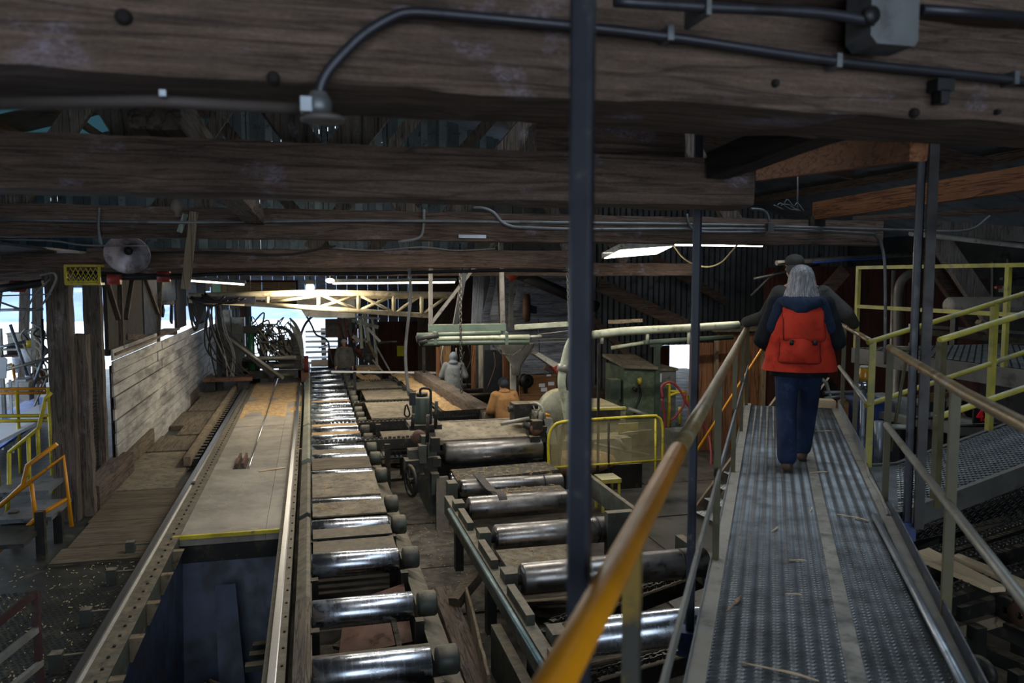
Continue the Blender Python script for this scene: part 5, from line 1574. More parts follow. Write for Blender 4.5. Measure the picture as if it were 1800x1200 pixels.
# pendant cable with control
pc = thing('pendant_control', zz(714, 705, 12.5), 'grey pendant cable hanging from the beam with a black switch', 'pendant')
add('cable', MB().tube(smoothpath([zz(710, 365, 12.5), zz(712, 420, 12.5), zz(719, 470, 12.5), zz(722, 520, 12.5), zz(718, 560, 12.5), zz(713, 610, 12.5), zz(714, 650, 12.5), zz(718, 690, 12.5)], 6), 0.024, 8), CABLEG, pc)
add('switch_box', MB().box(zz(712, 0, 12.5).x, zz(723, 0, 12.5).x, 12.45, 12.55, zz(716, 712, 12.5).z, zz(716, 690, 12.5).z), RUBBER, pc)
add('loop', MB().tube(smoothpath([zz(713, 712, 12.5), zz(711, 728, 12.5), zz(717, 732, 12.5), zz(720, 726, 12.5), zz(715, 710, 12.5)], 5), 0.015, 6), RUBBER, pc)

# operator's board with white notes, side clutter
ob = thing('operator_board', zz(950, 705, 19), 'brown plywood board with white notes and a black reel', 'board')
yo = 19.0
add('panel', MB().box(zz(914, 0, yo).x, zz(981, 0, yo).x, yo, yo + 0.05, -2.42, zz(950, 659, yo).z), M_wood('board_ply', (116, 82, 52), (150, 112, 74), 'X', bump=0.15), ob)
for (a, b, c, d) in ((949, 960, 674, 680), (966, 977, 671, 677), (953, 964, 681, 688), (963, 971, 658, 661)):
    add('note', MB().box(zz(a, 0, yo).x, zz(b, 0, yo).x, yo - 0.012, yo, zz(a, d, yo).z, zz(a, c, yo).z), WHITEP, ob)
add('reel', MB().lathe([(0.06, -0.1), (0.17, -0.1), (0.17, -0.06), (0.1, -0.05), (0.1, 0.05), (0.17, 0.06), (0.17, 0.1), (0.06, 0.1)], zz(924, 669, yo - 0.2), (0.3, -1, 0), 18), RUBBER, ob)
add('reel_bracket', MB().bar(zz(924, 668, yo - 0.2), zz(924, 690, yo), 0.1, 0.06), DARKN, ob)
ctl = thing('hooded_sign_box', zz(955, 640, 17.5), 'tilted dusty lamp hood with red end above the brown board', 'lamp hood')
add('hood', MB().prism([zz(940, 623, 17.5), zz(947, 619, 17.5), zz(984, 640, 17.5), zz(980, 650, 17.5)], (0, 0.5, 0)), WHITEC, ctl)
add('red_end', MB().prism([zz(972, 647, 17.45), zz(982, 641, 17.45), zz(985, 648, 17.45), zz(980, 656, 17.45)], (0, 0.3, 0)), RED, ctl)
add('drop_wire', MB().cyl(zz(948, 620, 17.6), zz(946, 560, 17.6), 0.01, 5), DARKN, ctl)
# funnel and pale post, dark posts, brown studs near the board
add('funnel', MB().lathe([(0.42, 0), (0.4, -0.1), (0.1, -0.55), (0.1, -0.75), (0.08, -0.75), (0.08, -0.55), (0.37, -0.1)], zz(908, 603, 18), (0, 0, 1), 18), M_paint('grey_funnel', (110, 108, 100), rough=0.6), None, 'grey sheet funnel under the green rack', 'funnel')
for k, (px, y0_, y1_, w, mt, lab) in enumerate([(902, 630, 700, 0.14, WHITEC, 'pale wooden post in front of the brown board'), (845, 605, 720, 0.12, M_wood('pale_post', (150, 146, 130), (186, 180, 160), 'Z'), 'pale cracked post beside the worker in grey'),
                                               (832, 600, 720, 0.12, PLY, 'brown stud behind the worker in grey'), (886, 610, 690, 0.10, PLY, 'thin brown stud between the posts'), (892, 610, 690, 0.12, PLY, 'wide brown stud beside the funnel'), (868, 615, 720, 0.55, M_flat('dark_cloth_panel', (40, 44, 48)), 'dark hanging tarp panel between the posts'),
                                               (770, 610, 690, 0.12, PLY, 'brown stud left of the worker in grey'), (783, 608, 690, 0.3, M_wood('tan_board_stack', (110, 84, 54), (146, 116, 78), 'Z'), 'tan board standing behind the worker in grey'), (745, 610, 680, 0.08, DARKN, 'slim dark pole by the yellow notice'),
                                               (925, 630, 662, 0.5, PLY, 'orange brown plywood offcut behind the reel')]):
    y = 21.0 + 0.12 * k if k not in (0,) else 18.4
    c = zz(px, y0_, y)
    zb_ = -2.42
    add('upright_board', MB().rough((c.x, y, zb_), (c.x, y, c.z), w, 0.06, 0.5, 0.004, up=(0, 1, 0), seed=k), mt, None, lab, 'board')
hb_ = thing('hose_bundle', zz(820, 620, 20.8), 'loose hoses hung on the board wall around the worker in grey', 'hoses')
for k in range(8):
    px = rnd.uniform(770, 880)
    a = zz(px, rnd.uniform(605, 630), 20.8)
    add('hose', MB().tube(smoothpath([a, a + Vector((rnd.uniform(-0.1, 0.1), 0, -0.4)), a + Vector((rnd.uniform(-0.2, 0.2), 0, -rnd.uniform(0.7, 1.2)))], 5), 0.02, 5), rnd.choice((RUBBER, CABLEG, RUST)), hb_)
add('yellow_notice', MB().box(zz(691, 0, 29.9).x, zz(703, 0, 29.9).x, 29.94, 29.97, zz(697, 626, 29.9).z, zz(697, 608, 29.9).z), M_flat('notice_yellow', (206, 196, 40)), None, 'yellow notice on the dark red panel', 'notice')
add('white_bracket_bar', MB().cyl(zz(640, 604, 28), zz(698, 600, 28), 0.03, 8), RAILG, None, 'thin grey bar sticking out in front of the dark red panel', 'bar')
# red crossing pipes with couplings, black duct
rd = thing('black_duct', zz(905, 480, 19), 'thick black pipe slanting down from a red coupling', 'pipe')
add('pipe', MB().cyl(zz(903, 478, 19), zz(1050, 540, 19), 0.14, 12), RUBBER, rd)
add('coupling', MB().cyl(zz(897, 474, 19), zz(908, 485, 19), 0.2, 12), RED, rd)
add('hanger', MB().cyl(zz(900, 478, 19), Vector((zz(900, 478, 19).x, 19, 5.0)), 0.02, 6), DARKN, rd)
pu = thing('belt_pulley', zz(928, 545, 19.5), 'rusty belt pulley on the white siding', 'pulley')
add('wheel', MB().lathe([(0.08, -0.08), (0.36, -0.08), (0.38, 0), (0.36, 0.08), (0.08, 0.08)], zz(926, 541, 20.5), (1, -0.35, 0), 26), RUST, pu)
add('bracket', MB().bar(zz(926, 541, 20.5), zz(940, 545, 21.9), 0.12, 0.2), DARKN, pu)
# leaning white boards beside the siding
for k, (a, b, w, mt) in enumerate([((853, 570), (872, 486), 0.26, WHITEX), ((866, 560), (882, 484), 0.2, WHITEX), ((838, 570), (842, 482), 0.3, M_wood('grey_siding', (96, 100, 108), (140, 146, 156), 'Z')), ((905, 545), (918, 495), 0.16, WHITEX), ((898, 575), (899, 485), 0.12, RAILG), ((884, 575), (876, 430), 0.2, STRUT)]):
    add('leaning_board', MB().bar(zz(*a, 20.6 - 0.1 * k), zz(*b, 20.6 - 0.1 * k), w, 0.04, up=(0, 1, 0)) if False else MB().bar(zz(*a, 21.2 - 0.15 * k), zz(*b, 21.2 - 0.15 * k), 0.04, w, up=(1, 0, 0)), mt, None,
        ['wide white board leaning against the siding', 'narrow white board leaning against the siding', 'grey white board standing next to the blue gap', 'short white brace crossing the black duct', 'slim pale conduit on the siding', 'dark upright strut behind the green rack'][k], 'board', None, 'structure')
# rails: thin pale bar from the rack to the right
add('pale_cross_bar', MB().bar(zz(905, 575, 14.5), zz(1032, 567, 14.5), 0.05, 0.09), PALEG, None, 'pale green square bar running from the rack behind the blue post', 'bar')
add('pale_cross_bar', MB().rough(zz(1070, 566, 14.5), zz(1128, 563, 14.5), 0.05, 0.07, 0.08, 0.012), RUSTD, None, 'lumpy cream bar just past the blue post', 'bar')
for k, (a, b) in enumerate((((945, 588), (1030, 577)), ((935, 596), (1000, 595)), ((935, 602), (1000, 600)))):
    add('guy_wire', MB().cyl(zz(*a, 14.6), zz(*b, 14.6), 0.008, 5), RAILG, None, ['upper', 'middle', 'lower'][k] + ' thin wire stretched right of the green rack', 'wire')

# ================================================================== WALKWAY
wk = thing('walkway', W(5, 0.26, -0.15), 'raised steel grip strut walkway leading away from the viewer', 'walkway')
N0, N1, CW, PT = -0.215, 0.735, 0.95 / 14, 0.033
# perforated grip strut: each cell has a lens shaped hole and a raised toothed lip
verts, faces, vid = [], [], {}
ncol = 14
S0, S1 = 2.15, 10.3
nrow = int((S1 - S0) / PT)
US, VS = 6, 4


def gvert(i, j):
    k = (i, j)
    if k not in vid:
        c, u = divmod(j, US)
        r, v = divmod(i, VS)
        uu, vv = u / US, v / VS
        s_ = S0 + i * PT / VS
        n_ = N0 + j * CW / US
        lip = math.sin(PI * uu) ** 2
        z_ = 0.003 * math.cos(2 * PI * uu) + (0.010 * lip if v == 0 else -0.003 * lip if v in (2, 3) else 0.006 * lip)
        s_ += (0.006 * lip if v in (0, 1) else -0.004 * lip if v == 3 else 0)
        vid[k] = len(verts)
        verts.append(W(s_, n_, z_))
    return vid[k]


for r in range(nrow):
    for c in range(ncol):
        if c == 8:
            continue
        for v in range(VS):
            for u in range(US):
                if v in (1, 2) and 1 <= u <= 4:
                    continue
                i, j = r * VS + v, c * US + u
                faces.append((gvert(i, j), gvert(i, j + 1), gvert(i + 1, j + 1), gvert(i + 1, j)))
m = MB()
m.v, m.f, m.sm = verts, faces, [False] * len(faces)
add('grip_strut_deck', m, TREAD, wk, kind='stuff')
add('hole_shade_sheet', MB().prism([W(2.1, N0, -0.05), W(10.3, N0, -0.05), W(10.3, N1, -0.05), W(2.1, N1, -0.05)], (0, 0, 0.012)), M_paint('hole_shade_black', (26, 26, 26), rough=0.9, spec=0.1), wk)  # near-black sheet added so the deck holes look deep and shaded
add('joint_strip', MB().bar(W(2.1, N0 + 8.5 * CW, 0.002), W(10.3, N0 + 8.5 * CW, 0.002), CW + 0.004, 0.012), M_paint('dusty_joint_strip', (150, 146, 134), wear=(104, 102, 96), wearf=(0.48, 0.66), rough=0.6, scale=7, metal=0.2), wk)
add('near_deck', MB().prism([W(-1.0, N0, -0.01), W(2.15, N0, -0.01), W(2.15, N1, -0.01), W(-1.0, N1, -0.01)], (0, 0, 0.012)), TREAD, wk)
EDGE = M_paint('dusty_edge_plate', (132, 130, 124), wear=(92, 90, 86), rough=0.55, metal=0.3, scale=8, dust=(166, 158, 140))
KICK = M_paint('blue_grey_kick_plate', (62, 70, 84), wear=(116, 116, 114), wearf=(0.58, 0.7), rough=0.45, metal=0.3, scale=7, dust=(150, 148, 142))
add('edge_plate', MB().bar(W(-1, -0.245, 0.012), W(10.3, -0.245, 0.012), 0.075, 0.02), EDGE, wk)
add('kick_plate', MB().bar(W(-1, -0.285, -0.03), W(10.3, -0.285, -0.03), 0.008, 0.12), KICK, wk)
add('edge_plate', MB().bar(W(-1, 0.765, 0.006), W(10.3, 0.765, 0.006), 0.07, 0.02), EDGE, wk)
add('kick_plate', MB().bar(W(-1, 0.80, 0.04), W(5.75, 0.80, 0.04), 0.008, 0.11), KICK, wk)
add('kick_plate', MB().bar(W(7.25, 0.80, 0.05), W(10.3, 0.80, 0.05), 0.008, 0.13), GALV, wk)
add('low_lip', MB().tube([W(5.7, 0.775, 0.02), W(6.2, 0.79, 0.02), W(6.8, 0.775, 0.02), W(7.25, 0.80, 0.02)], 0.012, 6), EDGE, wk)
add('stringer', MB().bar(W(-1, -0.2, -0.13), W(10.3, -0.2, -0.13), 0.06, 0.16), BLUEP, wk)
add('stringer', MB().bar(W(-1, 0.72, -0.13), W(10.3, 0.72, -0.13), 0.06, 0.16), BLUEP, wk)
for k in range(6):
    add('cross_member', MB().bar(W(1.4 + 1.8 * k, -0.2, -0.14), W(1.4 + 1.8 * k, 0.72, -0.14), 0.05, 0.1), BLUEP, wk)
a, b = P(1537, 906, z=0.035), P(1700, 1215, z=0.035)
add('conduit_length', MB().cyl(a, a + (b - a) * 1.3, 0.019, 12), M_paint('bright_conduit', (150, 158, 166), wear=(120, 126, 132), rough=0.36, metal=0.6), None, 'loose length of galvanised conduit lying along the walkway edge', 'pipe')
for k, (px, py, l, an) in enumerate(((1290, 1060, 0.22, 1.3), (1402, 985, 0.1, 0.2), (1395, 1045, 0.08, 0.1), (1440, 830, 0.16, 0.4), (1425, 895, 0.1, 1.5), (1500, 910, 0.22, -0.5), (1370, 1180, 0.3, -0.2), (1362, 930, 0.12, 1.2), (1450, 758, 0.2, 0.2))):
    c = P(px, py, z=0.012)
    d = (WN * math.cos(an) + WD * math.sin(an)) * l / 2
    add('bark_sliver', MB().tube(smoothpath([c - d, c + d * 0.2 + WN * 0.008 + Vector((0, 0, 0.006)), c + d], 3), [0.004] * 3 + [0.011 if k == 0 else 0.006] * 2 + [0.005, 0.003], 5), FRESH if k else M_wood('bark_strip', (150, 120, 96), (190, 160, 132), 'Y'), None,
        ['long bark strip on the near left of the walkway deck', 'thin wood sliver in the middle of the walkway deck', 'pale chip on the middle of the deck', 'curled shaving right of the walking woman', 'thin upright shaving near the joint strip',
         'grey twig beside the loose conduit', 'long dark sliver across the nearest deck', 'small shaving left on the deck', 'flat shaving far along the deck'][k], 'shaving')

# ---- hanger posts
def hanger(s, n, w, z0, z1, label, box=True):
    t = thing('hanger_post', W(s, n, z0), label, 'post')
    c = W(s, n)
    for d_, nm in ((0, 'tube'),):
        m = MB()
        b = 0.15 * w
        prof_ = [(-w / 2 + b, -w / 2), (w / 2 - b, -w / 2), (w / 2, -w / 2 + b), (w / 2, w / 2 - b), (w / 2 - b, w / 2), (-w / 2 + b, w / 2), (-w / 2, w / 2 - b), (-w / 2, -w / 2 + b)]
        m.prism([c + WN * x + WD * y + Vector((0, 0, z0)) for x, y in prof_], (0, 0, z1 - z0))
        add(nm, m, BLUEP, t)
    if box:
        add('foot_box', MB().prism([c + WN * x + WD * y + Vector((0, 0, z0 - 0.1)) for x, y in ((-0.05, -0.05), (0.05, -0.05), (0.05, 0.05), (-0.05, 0.05))], (0, 0, 0.12)), BLUEB, t)
    return t


hanger(1.40, -0.325, 0.040, -0.15, 3.2, 'nearest dark blue square tube post in front of the beams')
hanger(3.81, -0.335, 0.040, -0.12, 2.75, 'dark blue post by the walkway under the end of the second beam')
hanger(8.6, -0.335, 0.040, -0.12, 2.6, 'far slim dark post on the rail side of the walkway') if False else None
t = hanger(5.78, 0.90, 0.05, -0.05, 3.2, 'dark steel post standing at the foot of the side ramp')
c = W(5.70, 0.955)
add('flange', MB().prism([c + WN * x + WD * y + Vector((0, 0, -0.05)) for x, y in ((-0.025, -0.025), (0.03, -0.025), (0.03, 0.03), (-0.025, 0.03))], (0, 0, 3.25)), M_paint('brown_post_face', (46, 40, 36), wear=(36, 34, 32), rough=0.55), t)

# ---- left handrail
hl = thing('handrail', W(5, -0.255, 0), 'walkway handrail close to the viewer, orange near and worn steel further on', 'railing')
add('top_rail', MB().tube([W(0.3, -0.262, 1.065), W(1.3, -0.258, 1.065), W(2.35, -0.25, 1.09)], 0.027, 12), YELO, hl)
add('top_rail', MB().tube([W(2.35, -0.25, 1.09), W(3.4, -0.245, 1.08), W(5, -0.25, 1.06), W(10.2, -0.25, 1.03)], 0.0265, 12), YELR, hl)
add('mid_rail', MB().bar(W(0.3, -0.25, 0.50), W(4.6, -0.25, 0.52), 0.012, 0.05), RAILG, hl)
add('mid_rail', MB().bar(W(4.6, -0.25, 0.52), W(10.2, -0.25, 0.50), 0.012, 0.05), GALV, hl)
for k, s_ in enumerate((1.62, 4.5, 6.6, 8.4, 10.15)):
    add('post', MB().bar(W(s_, -0.262, -0.05), W(s_, -0.262, 1.06), 0.036, 0.036, up=WD), OLIVE if k else M_paint('yellow_brown_post', (130, 104, 40), wear=(56, 54, 46), wearf=(0.48, 0.58), rough=0.45, scale=5), hl)
# ---- right handrail, near part
h2 = thing('handrail', W(4, 0.82, 0), 'brown worn handrail along the near far-side of the walkway', 'railing')
h2['label'] = 'worn brown pipe handrail between the two olive posts before the ramp'
top_ = [W(1.0, 0.80, 1.13), W(2.6, 0.80, 1.12), W(3.8, 0.80, 1.10), W(5.3, 0.80, 1.10), W(6.05, 0.80, 1.10), W(6.2, 0.81, 1.095)]
add('top_rail', MB().tube(top_, 0.026, 12), YELR, h2)
add('mid_rail', MB().cyl(W(1.0, 0.80, 0.56), W(6.15, 0.80, 0.55), 0.022, 10), RAILG, h2)
for s_ in (4.08, 6.2):
    add('post', MB().bar(W(s_, 0.815, -0.08), W(s_, 0.815, 1.09), 0.042, 0.042, up=WD), OLIVE, h2)
add('return_rail', MB().tube([W(6.2, 0.81, 1.09), W(6.22, 0.98, 1.09)], 0.02, 8), OLIVE, h2)
add('return_rail', MB().tube([W(6.2, 0.81, 0.53), W(6.22, 0.98, 0.53)], 0.018, 8), RAILG, h2)
add('stay', MB().tube([W(6.2, 0.84, 0.35), W(6.25, 0.93, 1.05)], 0.012, 6), OLIVE, h2)
# ---- right handrail, far part
h3 = thing('handrail', W(8.7, 0.80, 0), 'worn handrail beyond the ramp opening where the man holds on', 'railing')
add('top_rail', MB().tube([W(7.28, 0.80, 1.06), W(8.2, 0.80, 1.055), W(10.3, 0.80, 1.03)], 0.024, 10), YELR, h3)
add('mid_rail', MB().tube([W(7.28, 0.80, 0.52), W(10.3, 0.80, 0.52)], 0.022, 8), RAILG, h3)
add('post', MB().bar(W(7.28, 0.82, -0.05), W(7.28, 0.82, 1.06), 0.05, 0.05, up=WD), YELL, h3)
for s_ in (8.5, 10.0):
    add('post', MB().bar(W(s_, 0.82, -0.05), W(s_, 0.82, 1.04), 0.04, 0.04, up=WD), OLIVE, h3)

# ================================================================== SIDE RAMP
SL = 0.253
RX0, RX1, RY0, RY1 = 3.98, 8.2, 4.50, 5.72


def rz(x):
    return max(0.0, (x - 4.25)) * SL - 0.02


def rx0(y):
    """where the slope starts: the ramp leaves the diagonal walkway edge on the skew"""
    return 3.85 + (y - RY0) * 0.82


def dz(x, y):
    return max(0.0, x - rx0(y)) * 0.255 - 0.01


rp = thing('side_ramp', (6, 5.1, 0), 'expanded metal ramp rising from the walkway beside the blue post', 'ramp')
u = Vector((1, 0, 0.255)).normalized()
vv_ = Vector((0.82, 1, 0))
EXPM = M_paint('bright_expanded_metal', (124, 130, 132), wear=(88, 92, 90), rough=0.4, metal=0.5, scale=8)
m = MB().expanded((rx0(RY0), RY0, -0.01), u, vv_, 4.2, (RY1 - RY0) * vv_.length, 0.072, 0.036, 0.011, 0.006)
add('expanded_deck', m, EXPM, rp, kind='stuff')
add('threshold_plate', MB().prism([(3.80, RY0, -0.03), (rx0(RY0) + 0.03, RY0, -0.03), (rx0(RY1) + 0.03, RY1, -0.03), (4.57, RY1, -0.03)], (0, 0, 0.02)), EXPM, rp)
CHAN = M_paint('grey_channel', (84, 82, 78), wear=(58, 56, 54), rough=0.5, metal=0.3, dust=(140, 136, 126))
for y in (RY0, RY1):
    xa_ = 3.82 if y == RY0 else 4.60
    add('side_channel', MB().prism([(xa_, y - 0.02, -0.14), (rx0(y), y - 0.02, -0.14), (8.0, y - 0.02, dz(8.0, y) - 0.12), (8.0, y - 0.02, dz(8.0, y) + 0.02), (rx0(y), y - 0.02, 0.01), (xa_, y - 0.02, 0.01)], (0, 0.04, 0)), CHAN, rp)
for k in range(4):
    xk = 0.3 + k * 0.9
    add('cross_bar', MB().bar((rx0(RY0) + xk, RY0, dz(rx0(RY0) + xk, RY0) - 0.06), (rx0(RY1) + xk, RY1, dz(rx0(RY1) + xk, RY1) - 0.06), 0.04, 0.05), DARKN, rp)
c = P(1785, 775, z=0.22)
add('wood_splint', MB().bar(c, c + Vector((0.35, 0.1, 0.1)), 0.03, 0.01), FRESH, rp)
for k, (y, xs, lab) in enumerate(((RY1, 4.52, 'pale yellow railing on the far edge of the side ramp'), (RY0, 4.12, 'pale yellow railing on the near edge of the side ramp'))):
    q = thing('ramp_railing', (xs, y, 0), lab, 'railing')
    z0 = rz(xs)
    for h in ((1.0, 0.47) if k == 0 else (1.19, 0.66)):
        add('top_rail' if h > 0.9 else 'mid_rail', MB().tube([(xs, y, z0 + h), (xs + 0.08, y, z0 + h + 0.02), (8.2, y, rz(8.2) + h)], 0.022, 10), YELL, q)
    for x in (xs + 0.02, 5.80 if k == 0 else 6.6, 7.4):
        if k == 1 or x > 4.6:
            add('post', MB().box(x - 0.024, x + 0.024, y - 0.024, y + 0.024, dz(x, y) - 0.05, rz(x) + (0.99 if k == 0 else 1.18)), YELL if k == 0 else OLIVE, q)
add('mesh_infill', MB().expanded((4.6, RY1 + 0.02, -0.75), (1, 0, 0.1), (0, 0, 1), 2.2, 0.75, 0.09, 0.05, 0.010, 0.003), DARKN, None, 'dark expanded mesh panel under the side ramp', 'mesh panel')
add('mesh_infill', MB().expanded((6.0, RY0 - 0.05, -0.35), (1, 0, 0.25), (0, 0, 1), 2.2, 0.62, 0.10, 0.055, 0.007, 0.003), GALV, None, 'curled grey wire mesh hanging below the near ramp channel', 'mesh panel')

# ================================================================== UPPER PLATFORM
ux = 7.15
pf = thing('upper_platform', (8.5, 7, 0.6), 'raised steel platform with yellow railing behind the ramp', 'platform')
add('edge_channel', MB().box(ux - 0.05, ux + 0.02, 4.6, 9.3, 0.44, 0.64), M_paint('grey_channel', (84, 82, 78)), pf)
add('end_channel', MB().box(ux, 13.0, 9.25, 9.32, 0.44, 0.64), MATS['grey_channel'], pf)
add('deck', MB().expanded((ux, 6.0, 0.65), (0, 1, 0), (1, 0, 0), 3.2, 2.4, 0.1, 0.05, 0.02, 0.003), EXPM, pf, kind='stuff')
for h, nm in ((1.72, 'top_rail'), (1.20, 'mid_rail')):
    add(nm, MB().bar((ux, 9.3, h), (ux, 4.6, h), 0.045, 0.045), YELL, pf)
for y in (9.28, 6.9, 4.7):
    add('post', MB().box(ux - 0.024, ux + 0.024, y - 0.024, y + 0.024, 0.44, 1.74), YELL, pf)
for (x, y) in ((7.2, 9.2), (7.2, 6.0), (10.5, 9.2)):
    add('support_leg', MB().box(x, x + 0.1, y, y + 0.1, -2.42, 0.46), DARK, pf)
for k, (a, b) in enumerate((((1612, 705), (1680, 770)), ((1680, 700), (1615, 765)), ((1690, 700), (1730, 760)))):
    add('brace', MB().bar(P(*a, y=9.6), P(*b, y=9.6), 0.1, 0.14, up=(0, 1, 0)), DARKN, pf)
for k, (a, b, c_, d) in enumerate(((1618, 1655, 695, 745), (1650, 1700, 690, 780), (1700, 1725, 700, 760))):
    add('plywood_back', MB().box(P(a, 0, y=9.9).x, P(b, 0, y=9.9).x, 9.9, 9.93, P(a, d, y=9.9).z, P(a, c_, y=9.9).z), M_wood('tan_ply_back', (120, 92, 62), (160, 128, 92), 'Z'), pf)
add('roller_drum', MB().lathe([(0, 0), (0.11, 0), (0.13, 0.03), (0.13, 3.0), (0.11, 3.03), (0, 3.03)], P(1666, 537, y=10.2), (0.999, -0.03, 0.0), 24), M_paint('pale_drum', (138, 132, 120), wear=(104, 98, 88), rough=0.6, dust=(160, 150, 130)), pf)
add('drum_stand', MB().box(P(1700, 0, y=10.2).x, P(1706, 0, y=10.2).x, 10.15, 10.25, -2.42, P(1700, 545, y=10.2).z), DARKN, pf)
for k, (a, b, r, mt) in enumerate([((1600, 572), (1800, 585), 0.05, RAILG), ((1610, 582), (1800, 600), 0.09, RUSTD), ((1720, 565), (1800, 640), 0.07, RUSTD), ((1600, 605), (1740, 630), 0.05, DARK), ((1745, 460), (1745, 560), 0.03, DARKN), ((1772, 455), (1775, 560), 0.03, DARKN), ((1760, 490), (1800, 488), 0.04, DARK), ((1762, 508), (1800, 508), 0.1, GREENM)]):
    add('machine_bar', MB().bar(P(*a, y=10.8), P(*b, y=10.8), r, r * 1.6, up=(0, 1, 0)), mt, pf)
add('red_lamp_cap', MB().box(P(1777, 0, y=10.6).x, P(1787, 0, y=10.6).x, 10.6, 10.65, P(1780, 507, y=10.6).z, P(1780, 503, y=10.6).z), RED, pf)
vp = thing('vent_pipe', P(1580, 600, y=12), 'dark duct elbow rising behind the yellow railing', 'duct')
add('duct', MB().tube(smoothpath([P(1578, 630, y=12), P(1578, 540, y=12), P(1580, 505, y=12), P(1590, 487, y=12), P(1602, 480, y=12)], 5), 0.075, 12), M_paint('dark_duct', (86, 80, 72), rough=0.5), vp)
add('base_pipe', MB().cyl(P(1578, 630, y=12), Vector((P(1578, 630, y=12).x, 12, -2.42)), 0.075, 12), MATS['dark_duct'], vp)
add('side_pole', MB().cyl(Vector((P(1571, 600, y=12.1).x, 12.1, -2.42)), P(1571, 475, y=12.1), 0.035, 8), STRUT, vp)
# big slanting timbers behind the railing
for k, (a, b, y, w) in enumerate([((1640, 405), (1745, 560), 13.0, 0.42), ((1620, 440), (1725, 590), 13.4, 0.25), ((1430, 535), (1485, 475), 15.8, 0.3), ((1640, 400), (1800, 412), 13.2, 0.3)]):
    add('slanting_timber', MB().rough(P(*a, y=y), P(*b, y=y), 0.12, w, 0.3, 0.01, seed=40 + k), BEAM if k in (1, 2) else M_wood('pale_scuffed_timber', (112, 104, 98), (168, 158, 150), 'Z', pale=(190, 184, 180)), None, ['broad pale scuffed timber slanting down behind the yellow railing', 'dark brace beside the broad slanting timber', 'dark brace on the red plywood by the man', 'level timber joining the top of the slanting brace'][k], 'timber', None, 'structure')
beam((P(1502, 385, y=9.5).x, 9.5, P(1502, 385, y=9.5).z), (P(1900, 362, y=9.5).x, 9.5, P(1900, 362, y=9.5).z), 0.08, 0.08, BEAM, 'thin dusty ledger above the yellow railing', 0.3, 0.004, 50)

# ================================================================== BEACON, NUMBER PLATES, BLUE BOX
bc = thing('beacon_light', P(1543, 745, y=7.2), 'amber beacon lamp on a chrome base beside the ramp railing', 'beacon')
yb2 = 7.2
t = NT('amber_glass')
t.b.inputs['Transmission Weight'].default_value = 0.35
AMBER = t.done(srgb((196, 138, 34)), 0.2)
cx = P(1543, 0, y=yb2).x
add('dome', MB().lathe([(0, 0), (0.055, 0), (0.058, 0.02), (0.052, 0.12), (0.04, 0.135), (0, 0.14)], (cx, yb2, P(1543, 667, y=yb2).z), (0, 0, 1), 20), AMBER, bc)
add('chrome_base', MB().lathe([(0, 0), (0.065, 0), (0.065, 0.075), (0.055, 0.08), (0, 0.08)], (cx, yb2, P(1543, 682, y=yb2).z), (0, 0, 1), 20), M_paint('chrome', (200, 202, 206), rough=0.15, metal=0.95, bump=0), bc)
add('cap', MB().lathe([(0, 0), (0.05, 0), (0.04, 0.02), (0, 0.022)], (cx, yb2, P(1543, 645, y=yb2).z), (0, 0, 1), 20), WHITEC, bc)
add('pole', MB().cyl((cx, yb2, -2.42), (cx, yb2, P(1543, 682, y=yb2).z), 0.028, 10), GALV, bc)
q0, q1 = P(1530, 703, y=8.0), P(1573, 703, y=8.0)
bb = thing('blue_bin', ((q0.x + q1.x) / 2, 8.2, -2.42), 'dark blue steel bin behind the amber beacon', 'bin')
add('body', MB().prism([(q0.x, 8.0, q0.z - 0.05), (q1.x, 8.0, q0.z - 0.05), (q1.x - 0.03, 8.0, -2.42), (q0.x + 0.03, 8.0, -2.42)], (0, 0.4, 0)), BLUEB, bb)
add('rim', MB().box(q0.x - 0.02, q1.x + 0.02, 7.98, 8.42, q0.z - 0.05, q0.z), BLUEB, bb)
add('grey_cable_duct', MB().tube([P(1545, 740, y=7.0), P(1545, 840, y=7.0)], 0.05, 8), GALV, None, 'grey upright duct below the amber beacon', 'duct')


def plate(name, txt, px0, px1, py0, py1, y, label):
    a_, b_ = P(px0, py1, y=y), P(px1, py0, y=y)
    o = add(name, MB().box(a_.x, b_.x, y, y + 0.02, a_.z, b_.z), RUBBER, None, label, 'number plate')
    cu = bpy.data.curves.new('digits', 'FONT')
    cu.body = txt
    cu.size = (b_.z - a_.z) * 1.12
    cu.extrude = 0.006
    cu.offset = 0.004
    cu.align_x, cu.align_y = 'CENTER', 'CENTER'
    tmp = bpy.data.objects.new('digits_curve', cu)
    col.objects.link(tmp)
    dg = bpy.context.evaluated_depsgraph_get()
    me = bpy.data.meshes.new_from_object(tmp.evaluated_get(dg))
    bpy.data.objects.remove(tmp)
    bpy.data.curves.remove(cu)
    me.materials.clear()
    me.materials.append(M_flat('red_digits', (226, 40, 48), 0.5))
    ob = bpy.data.objects.new('digits', me)
    col.objects.link(ob)
    ob.parent = o
    ob.location = Vector(((a_.x + b_.x) / 2, y - 0.008, (a_.z + b_.z) / 2)) - WL[o]
    ob.rotation_euler = (PI / 2, 0, 0)
    return o


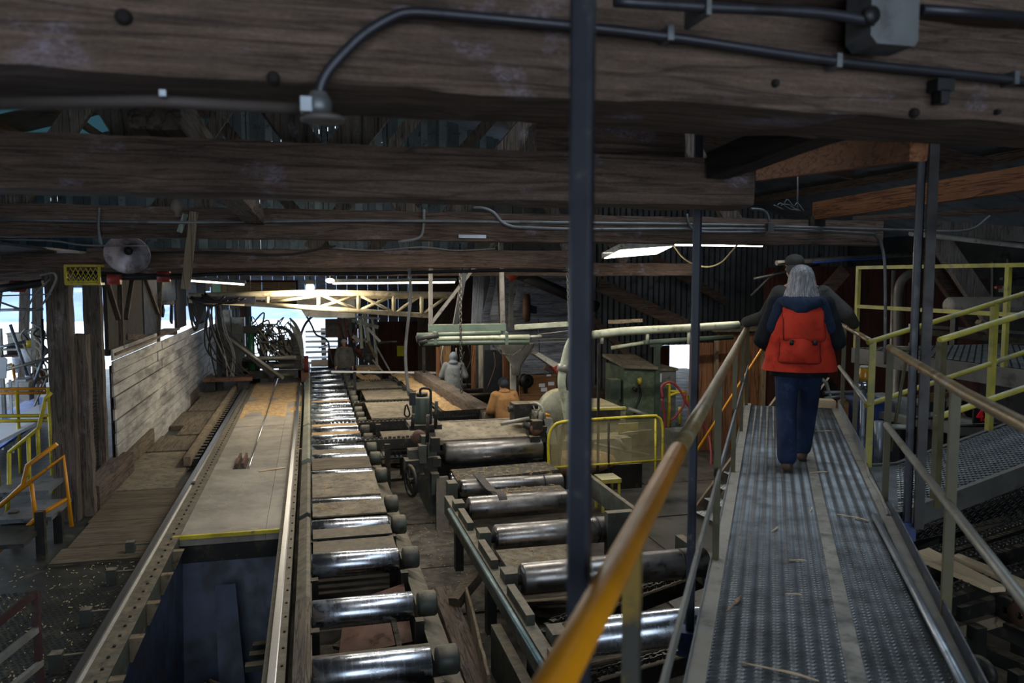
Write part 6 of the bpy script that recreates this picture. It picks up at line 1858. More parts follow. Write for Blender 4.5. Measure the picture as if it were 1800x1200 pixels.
plate('number_plate', '42', 1711, 1744, 717, 744, 7.0, 'black plate with red digits 42 above the pale table')
plate('number_plate', '44', 1634, 1664, 705, 724, 7.4, 'black plate with red digits 44 near the grey machine cover')
for k, (a, b, c_, d, y, mt, lab) in enumerate([(1680, 1760, 740, 755, 7.35, RAILG, 'pale machine table below the 42 plate'), (1600, 1680, 728, 740, 7.75, RAILG, 'pale machine ledge below the 44 plate'), (1600, 1632, 700, 725, 7.9, GALV, 'grey machine cover beside the 44 plate')]):
    q = thing('machine_table', P((a + b) / 2, d, y=y), lab, 'machine')
    add('top', MB().box(P(a, 0, y=y).x, P(b, 0, y=y).x, y - 0.3, y + 0.5, P(a, d, y=y).z, P(a, c_, y=y).z), mt, q)
    add('stand', MB().box(P(a, 0, y=y).x + 0.1, P(b, 0, y=y).x - 0.1, y, y + 0.4, -2.42, P(a, d, y=y).z), DARKN, q)
    add('front_rail', MB().cyl(P(a, (c_ + d) / 2, y=y - 0.33), P(b, (c_ + d) / 2, y=y - 0.33), 0.02, 8), DARK, q)

# ================================================================== LUMBER CHAIN DECK UNDER THE RAMP
zd = -0.95
for k, (a, b) in enumerate((((1585, 985), (1830, 905)), ((1560, 1015), (1850, 930)), ((1560, 940), (1820, 842)), ((1590, 1058), (1830, 985)), ((1600, 915), (1800, 860)))):
    p, q = P(*a, z=zd), P(*b, z=zd)
    chain_conveyor('lumber_chain', p, q, ['sorting chain just behind the pale boards', 'sorting chain passing under the pale boards', 'sorting chain under the ramp edge', 'sorting chain nearest the viewer below the boards', 'farthest sorting chain in the ramp shadow'][k], DARK)
    ln = thing('chain_rail', p, ['dusty skid rail behind the pale boards', 'skid rail under the pale boards', 'skid rail with an orange mark under the ramp', 'near skid rail with dusty top', 'farthest skid rail under the ramp'][k], 'rail')
    o_ = Vector((0.05, 0.22, -0.2))
    add('rail', MB().bar(p + o_, q + o_, 0.12, 0.16), [BEAM, DARK, RUST, DARK, BEAM][k], ln)
    add('leg', MB().bar(p + o_, Vector((p.x + 0.05, p.y + 0.22, -2.42)), 0.1, 0.1), DARK, ln)
    add('leg', MB().bar(q + o_, Vector((q.x + 0.05, q.y + 0.22, -2.42)), 0.1, 0.1), DARK, ln)
for k, (c4) in enumerate(([(1600, 972), (1633, 962), (1768, 1030), (1742, 1032)], [(1675, 976), (1685, 972), (1830, 1030), (1822, 1040)])):
    pts = [P(*p, z=zd + 0.06) for p in c4]
    add('lumber_board', MB().prism([p - Vector((0, 0, 0.045)) for p in pts], (0, 0, 0.045)), FRESH, None, ['wide pale fresh board lying on the sorting chains', 'narrow fresh board behind the wide pale one'][k], 'board')
# steel frame at the bottom right
sf = thing('sorter_framework', P(1750, 1100, z=-1.4), 'dark steel frame with rollers at the bottom right', 'frame')
p, q = P(1675, 1075, z=-1.15), P(1830, 1035, z=-1.15)
add('top_beam', MB().bar(p, q, 0.14, 0.12), DARK, sf)
add('inner_beam', MB().bar(p + Vector((0, 0, -0.16)), q + Vector((0, 0, -0.16)), 0.1, 0.1), RUSTD, sf)
for (a, b, w, mt, z) in (((1690, 1070), (1850, 1140), 0.14, DARK, -1.4), ((1685, 1125), (1860, 1200), 0.12, DARK, -1.6), ((1690, 1160), (1850, 1230), 0.1, RUSTD, -1.7)):
    add('beam', MB().bar(P(*a, z=z), P(*b, z=z), w, w), mt, sf)
for (a, zt_) in (((1718, 1100), -1.25), ((1680, 1150), -1.3), ((1790, 1180), -1.4)):
    c = P(*a, z=zt_)
    add('upright', MB().box(c.x - 0.05, c.x + 0.05, c.y - 0.05, c.y + 0.05, -2.42, zt_), DARK, sf)
for k, (px, py) in enumerate(((1645, 1010), (1770, 1070), (1795, 1080), (1640, 1040), (1690, 1190), (1725, 1180))):
    c = P(px, py, z=-1.15)
    add('sprocket', MB().lathe([(0.03, -0.03), (0.1, -0.03), (0.12, 0), (0.1, 0.03), (0.03, 0.03)], c, (1, 0.2, 0.1), 16), DARK if k % 2 else RUST, sf)

# ================================================================== STAIR DOWN FROM THE WALKWAY
sx = thing('stair', P(1222, 905, z=-2.42), 'steel stair with brown stringer and mesh treads beside the walkway', 'stair')
b0 = P(1222, 908, z=-2.42)
t0_ = b0 + Vector((2.0, 0.15, 2.3))
d = t0_ - b0
dh = Vector((d.x, d.y, 0)).normalized()
sd3 = Vector((dh.y, -dh.x, 0))
add('stringer', MB().bar(b0, t0_, 0.05, 0.24), M_paint('brown_stringer', (112, 96, 78), wear=(84, 74, 62), rough=0.6), sx)
add('stringer', MB().bar(b0 + sd3 * 0.85, t0_ + sd3 * 0.85, 0.05, 0.24), DARK, sx)
for k in range(11):
    c = b0.lerp(t0_, (k + 0.5) / 11)
    m = MB().expanded(c + sd3 * 0.03 - dh * 0.13, sd3, dh, 0.8, 0.26, 0.07, 0.04, 0.014, 0.004)
    add('tread', m, EXPM, sx)
srl = thing('stair_railing', b0, 'thin bright yellow handrail slanting up along the stair', 'railing')
add('rail', MB().tube([b0 + Vector((-0.08, 0, 1.0)), t0_ + Vector((-0.2, 0, 1.25))], 0.022, 8), YELO, srl)
for f in (0.0, 0.5, 0.97):
    p = b0.lerp(t0_, f)
    add('post', MB().cyl(p + Vector((-0.05, 0, 0)), p + Vector((-0.08 - 0.1 * f, 0, 1.0 + 0.22 * f)), 0.022, 8), YELO, srl)
q = P(1441, 706, z=0.02)
add('wood_block', MB().prism([W(10.35, 0.55, 0), W(10.35, 0.78, 0), W(10.55, 0.75, 0), W(10.55, 0.57, 0)], (0, 0, 0.09)), FRESH, None, 'pale wood block at the far end of the walkway', 'wood block')
add('red_cabinet', MB().prism([W(11.2, 0.15, 0), W(11.2, 0.62, 0), W(11.6, 0.62, 0), W(11.6, 0.15, 0)], (0, 0, 0.42)).prism([W(11.18, 0.13, 0.42), W(11.18, 0.64, 0.42), W(11.62, 0.64, 0.42), W(11.62, 0.13, 0.42)], (0, 0, 0.03)), M_paint('rust_red_box', (112, 48, 32), rough=0.6), None, 'rusty red box past the end of the walkway', 'box')
c = P(1492, 740, y=8.2)
add('tilted_board', MB().bar(P(1465, 715, y=8.4), P(1500, 760, y=8.4), 0.03, 0.36, up=(1, 0, 1)), M_wood('tilted_ply', (130, 88, 54), (168, 122, 80), 'X'), None, 'tilted brown board beside the yellow corner post', 'board')
for k, (pts, lab) in enumerate((([(1448, 690), (1480, 690), (1525, 688)], 'grey pipe crossing behind the yellow corner post'), ([(1450, 700), (1475, 697), (1540, 695)], 'second grey pipe crossing lower behind the corner post'), ([(1437, 660), (1452, 672), (1460, 700), (1475, 720)], 'pale bent pipe beyond the walkway rail'))):
    add('grey_pipe', MB().tube([P(*p, y=9.2) for p in pts], 0.025, 8), GALV if k < 2 else PALEG, None, lab, 'pipe')

# ================================================================== PEOPLE
def capsule(mb, a, b, ra, rb, n=12, sq=None):
    a, b = Vector(a), Vector(b)
    ax = (b - a)
    ax = ax.normalized() if ax.length > 1e-6 else Vector((0, 0, 1))
    u = ax.orthogonal().normalized()
    v = ax.cross(u)
    vs, fs = [], []
    rings = []
    for i in range(5):
        t_ = PI / 2 * i / 4
        rings.append((a - ax * ra * math.cos(t_), ra * math.sin(t_)))
    for i in range(5):
        t_ = PI / 2 * i / 4
        rings.append((b + ax * rb * math.sin(t_), rb * math.cos(t_)))
    for c, r in rings:
        for j in range(n):
            an = 2 * PI * j / n
            vs.append(c + (u * math.cos(an) + v * math.sin(an)) * max(r, 0.0008))
    for i in range(len(rings) - 1):
        for j in range(n):
            j2 = (j + 1) % n
            fs.append((i * n + j, i * n + j2, (i + 1) * n + j2, (i + 1) * n + j))
    o = len(vs)
    fs.append(tuple(reversed(range(n))))
    fs.append(tuple(range(o - n, o)))
    mb.add(vs, fs, True)


def ell(mb, c, rx, ry, rz_, n=16):
    mb.ball(c, 1.0, n, (rx, ry, rz_))


def loft(mb, rings, n=24, cap=True):
    """rings: (cx, cy, z, rx, ry); closed elliptical loft"""
    vs, fs = [], []
    for (x, y, z, rx, ry) in rings:
        for j in range(n):
            a = 2 * PI * j / n
            vs.append((x + rx * math.cos(a), y + ry * math.sin(a), z))
    for i in range(len(rings) - 1):
        for j in range(n):
            j2 = (j + 1) % n
            fs.append((i * n + j, i * n + j2, (i + 1) * n + j2, (i + 1) * n + j))
    if cap:
        fs.append(tuple(reversed(range(n))))
        fs.append(tuple(range((len(rings) - 1) * n, len(rings) * n)))
    mb.add(vs, fs, True)


SKIN = M_flat('skin', (196, 142, 118), 0.55)
DENIM = M_paint('blue_denim', (30, 42, 66), wear=(52, 68, 94), wearf=(0.52, 0.72), rough=0.85, scale=9, bump=0.2, spec=0.2)
BOOT = M_paint('brown_boot', (78, 58, 42), wear=(54, 40, 32), rough=0.7, scale=12)
BLACKC = M_paint('black_jacket', (20, 22, 26), wear=(34, 36, 40), rough=0.8, scale=10, spec=0.2)
NAVY = M_paint('navy_hood', (30, 42, 62), wear=(44, 58, 80), rough=0.85, scale=10, spec=0.2)
VEST = M_paint('orange_red_vest', (186, 54, 34), wear=(156, 44, 30), wearf=(0.5, 0.66), rough=0.8, scale=7, bump=0.25, spec=0.2, vary=0.2)
GREYJ = M_paint('grey_jacket', (118, 122, 124), wear=(92, 96, 98), rough=0.85, scale=6, spec=0.2)
GREYD = M_paint('dark_grey_jacket', (70, 68, 64), wear=(50, 50, 48), rough=0.8, scale=8, spec=0.2)
HOODG = M_paint('grey_sweatshirt', (116, 112, 104), wear=(90, 88, 82), rough=0.9, scale=6, spec=0.2)
BROWNJ = M_paint('brown_duck_jacket', (142, 104, 64), wear=(116, 84, 52), rough=0.85, scale=6, spec=0.2)
BEANIE = M_paint('dark_beanie', (54, 58, 64), rough=0.9, spec=0.2)
t = NT('grey_hair')
hv = t.noise(t.coord((60, 60, 2.2)), 1.6, 5, 0.6)
GREYH = t.done(t.ramp(hv, [(0.3, srgb((70, 68, 68))), (0.52, srgb((132, 130, 130))), (0.72, srgb((196, 196, 198)))]), 0.5)


def figure(loc, yaw, label, parts, vox=0.014):
    """parts: name -> (MB in local coordinates, material, voxel). local +y is the way the person faces"""
    root = thing('person', loc, label, 'person')
    ca, sa = math.cos(yaw), math.sin(yaw)
    made = {}
    for name, (mb, mat, vx, par) in parts.items():
        w = MB()
        w.v = [Vector((v.x * ca + v.y * sa, -v.x * sa + v.y * ca, v.z)) + Vector(loc) for v in mb.v]
        w.f, w.sm = mb.f, mb.sm
        o = add(name, w, mat, made[par] if par else root, smooth_all=True)
        made[name] = o
        if vx:
            r = o.modifiers.new('skin_over', 'REMESH')
            r.mode = 'VOXEL'
            r.voxel_size = vx
            r.use_smooth_shade = True
            s = o.modifiers.new('soften', 'SMOOTH')
            s.iterations = 5
            s.factor = 0.5
    return root


def hand(mb, wrist, d, curl, side, k=1.0):
    """palm, four bent fingers of unequal length and a thumb; d: pointing way, curl: way fingers bend, side: +1/-1 thumb side axis"""
    d, curl = Vector(d).normalized(), Vector(curl).normalized()
    sv = d.cross(curl).normalized() * side
    w = Vector(wrist)
    for i in range(4):
        o = sv * ((i - 1.5) * 0.019 * k)
        capsule(mb, w + o * 0.6, w + d * 0.085 * k + o, 0.015 * k, 0.0125 * k, 8)
        L_ = (0.075, 0.085, 0.08, 0.062)[i] * k
        p1 = w + d * 0.085 * k + o
        p2 = p1 + (d * 0.75 + curl * 0.65) * L_ * 0.5
        p3 = p2 + (d * 0.05 + curl * 1.0) * L_ * 0.5
        capsule(mb, p1, p2, 0.0095 * k, 0.009 * k, 8)
        capsule(mb, p2, p3, 0.009 * k, 0.008 * k, 8)
    t0 = w + d * 0.03 * k - sv * 0.035 * k
    t1 = t0 + (d * 0.5 - sv * 0.6 + curl * 0.3) * 0.04 * k
    capsule(mb, w + d * 0.02 * k, t0, 0.014 * k, 0.012 * k, 8)
    capsule(mb, t0, t1, 0.011 * k, 0.0095 * k, 8)
    capsule(mb, t1, t1 + (d * 0.6 + curl * 0.7) * 0.028 * k, 0.0095 * k, 0.008 * k, 8)


def head(mb, c, k=1.0, turn=0.0):
    """skull, jaw, nose, brow, lips and ears; facing +y turned by `turn`"""
    c = Vector(c)
    ct, s_ = math.cos(turn), math.sin(turn)

    def q(x, y, z):
        return c + Vector((x * ct - y * s_, x * s_ + y * ct, z)) * k
    ell(mb, q(0, -0.012, 0.03), 0.078 * k, 0.094 * k, 0.092 * k)
    ell(mb, q(0, 0.02, -0.055), 0.058 * k, 0.066 * k, 0.062 * k)
    capsule(mb, q(0, 0.088, 0.012), q(0, 0.106, -0.022), 0.009 * k, 0.014 * k, 8)
    capsule(mb, q(-0.04, 0.074, 0.028), q(0.04, 0.074, 0.028), 0.014 * k, 0.014 * k, 8)
    capsule(mb, q(-0.02, 0.082, -0.055), q(0.02, 0.082, -0.055), 0.009 * k, 0.009 * k, 8)
    for sx_ in (-1, 1):
        ell(mb, q(0.08 * sx_, -0.01, 0.0), 0.012 * k, 0.02 * k, 0.032 * k, 8)


def body_mesh(J, k=1.0, turn=0.0, slim=1.0):
    mb = MB()
    head(mb, J['head'], k, turn)
    capsule(mb, Vector(J['head']) + Vector((0, -0.015, -0.08)), J['neck'], 0.052 * k, 0.06 * k)
    ell(mb, J['chest'], 0.15 * slim, 0.095 * slim, 0.2)
    ell(mb, J['pelvis'], 0.145 * slim, 0.1 * slim, 0.13)
    capsule(mb, J['chest'], J['pelvis'], 0.11 * slim, 0.11 * slim)
    for s in 'lr':
        capsule(mb, J['neck'], J['sh_' + s], 0.055, 0.055)
        capsule(mb, J['sh_' + s], J['el_' + s], 0.05, 0.04)
        capsule(mb, J['el_' + s], J['wr_' + s], 0.04, 0.027)
        capsule(mb, J['hip_' + s], J['kn_' + s], 0.078 * slim, 0.052)
        capsule(mb, J['kn_' + s], J['an_' + s], 0.052, 0.035)
        capsule(mb, J['an_' + s], J['toe_' + s], 0.036, 0.028)
        hand(mb, J['wr_' + s], J.get('hd_' + s, (0, 0.6, -0.8)), J.get('cu_' + s, (0, 0.3, -0.9)), 1 if s == 'l' else -1, k)
    return mb


def trousers(J, r0=0.105, r1=0.078, r2=0.076):
    mb = MB()
    for s in 'lr':
        capsule(mb, J['hip_' + s], J['kn_' + s], r0, r1, 16)
        an = Vector(J['an_' + s])
        capsule(mb, J['kn_' + s], an + Vector((0, 0, 0.03)), r1, r2, 16)
    ell(mb, Vector(J['pelvis']) + Vector((0, -0.015, -0.02)), 0.175, 0.135, 0.13)
    return mb


def shoes(J, k=1.0):
    mb = MB()
    for s in 'lr':
        a, t_ = Vector(J['an_' + s]), Vector(J['toe_' + s])
        d = (t_ - a)
        d.z = 0
        d = d.normalized() if d.length > 0.01 else Vector((0, 1, 0))
        capsule(mb, a + Vector((0, 0, 0.03)), a - d * 0.01 - Vector((0, 0, 0.04)), 0.052, 0.05)
        capsule(mb, a - d * 0.03 - Vector((0, 0, 0.045)), t_ + d * 0.04 + Vector((0, 0, 0.005)), 0.045, 0.04)
    return mb


def jacket(J, rs=0.072, re=0.066, rw=0.055, w=0.205, d=0.145, hem=0.82, wh=0.215):
    mb = MB()
    ch, pe = Vector(J['chest']), Vector(J['pelvis'])
    top = ch.z + 0.17
    loft(mb, [(pe.x, pe.y, hem, wh, d * 1.08), (pe.x, pe.y, (hem + ch.z) / 2, wh * 0.97, d * 1.05), (ch.x, ch.y, ch.z, w, d), (ch.x, ch.y, ch.z + 0.1, w * 0.92, d * 0.92), (ch.x, ch.y, top, w * 0.62, d * 0.7), (ch.x, ch.y, top + 0.05, 0.085, 0.085)])
    for s in 'lr':
        capsule(mb, Vector(J['sh_' + s]) * 0.97 + Vector(J['neck']) * 0.03, J['el_' + s], rs, re, 14)
        capsule(mb, J['el_' + s], J['wr_' + s], re, rw, 14)
        capsule(mb, ch + Vector((0, 0, 0.12)), J['sh_' + s], 0.09, rs, 14)
    return mb


# ---- the woman on the walkway
JW = dict(head=(0, 0.03, 1.575), neck=(0, -0.01, 1.44), chest=(0, 0, 1.24), pelvis=(0, 0, 0.93),
          sh_l=(-0.19, -0.01, 1.37), sh_r=(0.19, -0.01, 1.37), el_l=(-0.30, -0.02, 1.07), el_r=(0.29, -0.02, 1.07), wr_l=(-0.21, 0.2, 0.98), wr_r=(0.2, 0.2, 0.98), hd_l=(0.4, 0.9, 0), hd_r=(-0.4, 0.9, 0),
          hip_l=(-0.095, 0, 0.88), hip_r=(0.095, 0, 0.88), kn_l=(-0.09, -0.02, 0.47), kn_r=(0.085, 0.16, 0.5), an_l=(-0.08, -0.24, 0.10), an_r=(0.05, 0.22, 0.095), toe_l=(-0.09, -0.08, 0.035), toe_r=(0.06, 0.36, 0.03))
vest = MB()
n = 40
rings = [(0.83, 0.30, 0.205), (0.90, 0.285, 0.20), (1.0, 0.268, 0.195), (1.12, 0.25, 0.19), (1.22, 0.232, 0.183), (1.30, 0.20, 0.17), (1.35, 0.165, 0.15), (1.385, 0.12, 0.10)]
vs, fs = [], []
for i, (z, rx, ry) in enumerate(rings):
    for j in range(n):
        a = 2 * PI * j / n
        wob = 1 + 0.018 * math.sin(a * 7 + i) * (1 - i / 8) + 0.012 * math.sin(a * 3 + 2 * i)
        vs.append((rx * wob * math.cos(a), ry * wob * math.sin(a) - 0.005, z + 0.012 * math.cos(a) * (i == 0) - 0.02 * (math.cos(a) + 1) * 0.5 * (i == 0)))
fs = [(i * n + j, i * n + (j + 1) % n, (i + 1) * n + (j + 1) % n, (i + 1) * n + j) for i in range(len(rings) - 1) for j in range(n)]
vest.add(vs, fs, True)


def vest_r(z):
    for i in range(len(rings) - 1):
        if rings[i][0] <= z <= rings[i + 1][0]:
            f = (z - rings[i][0]) / (rings[i + 1][0] - rings[i][0])
            return rings[i][1] * (1 - f) + rings[i + 1][1] * f, rings[i][2] * (1 - f) + rings[i + 1][2] * f
    return rings[0][1:] if z < rings[0][0] else rings[-1][1:]


def patch(x0, x1, z0, z1, off, bulge=0.0, skew=0.0):
    """cloth panel lying on the back of the vest"""
    mb = MB()
    nx_, nz_ = 12, 10
    outer, inner = [], []
    for i in range(nz_ + 1):
        for j in range(nx_ + 1):
            fx, fz = j / nx_, i / nz_
            x = x0 + (x1 - x0) * fx + skew * fz
            z = z0 + (z1 - z0) * fz
            rx, ry = vest_r(z)
            y = -ry * math.sqrt(max(0.02, 1 - min(1, (x / rx)) ** 2)) - 0.008
            b = off + bulge * math.sin(PI * fx) * math.sin(PI * (0.15 + 0.75 * (1 - fz))) + 0.004 * math.sin(fx * 19 + fz * 4) * bulge * 12
            outer.append((x, y - b, z))
            inner.append((x, y + 0.01, z))
    N_ = len(outer)
    w_ = nx_ + 1
    f2 = []
    for i in range(nz_):
        for j in range(nx_):
            q = (i * w_ + j, i * w_ + j + 1, (i + 1) * w_ + j + 1, (i + 1) * w_ + j)
            f2 += [q, tuple(N_ + x for x in reversed(q))]
    edge = [j for j in range(w_)] + [i * w_ + nx_ for i in range(1, nz_ + 1)] + [nz_ * w_ + j for j in range(nx_ - 1, -1, -1)] + [i * w_ for i in range(nz_ - 1, 0, -1)]
    for a_, b_ in zip(edge, edge[1:] + edge[:1]):
        f2.append((b_, a_, N_ + a_, N_ + b_))
    mb.add(outer + inner, f2, True)
    return mb


def on_back(x, z, off):
    rx, ry = vest_r(z)
    return Vector((x, -ry * math.sqrt(max(0.02, 1 - min(1, (x / rx)) ** 2)) - 0.008 - off, z))


FOLD_SHADE = MB()  # dark red tubes drawn as the fold shadows round flap and pouch
for pth, of in (([(-0.135, 1.085), (0.02, 1.085), (0.18, 1.085), (0.175, 1.25), (0.168, 1.37)], 0.055), ([(-0.147, 1.37), (-0.14, 1.25), (-0.135, 1.085)], 0.055), ([(-0.16, 1.06), (-0.162, 0.98), (-0.16, 0.90), (0.0, 0.895), (0.15, 0.90), (0.152, 0.98), (0.15, 1.06)], 0.02)):
    FOLD_SHADE.tube(smoothpath([on_back(x, z, of) for x, z in pth], 5), 0.0035, 5)
hair = MB()
rings_h = [(0.03, 1.70, 0.012, 0.015), (0.025, 1.694, 0.04, 0.05), (0.015, 1.675, 0.070, 0.085), (0.005, 1.64, 0.090, 0.104), (0.0, 1.59, 0.102, 0.11), (-0.01, 1.53, 0.112, 0.108), (-0.025, 1.47, 0.128, 0.10), (-0.04, 1.42, 0.146, 0.092), (-0.055, 1.375, 0.162, 0.075), (-0.07, 1.335, 0.172, 0.055)]
n = 72
vs = []
for i, (cy, z, rx, ry) in enumerate(rings_h):
    for j in range(n):
        a = 2 * PI * j / n
        wob = 1 + (0.035 * math.sin(a * 17 + 0.3 * i) + 0.025 * math.sin(a * 29 + 1.0)) * min(1, i / 4)
        vs.append((rx * wob * math.cos(a), cy + ry * wob * math.sin(a), z - (0.05 * (0.5 + 0.5 * math.sin(a * 11)) * (0.5 + 0.5 * math.sin(a * 5 + 1)) if i == len(rings_h) - 1 else 0)))
hair.add(vs, [(i * n + (j + 1) % n, i * n + j, (i + 1) * n + j, (i + 1) * n + (j + 1) % n) for i in range(len(rings_h) - 1) for j in range(n)], True)
hood_m = MB()
ell(hood_m, (0, -0.16, 1.375), 0.155, 0.085, 0.06)
capsule(hood_m, (-0.12, -0.15, 1.40), (-0.02, -0.215, 1.335), 0.045, 0.045)
capsule(hood_m, (0.12, -0.15, 1.40), (0.02, -0.215, 1.335), 0.045, 0.045)
ell(hood_m, (0, -0.03, 1.40), 0.16, 0.13, 0.06)
capsule(hood_m, (-0.14, -0.08, 1.38), (0.14, -0.08, 1.38), 0.06, 0.06)
denim_sl = MB()
for sx_ in (-1, 1):
    capsule(denim_sl, (0.15 * sx_, -0.05, 1.36), (0.225 * sx_, -0.045, 1.18), 0.075, 0.066, 14)
clip = MB().box(-0.085, -0.055, -0.275, -0.235, 1.05, 1.09)
clip2 = MB().box(0.095, 0.125, -0.27, -0.23, 1.05, 1.09)
fig_w = figure(W(7.06, 0.235), math.radians(32.2), 'grey haired woman in an orange red vest walking away along the walkway', {
    'body': (body_mesh(JW, 0.95), SKIN, 0.011, None), 'jeans': (trousers(JW, 0.108, 0.085, 0.08), DENIM, 0.013, None), 'boots': (shoes(JW), BOOT, 0.011, None),
    'black_jacket': (jacket(JW, 0.08, 0.075, 0.062, 0.2, 0.14, 0.77, 0.235), BLACKC, 0.013, None), 'denim_sleeves': (denim_sl, NAVY, 0.013, None), 'vest': (vest, VEST, 0, None), 'hood': (hood_m, NAVY, 0.012, None),
    'fold_shade': (FOLD_SHADE, M_flat('fold_shade_red', (96, 22, 16), 0.9), 0, None), 'pouch': (patch(-0.16, 0.15, 0.90, 1.12, 0.016, 0.075), VEST, 0, None), 'flap': (patch(-0.135, 0.18, 1.085, 1.385, 0.05, 0.03, -0.012), VEST, 0, None), 'hair': (hair, GREYH, 0, None), 'clip': (clip, RUBBER, 0, None), 'clip ': (clip2, RUBBER, 0, None)})
for o in fig_w.children:
    if o.name.startswith('clip'):
        o.name = 'clip'

# ---- the man ahead of her, both hands on the rails
JM = dict(head=(-0.07, 0.12, 1.69), neck=(-0.03, 0.04, 1.53), chest=(0, 0, 1.28), pelvis=(0, -0.04, 0.95), sh_l=(-0.21, 0.03, 1.43), sh_r=(0.21, 0.03, 1.43), el_l=(-0.34, 0.16, 1.18), el_r=(0.42, 0.05, 1.24), wr_l=(-0.53, 0.3, 1.12), wr_r=(0.52, 0.28, 1.12),
          hd_l=(0, 0.95, -0.1), hd_r=(0, 0.95, -0.1), cu_l=(-0.1, 0.1, -1), cu_r=(0.1, 0.1, -1), hip_l=(-0.1, -0.04, 0.9), hip_r=(0.1, -0.04, 0.9), kn_l=(-0.1, 0.02, 0.48), kn_r=(0.1, 0.05, 0.48), an_l=(-0.1, -0.06, 0.09), an_r=(0.1, 0.1, 0.09), toe_l=(-0.11, 0.1, 0.03), toe_r=(0.11, 0.27, 0.03))
capm = MB()
ell(capm, (-0.07, 0.115, 1.755), 0.098, 0.112, 0.075)
brim = MB()
tn = 1.05
vs = []
for i in range(9):
    a = -0.9 + 1.8 * i / 8
    d_ = Vector((-math.sin(tn + a), math.cos(tn + a), 0))
    vs += [Vector((-0.07, 0.115, 1.742)) + d_ * 0.09, Vector((-0.07, 0.115, 1.73)) + Vector((-math.sin(tn), math.cos(tn), 0)) * 0.075 + d_ * 0.10]
top_n = len(vs)
vs2 = vs + [v - Vector((0, 0, 0.008)) for v in vs]
f_ = []
for i in range(8):
    q = (2 * i, 2 * i + 1, 2 * i + 3, 2 * i + 2)
    f_ += [q, tuple(top_n + x for x in reversed(q)), (2 * i + 1, 2 * i + 3, top_n + 2 * i + 3, top_n + 2 * i + 1)]
brim.add(vs2, f_)
hairm = MB()
ell(hairm, (-0.07, 0.075, 1.675), 0.086, 0.075, 0.07)
figure(W(8.5, 0.285), math.radians(32.2), 'man in a dark grey jacket and cap ahead of the woman, hands on both rails', {
    'body': (body_mesh(JM, 1.0, 0.9), SKIN, 0.011, None), 'trousers': (trousers(JM), M_paint('dark_trousers', (44, 44, 48), rough=0.85), 0.015, None), 'shoes': (shoes(JM), BOOT, 0.012, None),
    'jacket': (jacket(JM, 0.086, 0.078, 0.058, 0.225, 0.155, 0.8, 0.225), GREYD, 0.013, None), 'hair': (hairm, M_flat('dark_grey_hair', (80, 78, 76)), 0.012, None), 'cap': (capm, GREYD, 0.01, None), 'brim': (brim, M_flat('tan_brim', (120, 112, 98)), 0, None)})

# ---- workers on the floor
def stand(h=1.0, lean=0.0, arms='down'):
    J = dict(head=(0, 0.05 + lean, 1.62), neck=(0, lean, 1.49), chest=(0, lean * 0.6, 1.27), pelvis=(0, -0.02, 0.94), sh_l=(-0.2, lean, 1.42), sh_r=(0.2, lean, 1.42), hip_l=(-0.1, -0.02, 0.9), hip_r=(0.1, -0.02, 0.9),
             kn_l=(-0.1, 0.02, 0.48), kn_r=(0.1, 0.03, 0.48), an_l=(-0.11, -0.02, 0.09), an_r=(0.11, 0.02, 0.09), toe_l=(-0.13, 0.14, 0.03), toe_r=(0.13, 0.17, 0.03))
    if arms == 'down':
        J.update(el_l=(-0.27, lean - 0.03, 1.14), el_r=(0.27, lean - 0.03, 1.14), wr_l=(-0.28, lean + 0.06, 0.90), wr_r=(0.28, lean + 0.06, 0.90))
    else:
        J.update(el_l=(-0.31, lean + 0.0, 1.15), el_r=(0.31, lean + 0.0, 1.15), wr_l=(-0.2, lean + 0.28, 1.05), wr_r=(0.2, lean + 0.28, 1.05), hd_l=(0.3, 0.9, -0.2), hd_r=(-0.3, 0.9, -0.2))
    return J


J1 = stand()
cap1 = MB()
ell(cap1, (0, 0.035, 1.685), 0.098, 0.11, 0.075)
ell(cap1, (0, 0.0, 1.60), 0.1, 0.1, 0.12)
_q1 = P(605, 597, z=-0.50)
add('wood_pallet', MB().box(_q1.x - 0.5, _q1.x + 0.5, _q1.y - 0.5, _q1.y + 0.5, -2.42, -2.24), PLANK, None, 'low plank platform under the worker by the head saw', 'platform')
figure(Vector((_q1.x, _q1.y, -2.24)), math.radians(188), 'worker in a grey hooded sweatshirt standing by the head saw rolls', {
    'body': (body_mesh(J1, 1.0, 0.2), SKIN, 0.014, None), 'jeans': (trousers(J1), M_paint('faded_jeans', (72, 82, 96), rough=0.85, wear=(92, 100, 110)), 0.02, None), 'boots': (shoes(J1), BOOT, 0.016, None),
    'sweatshirt': (jacket(J1, 0.085, 0.078, 0.06, 0.225, 0.165, 0.8, 0.225), HOODG, 0.018, None), 'hard_cap': (MB().lathe([(0.001, 0.1), (0.06, 0.085), (0.1, 0.04), (0.11, 0.0), (0.125, -0.005), (0.11, -0.01)], (0, 0.04, 1.67), (0, 0, 1), 18), M_flat('pale_cap', (176, 174, 170)), 0, None),
    'hood': (cap1, M_paint('dark_hood', (60, 56, 52), rough=0.9), 0.016, None)})
J2 = stand(arms='front')
hood2 = MB()
ell(hood2, (0, 0.02, 1.64), 0.115, 0.125, 0.14)
ell(hood2, (0, -0.02, 1.5), 0.13, 0.12, 0.07)
_q2 = P(797, 618, z=-0.35)
add('wood_pallet', MB().box(_q2.x - 0.5, _q2.x + 0.5, _q2.y - 0.5, _q2.y + 0.5, -2.42, -2.13), PLANK, None, 'low plank platform under the worker in grey', 'platform')
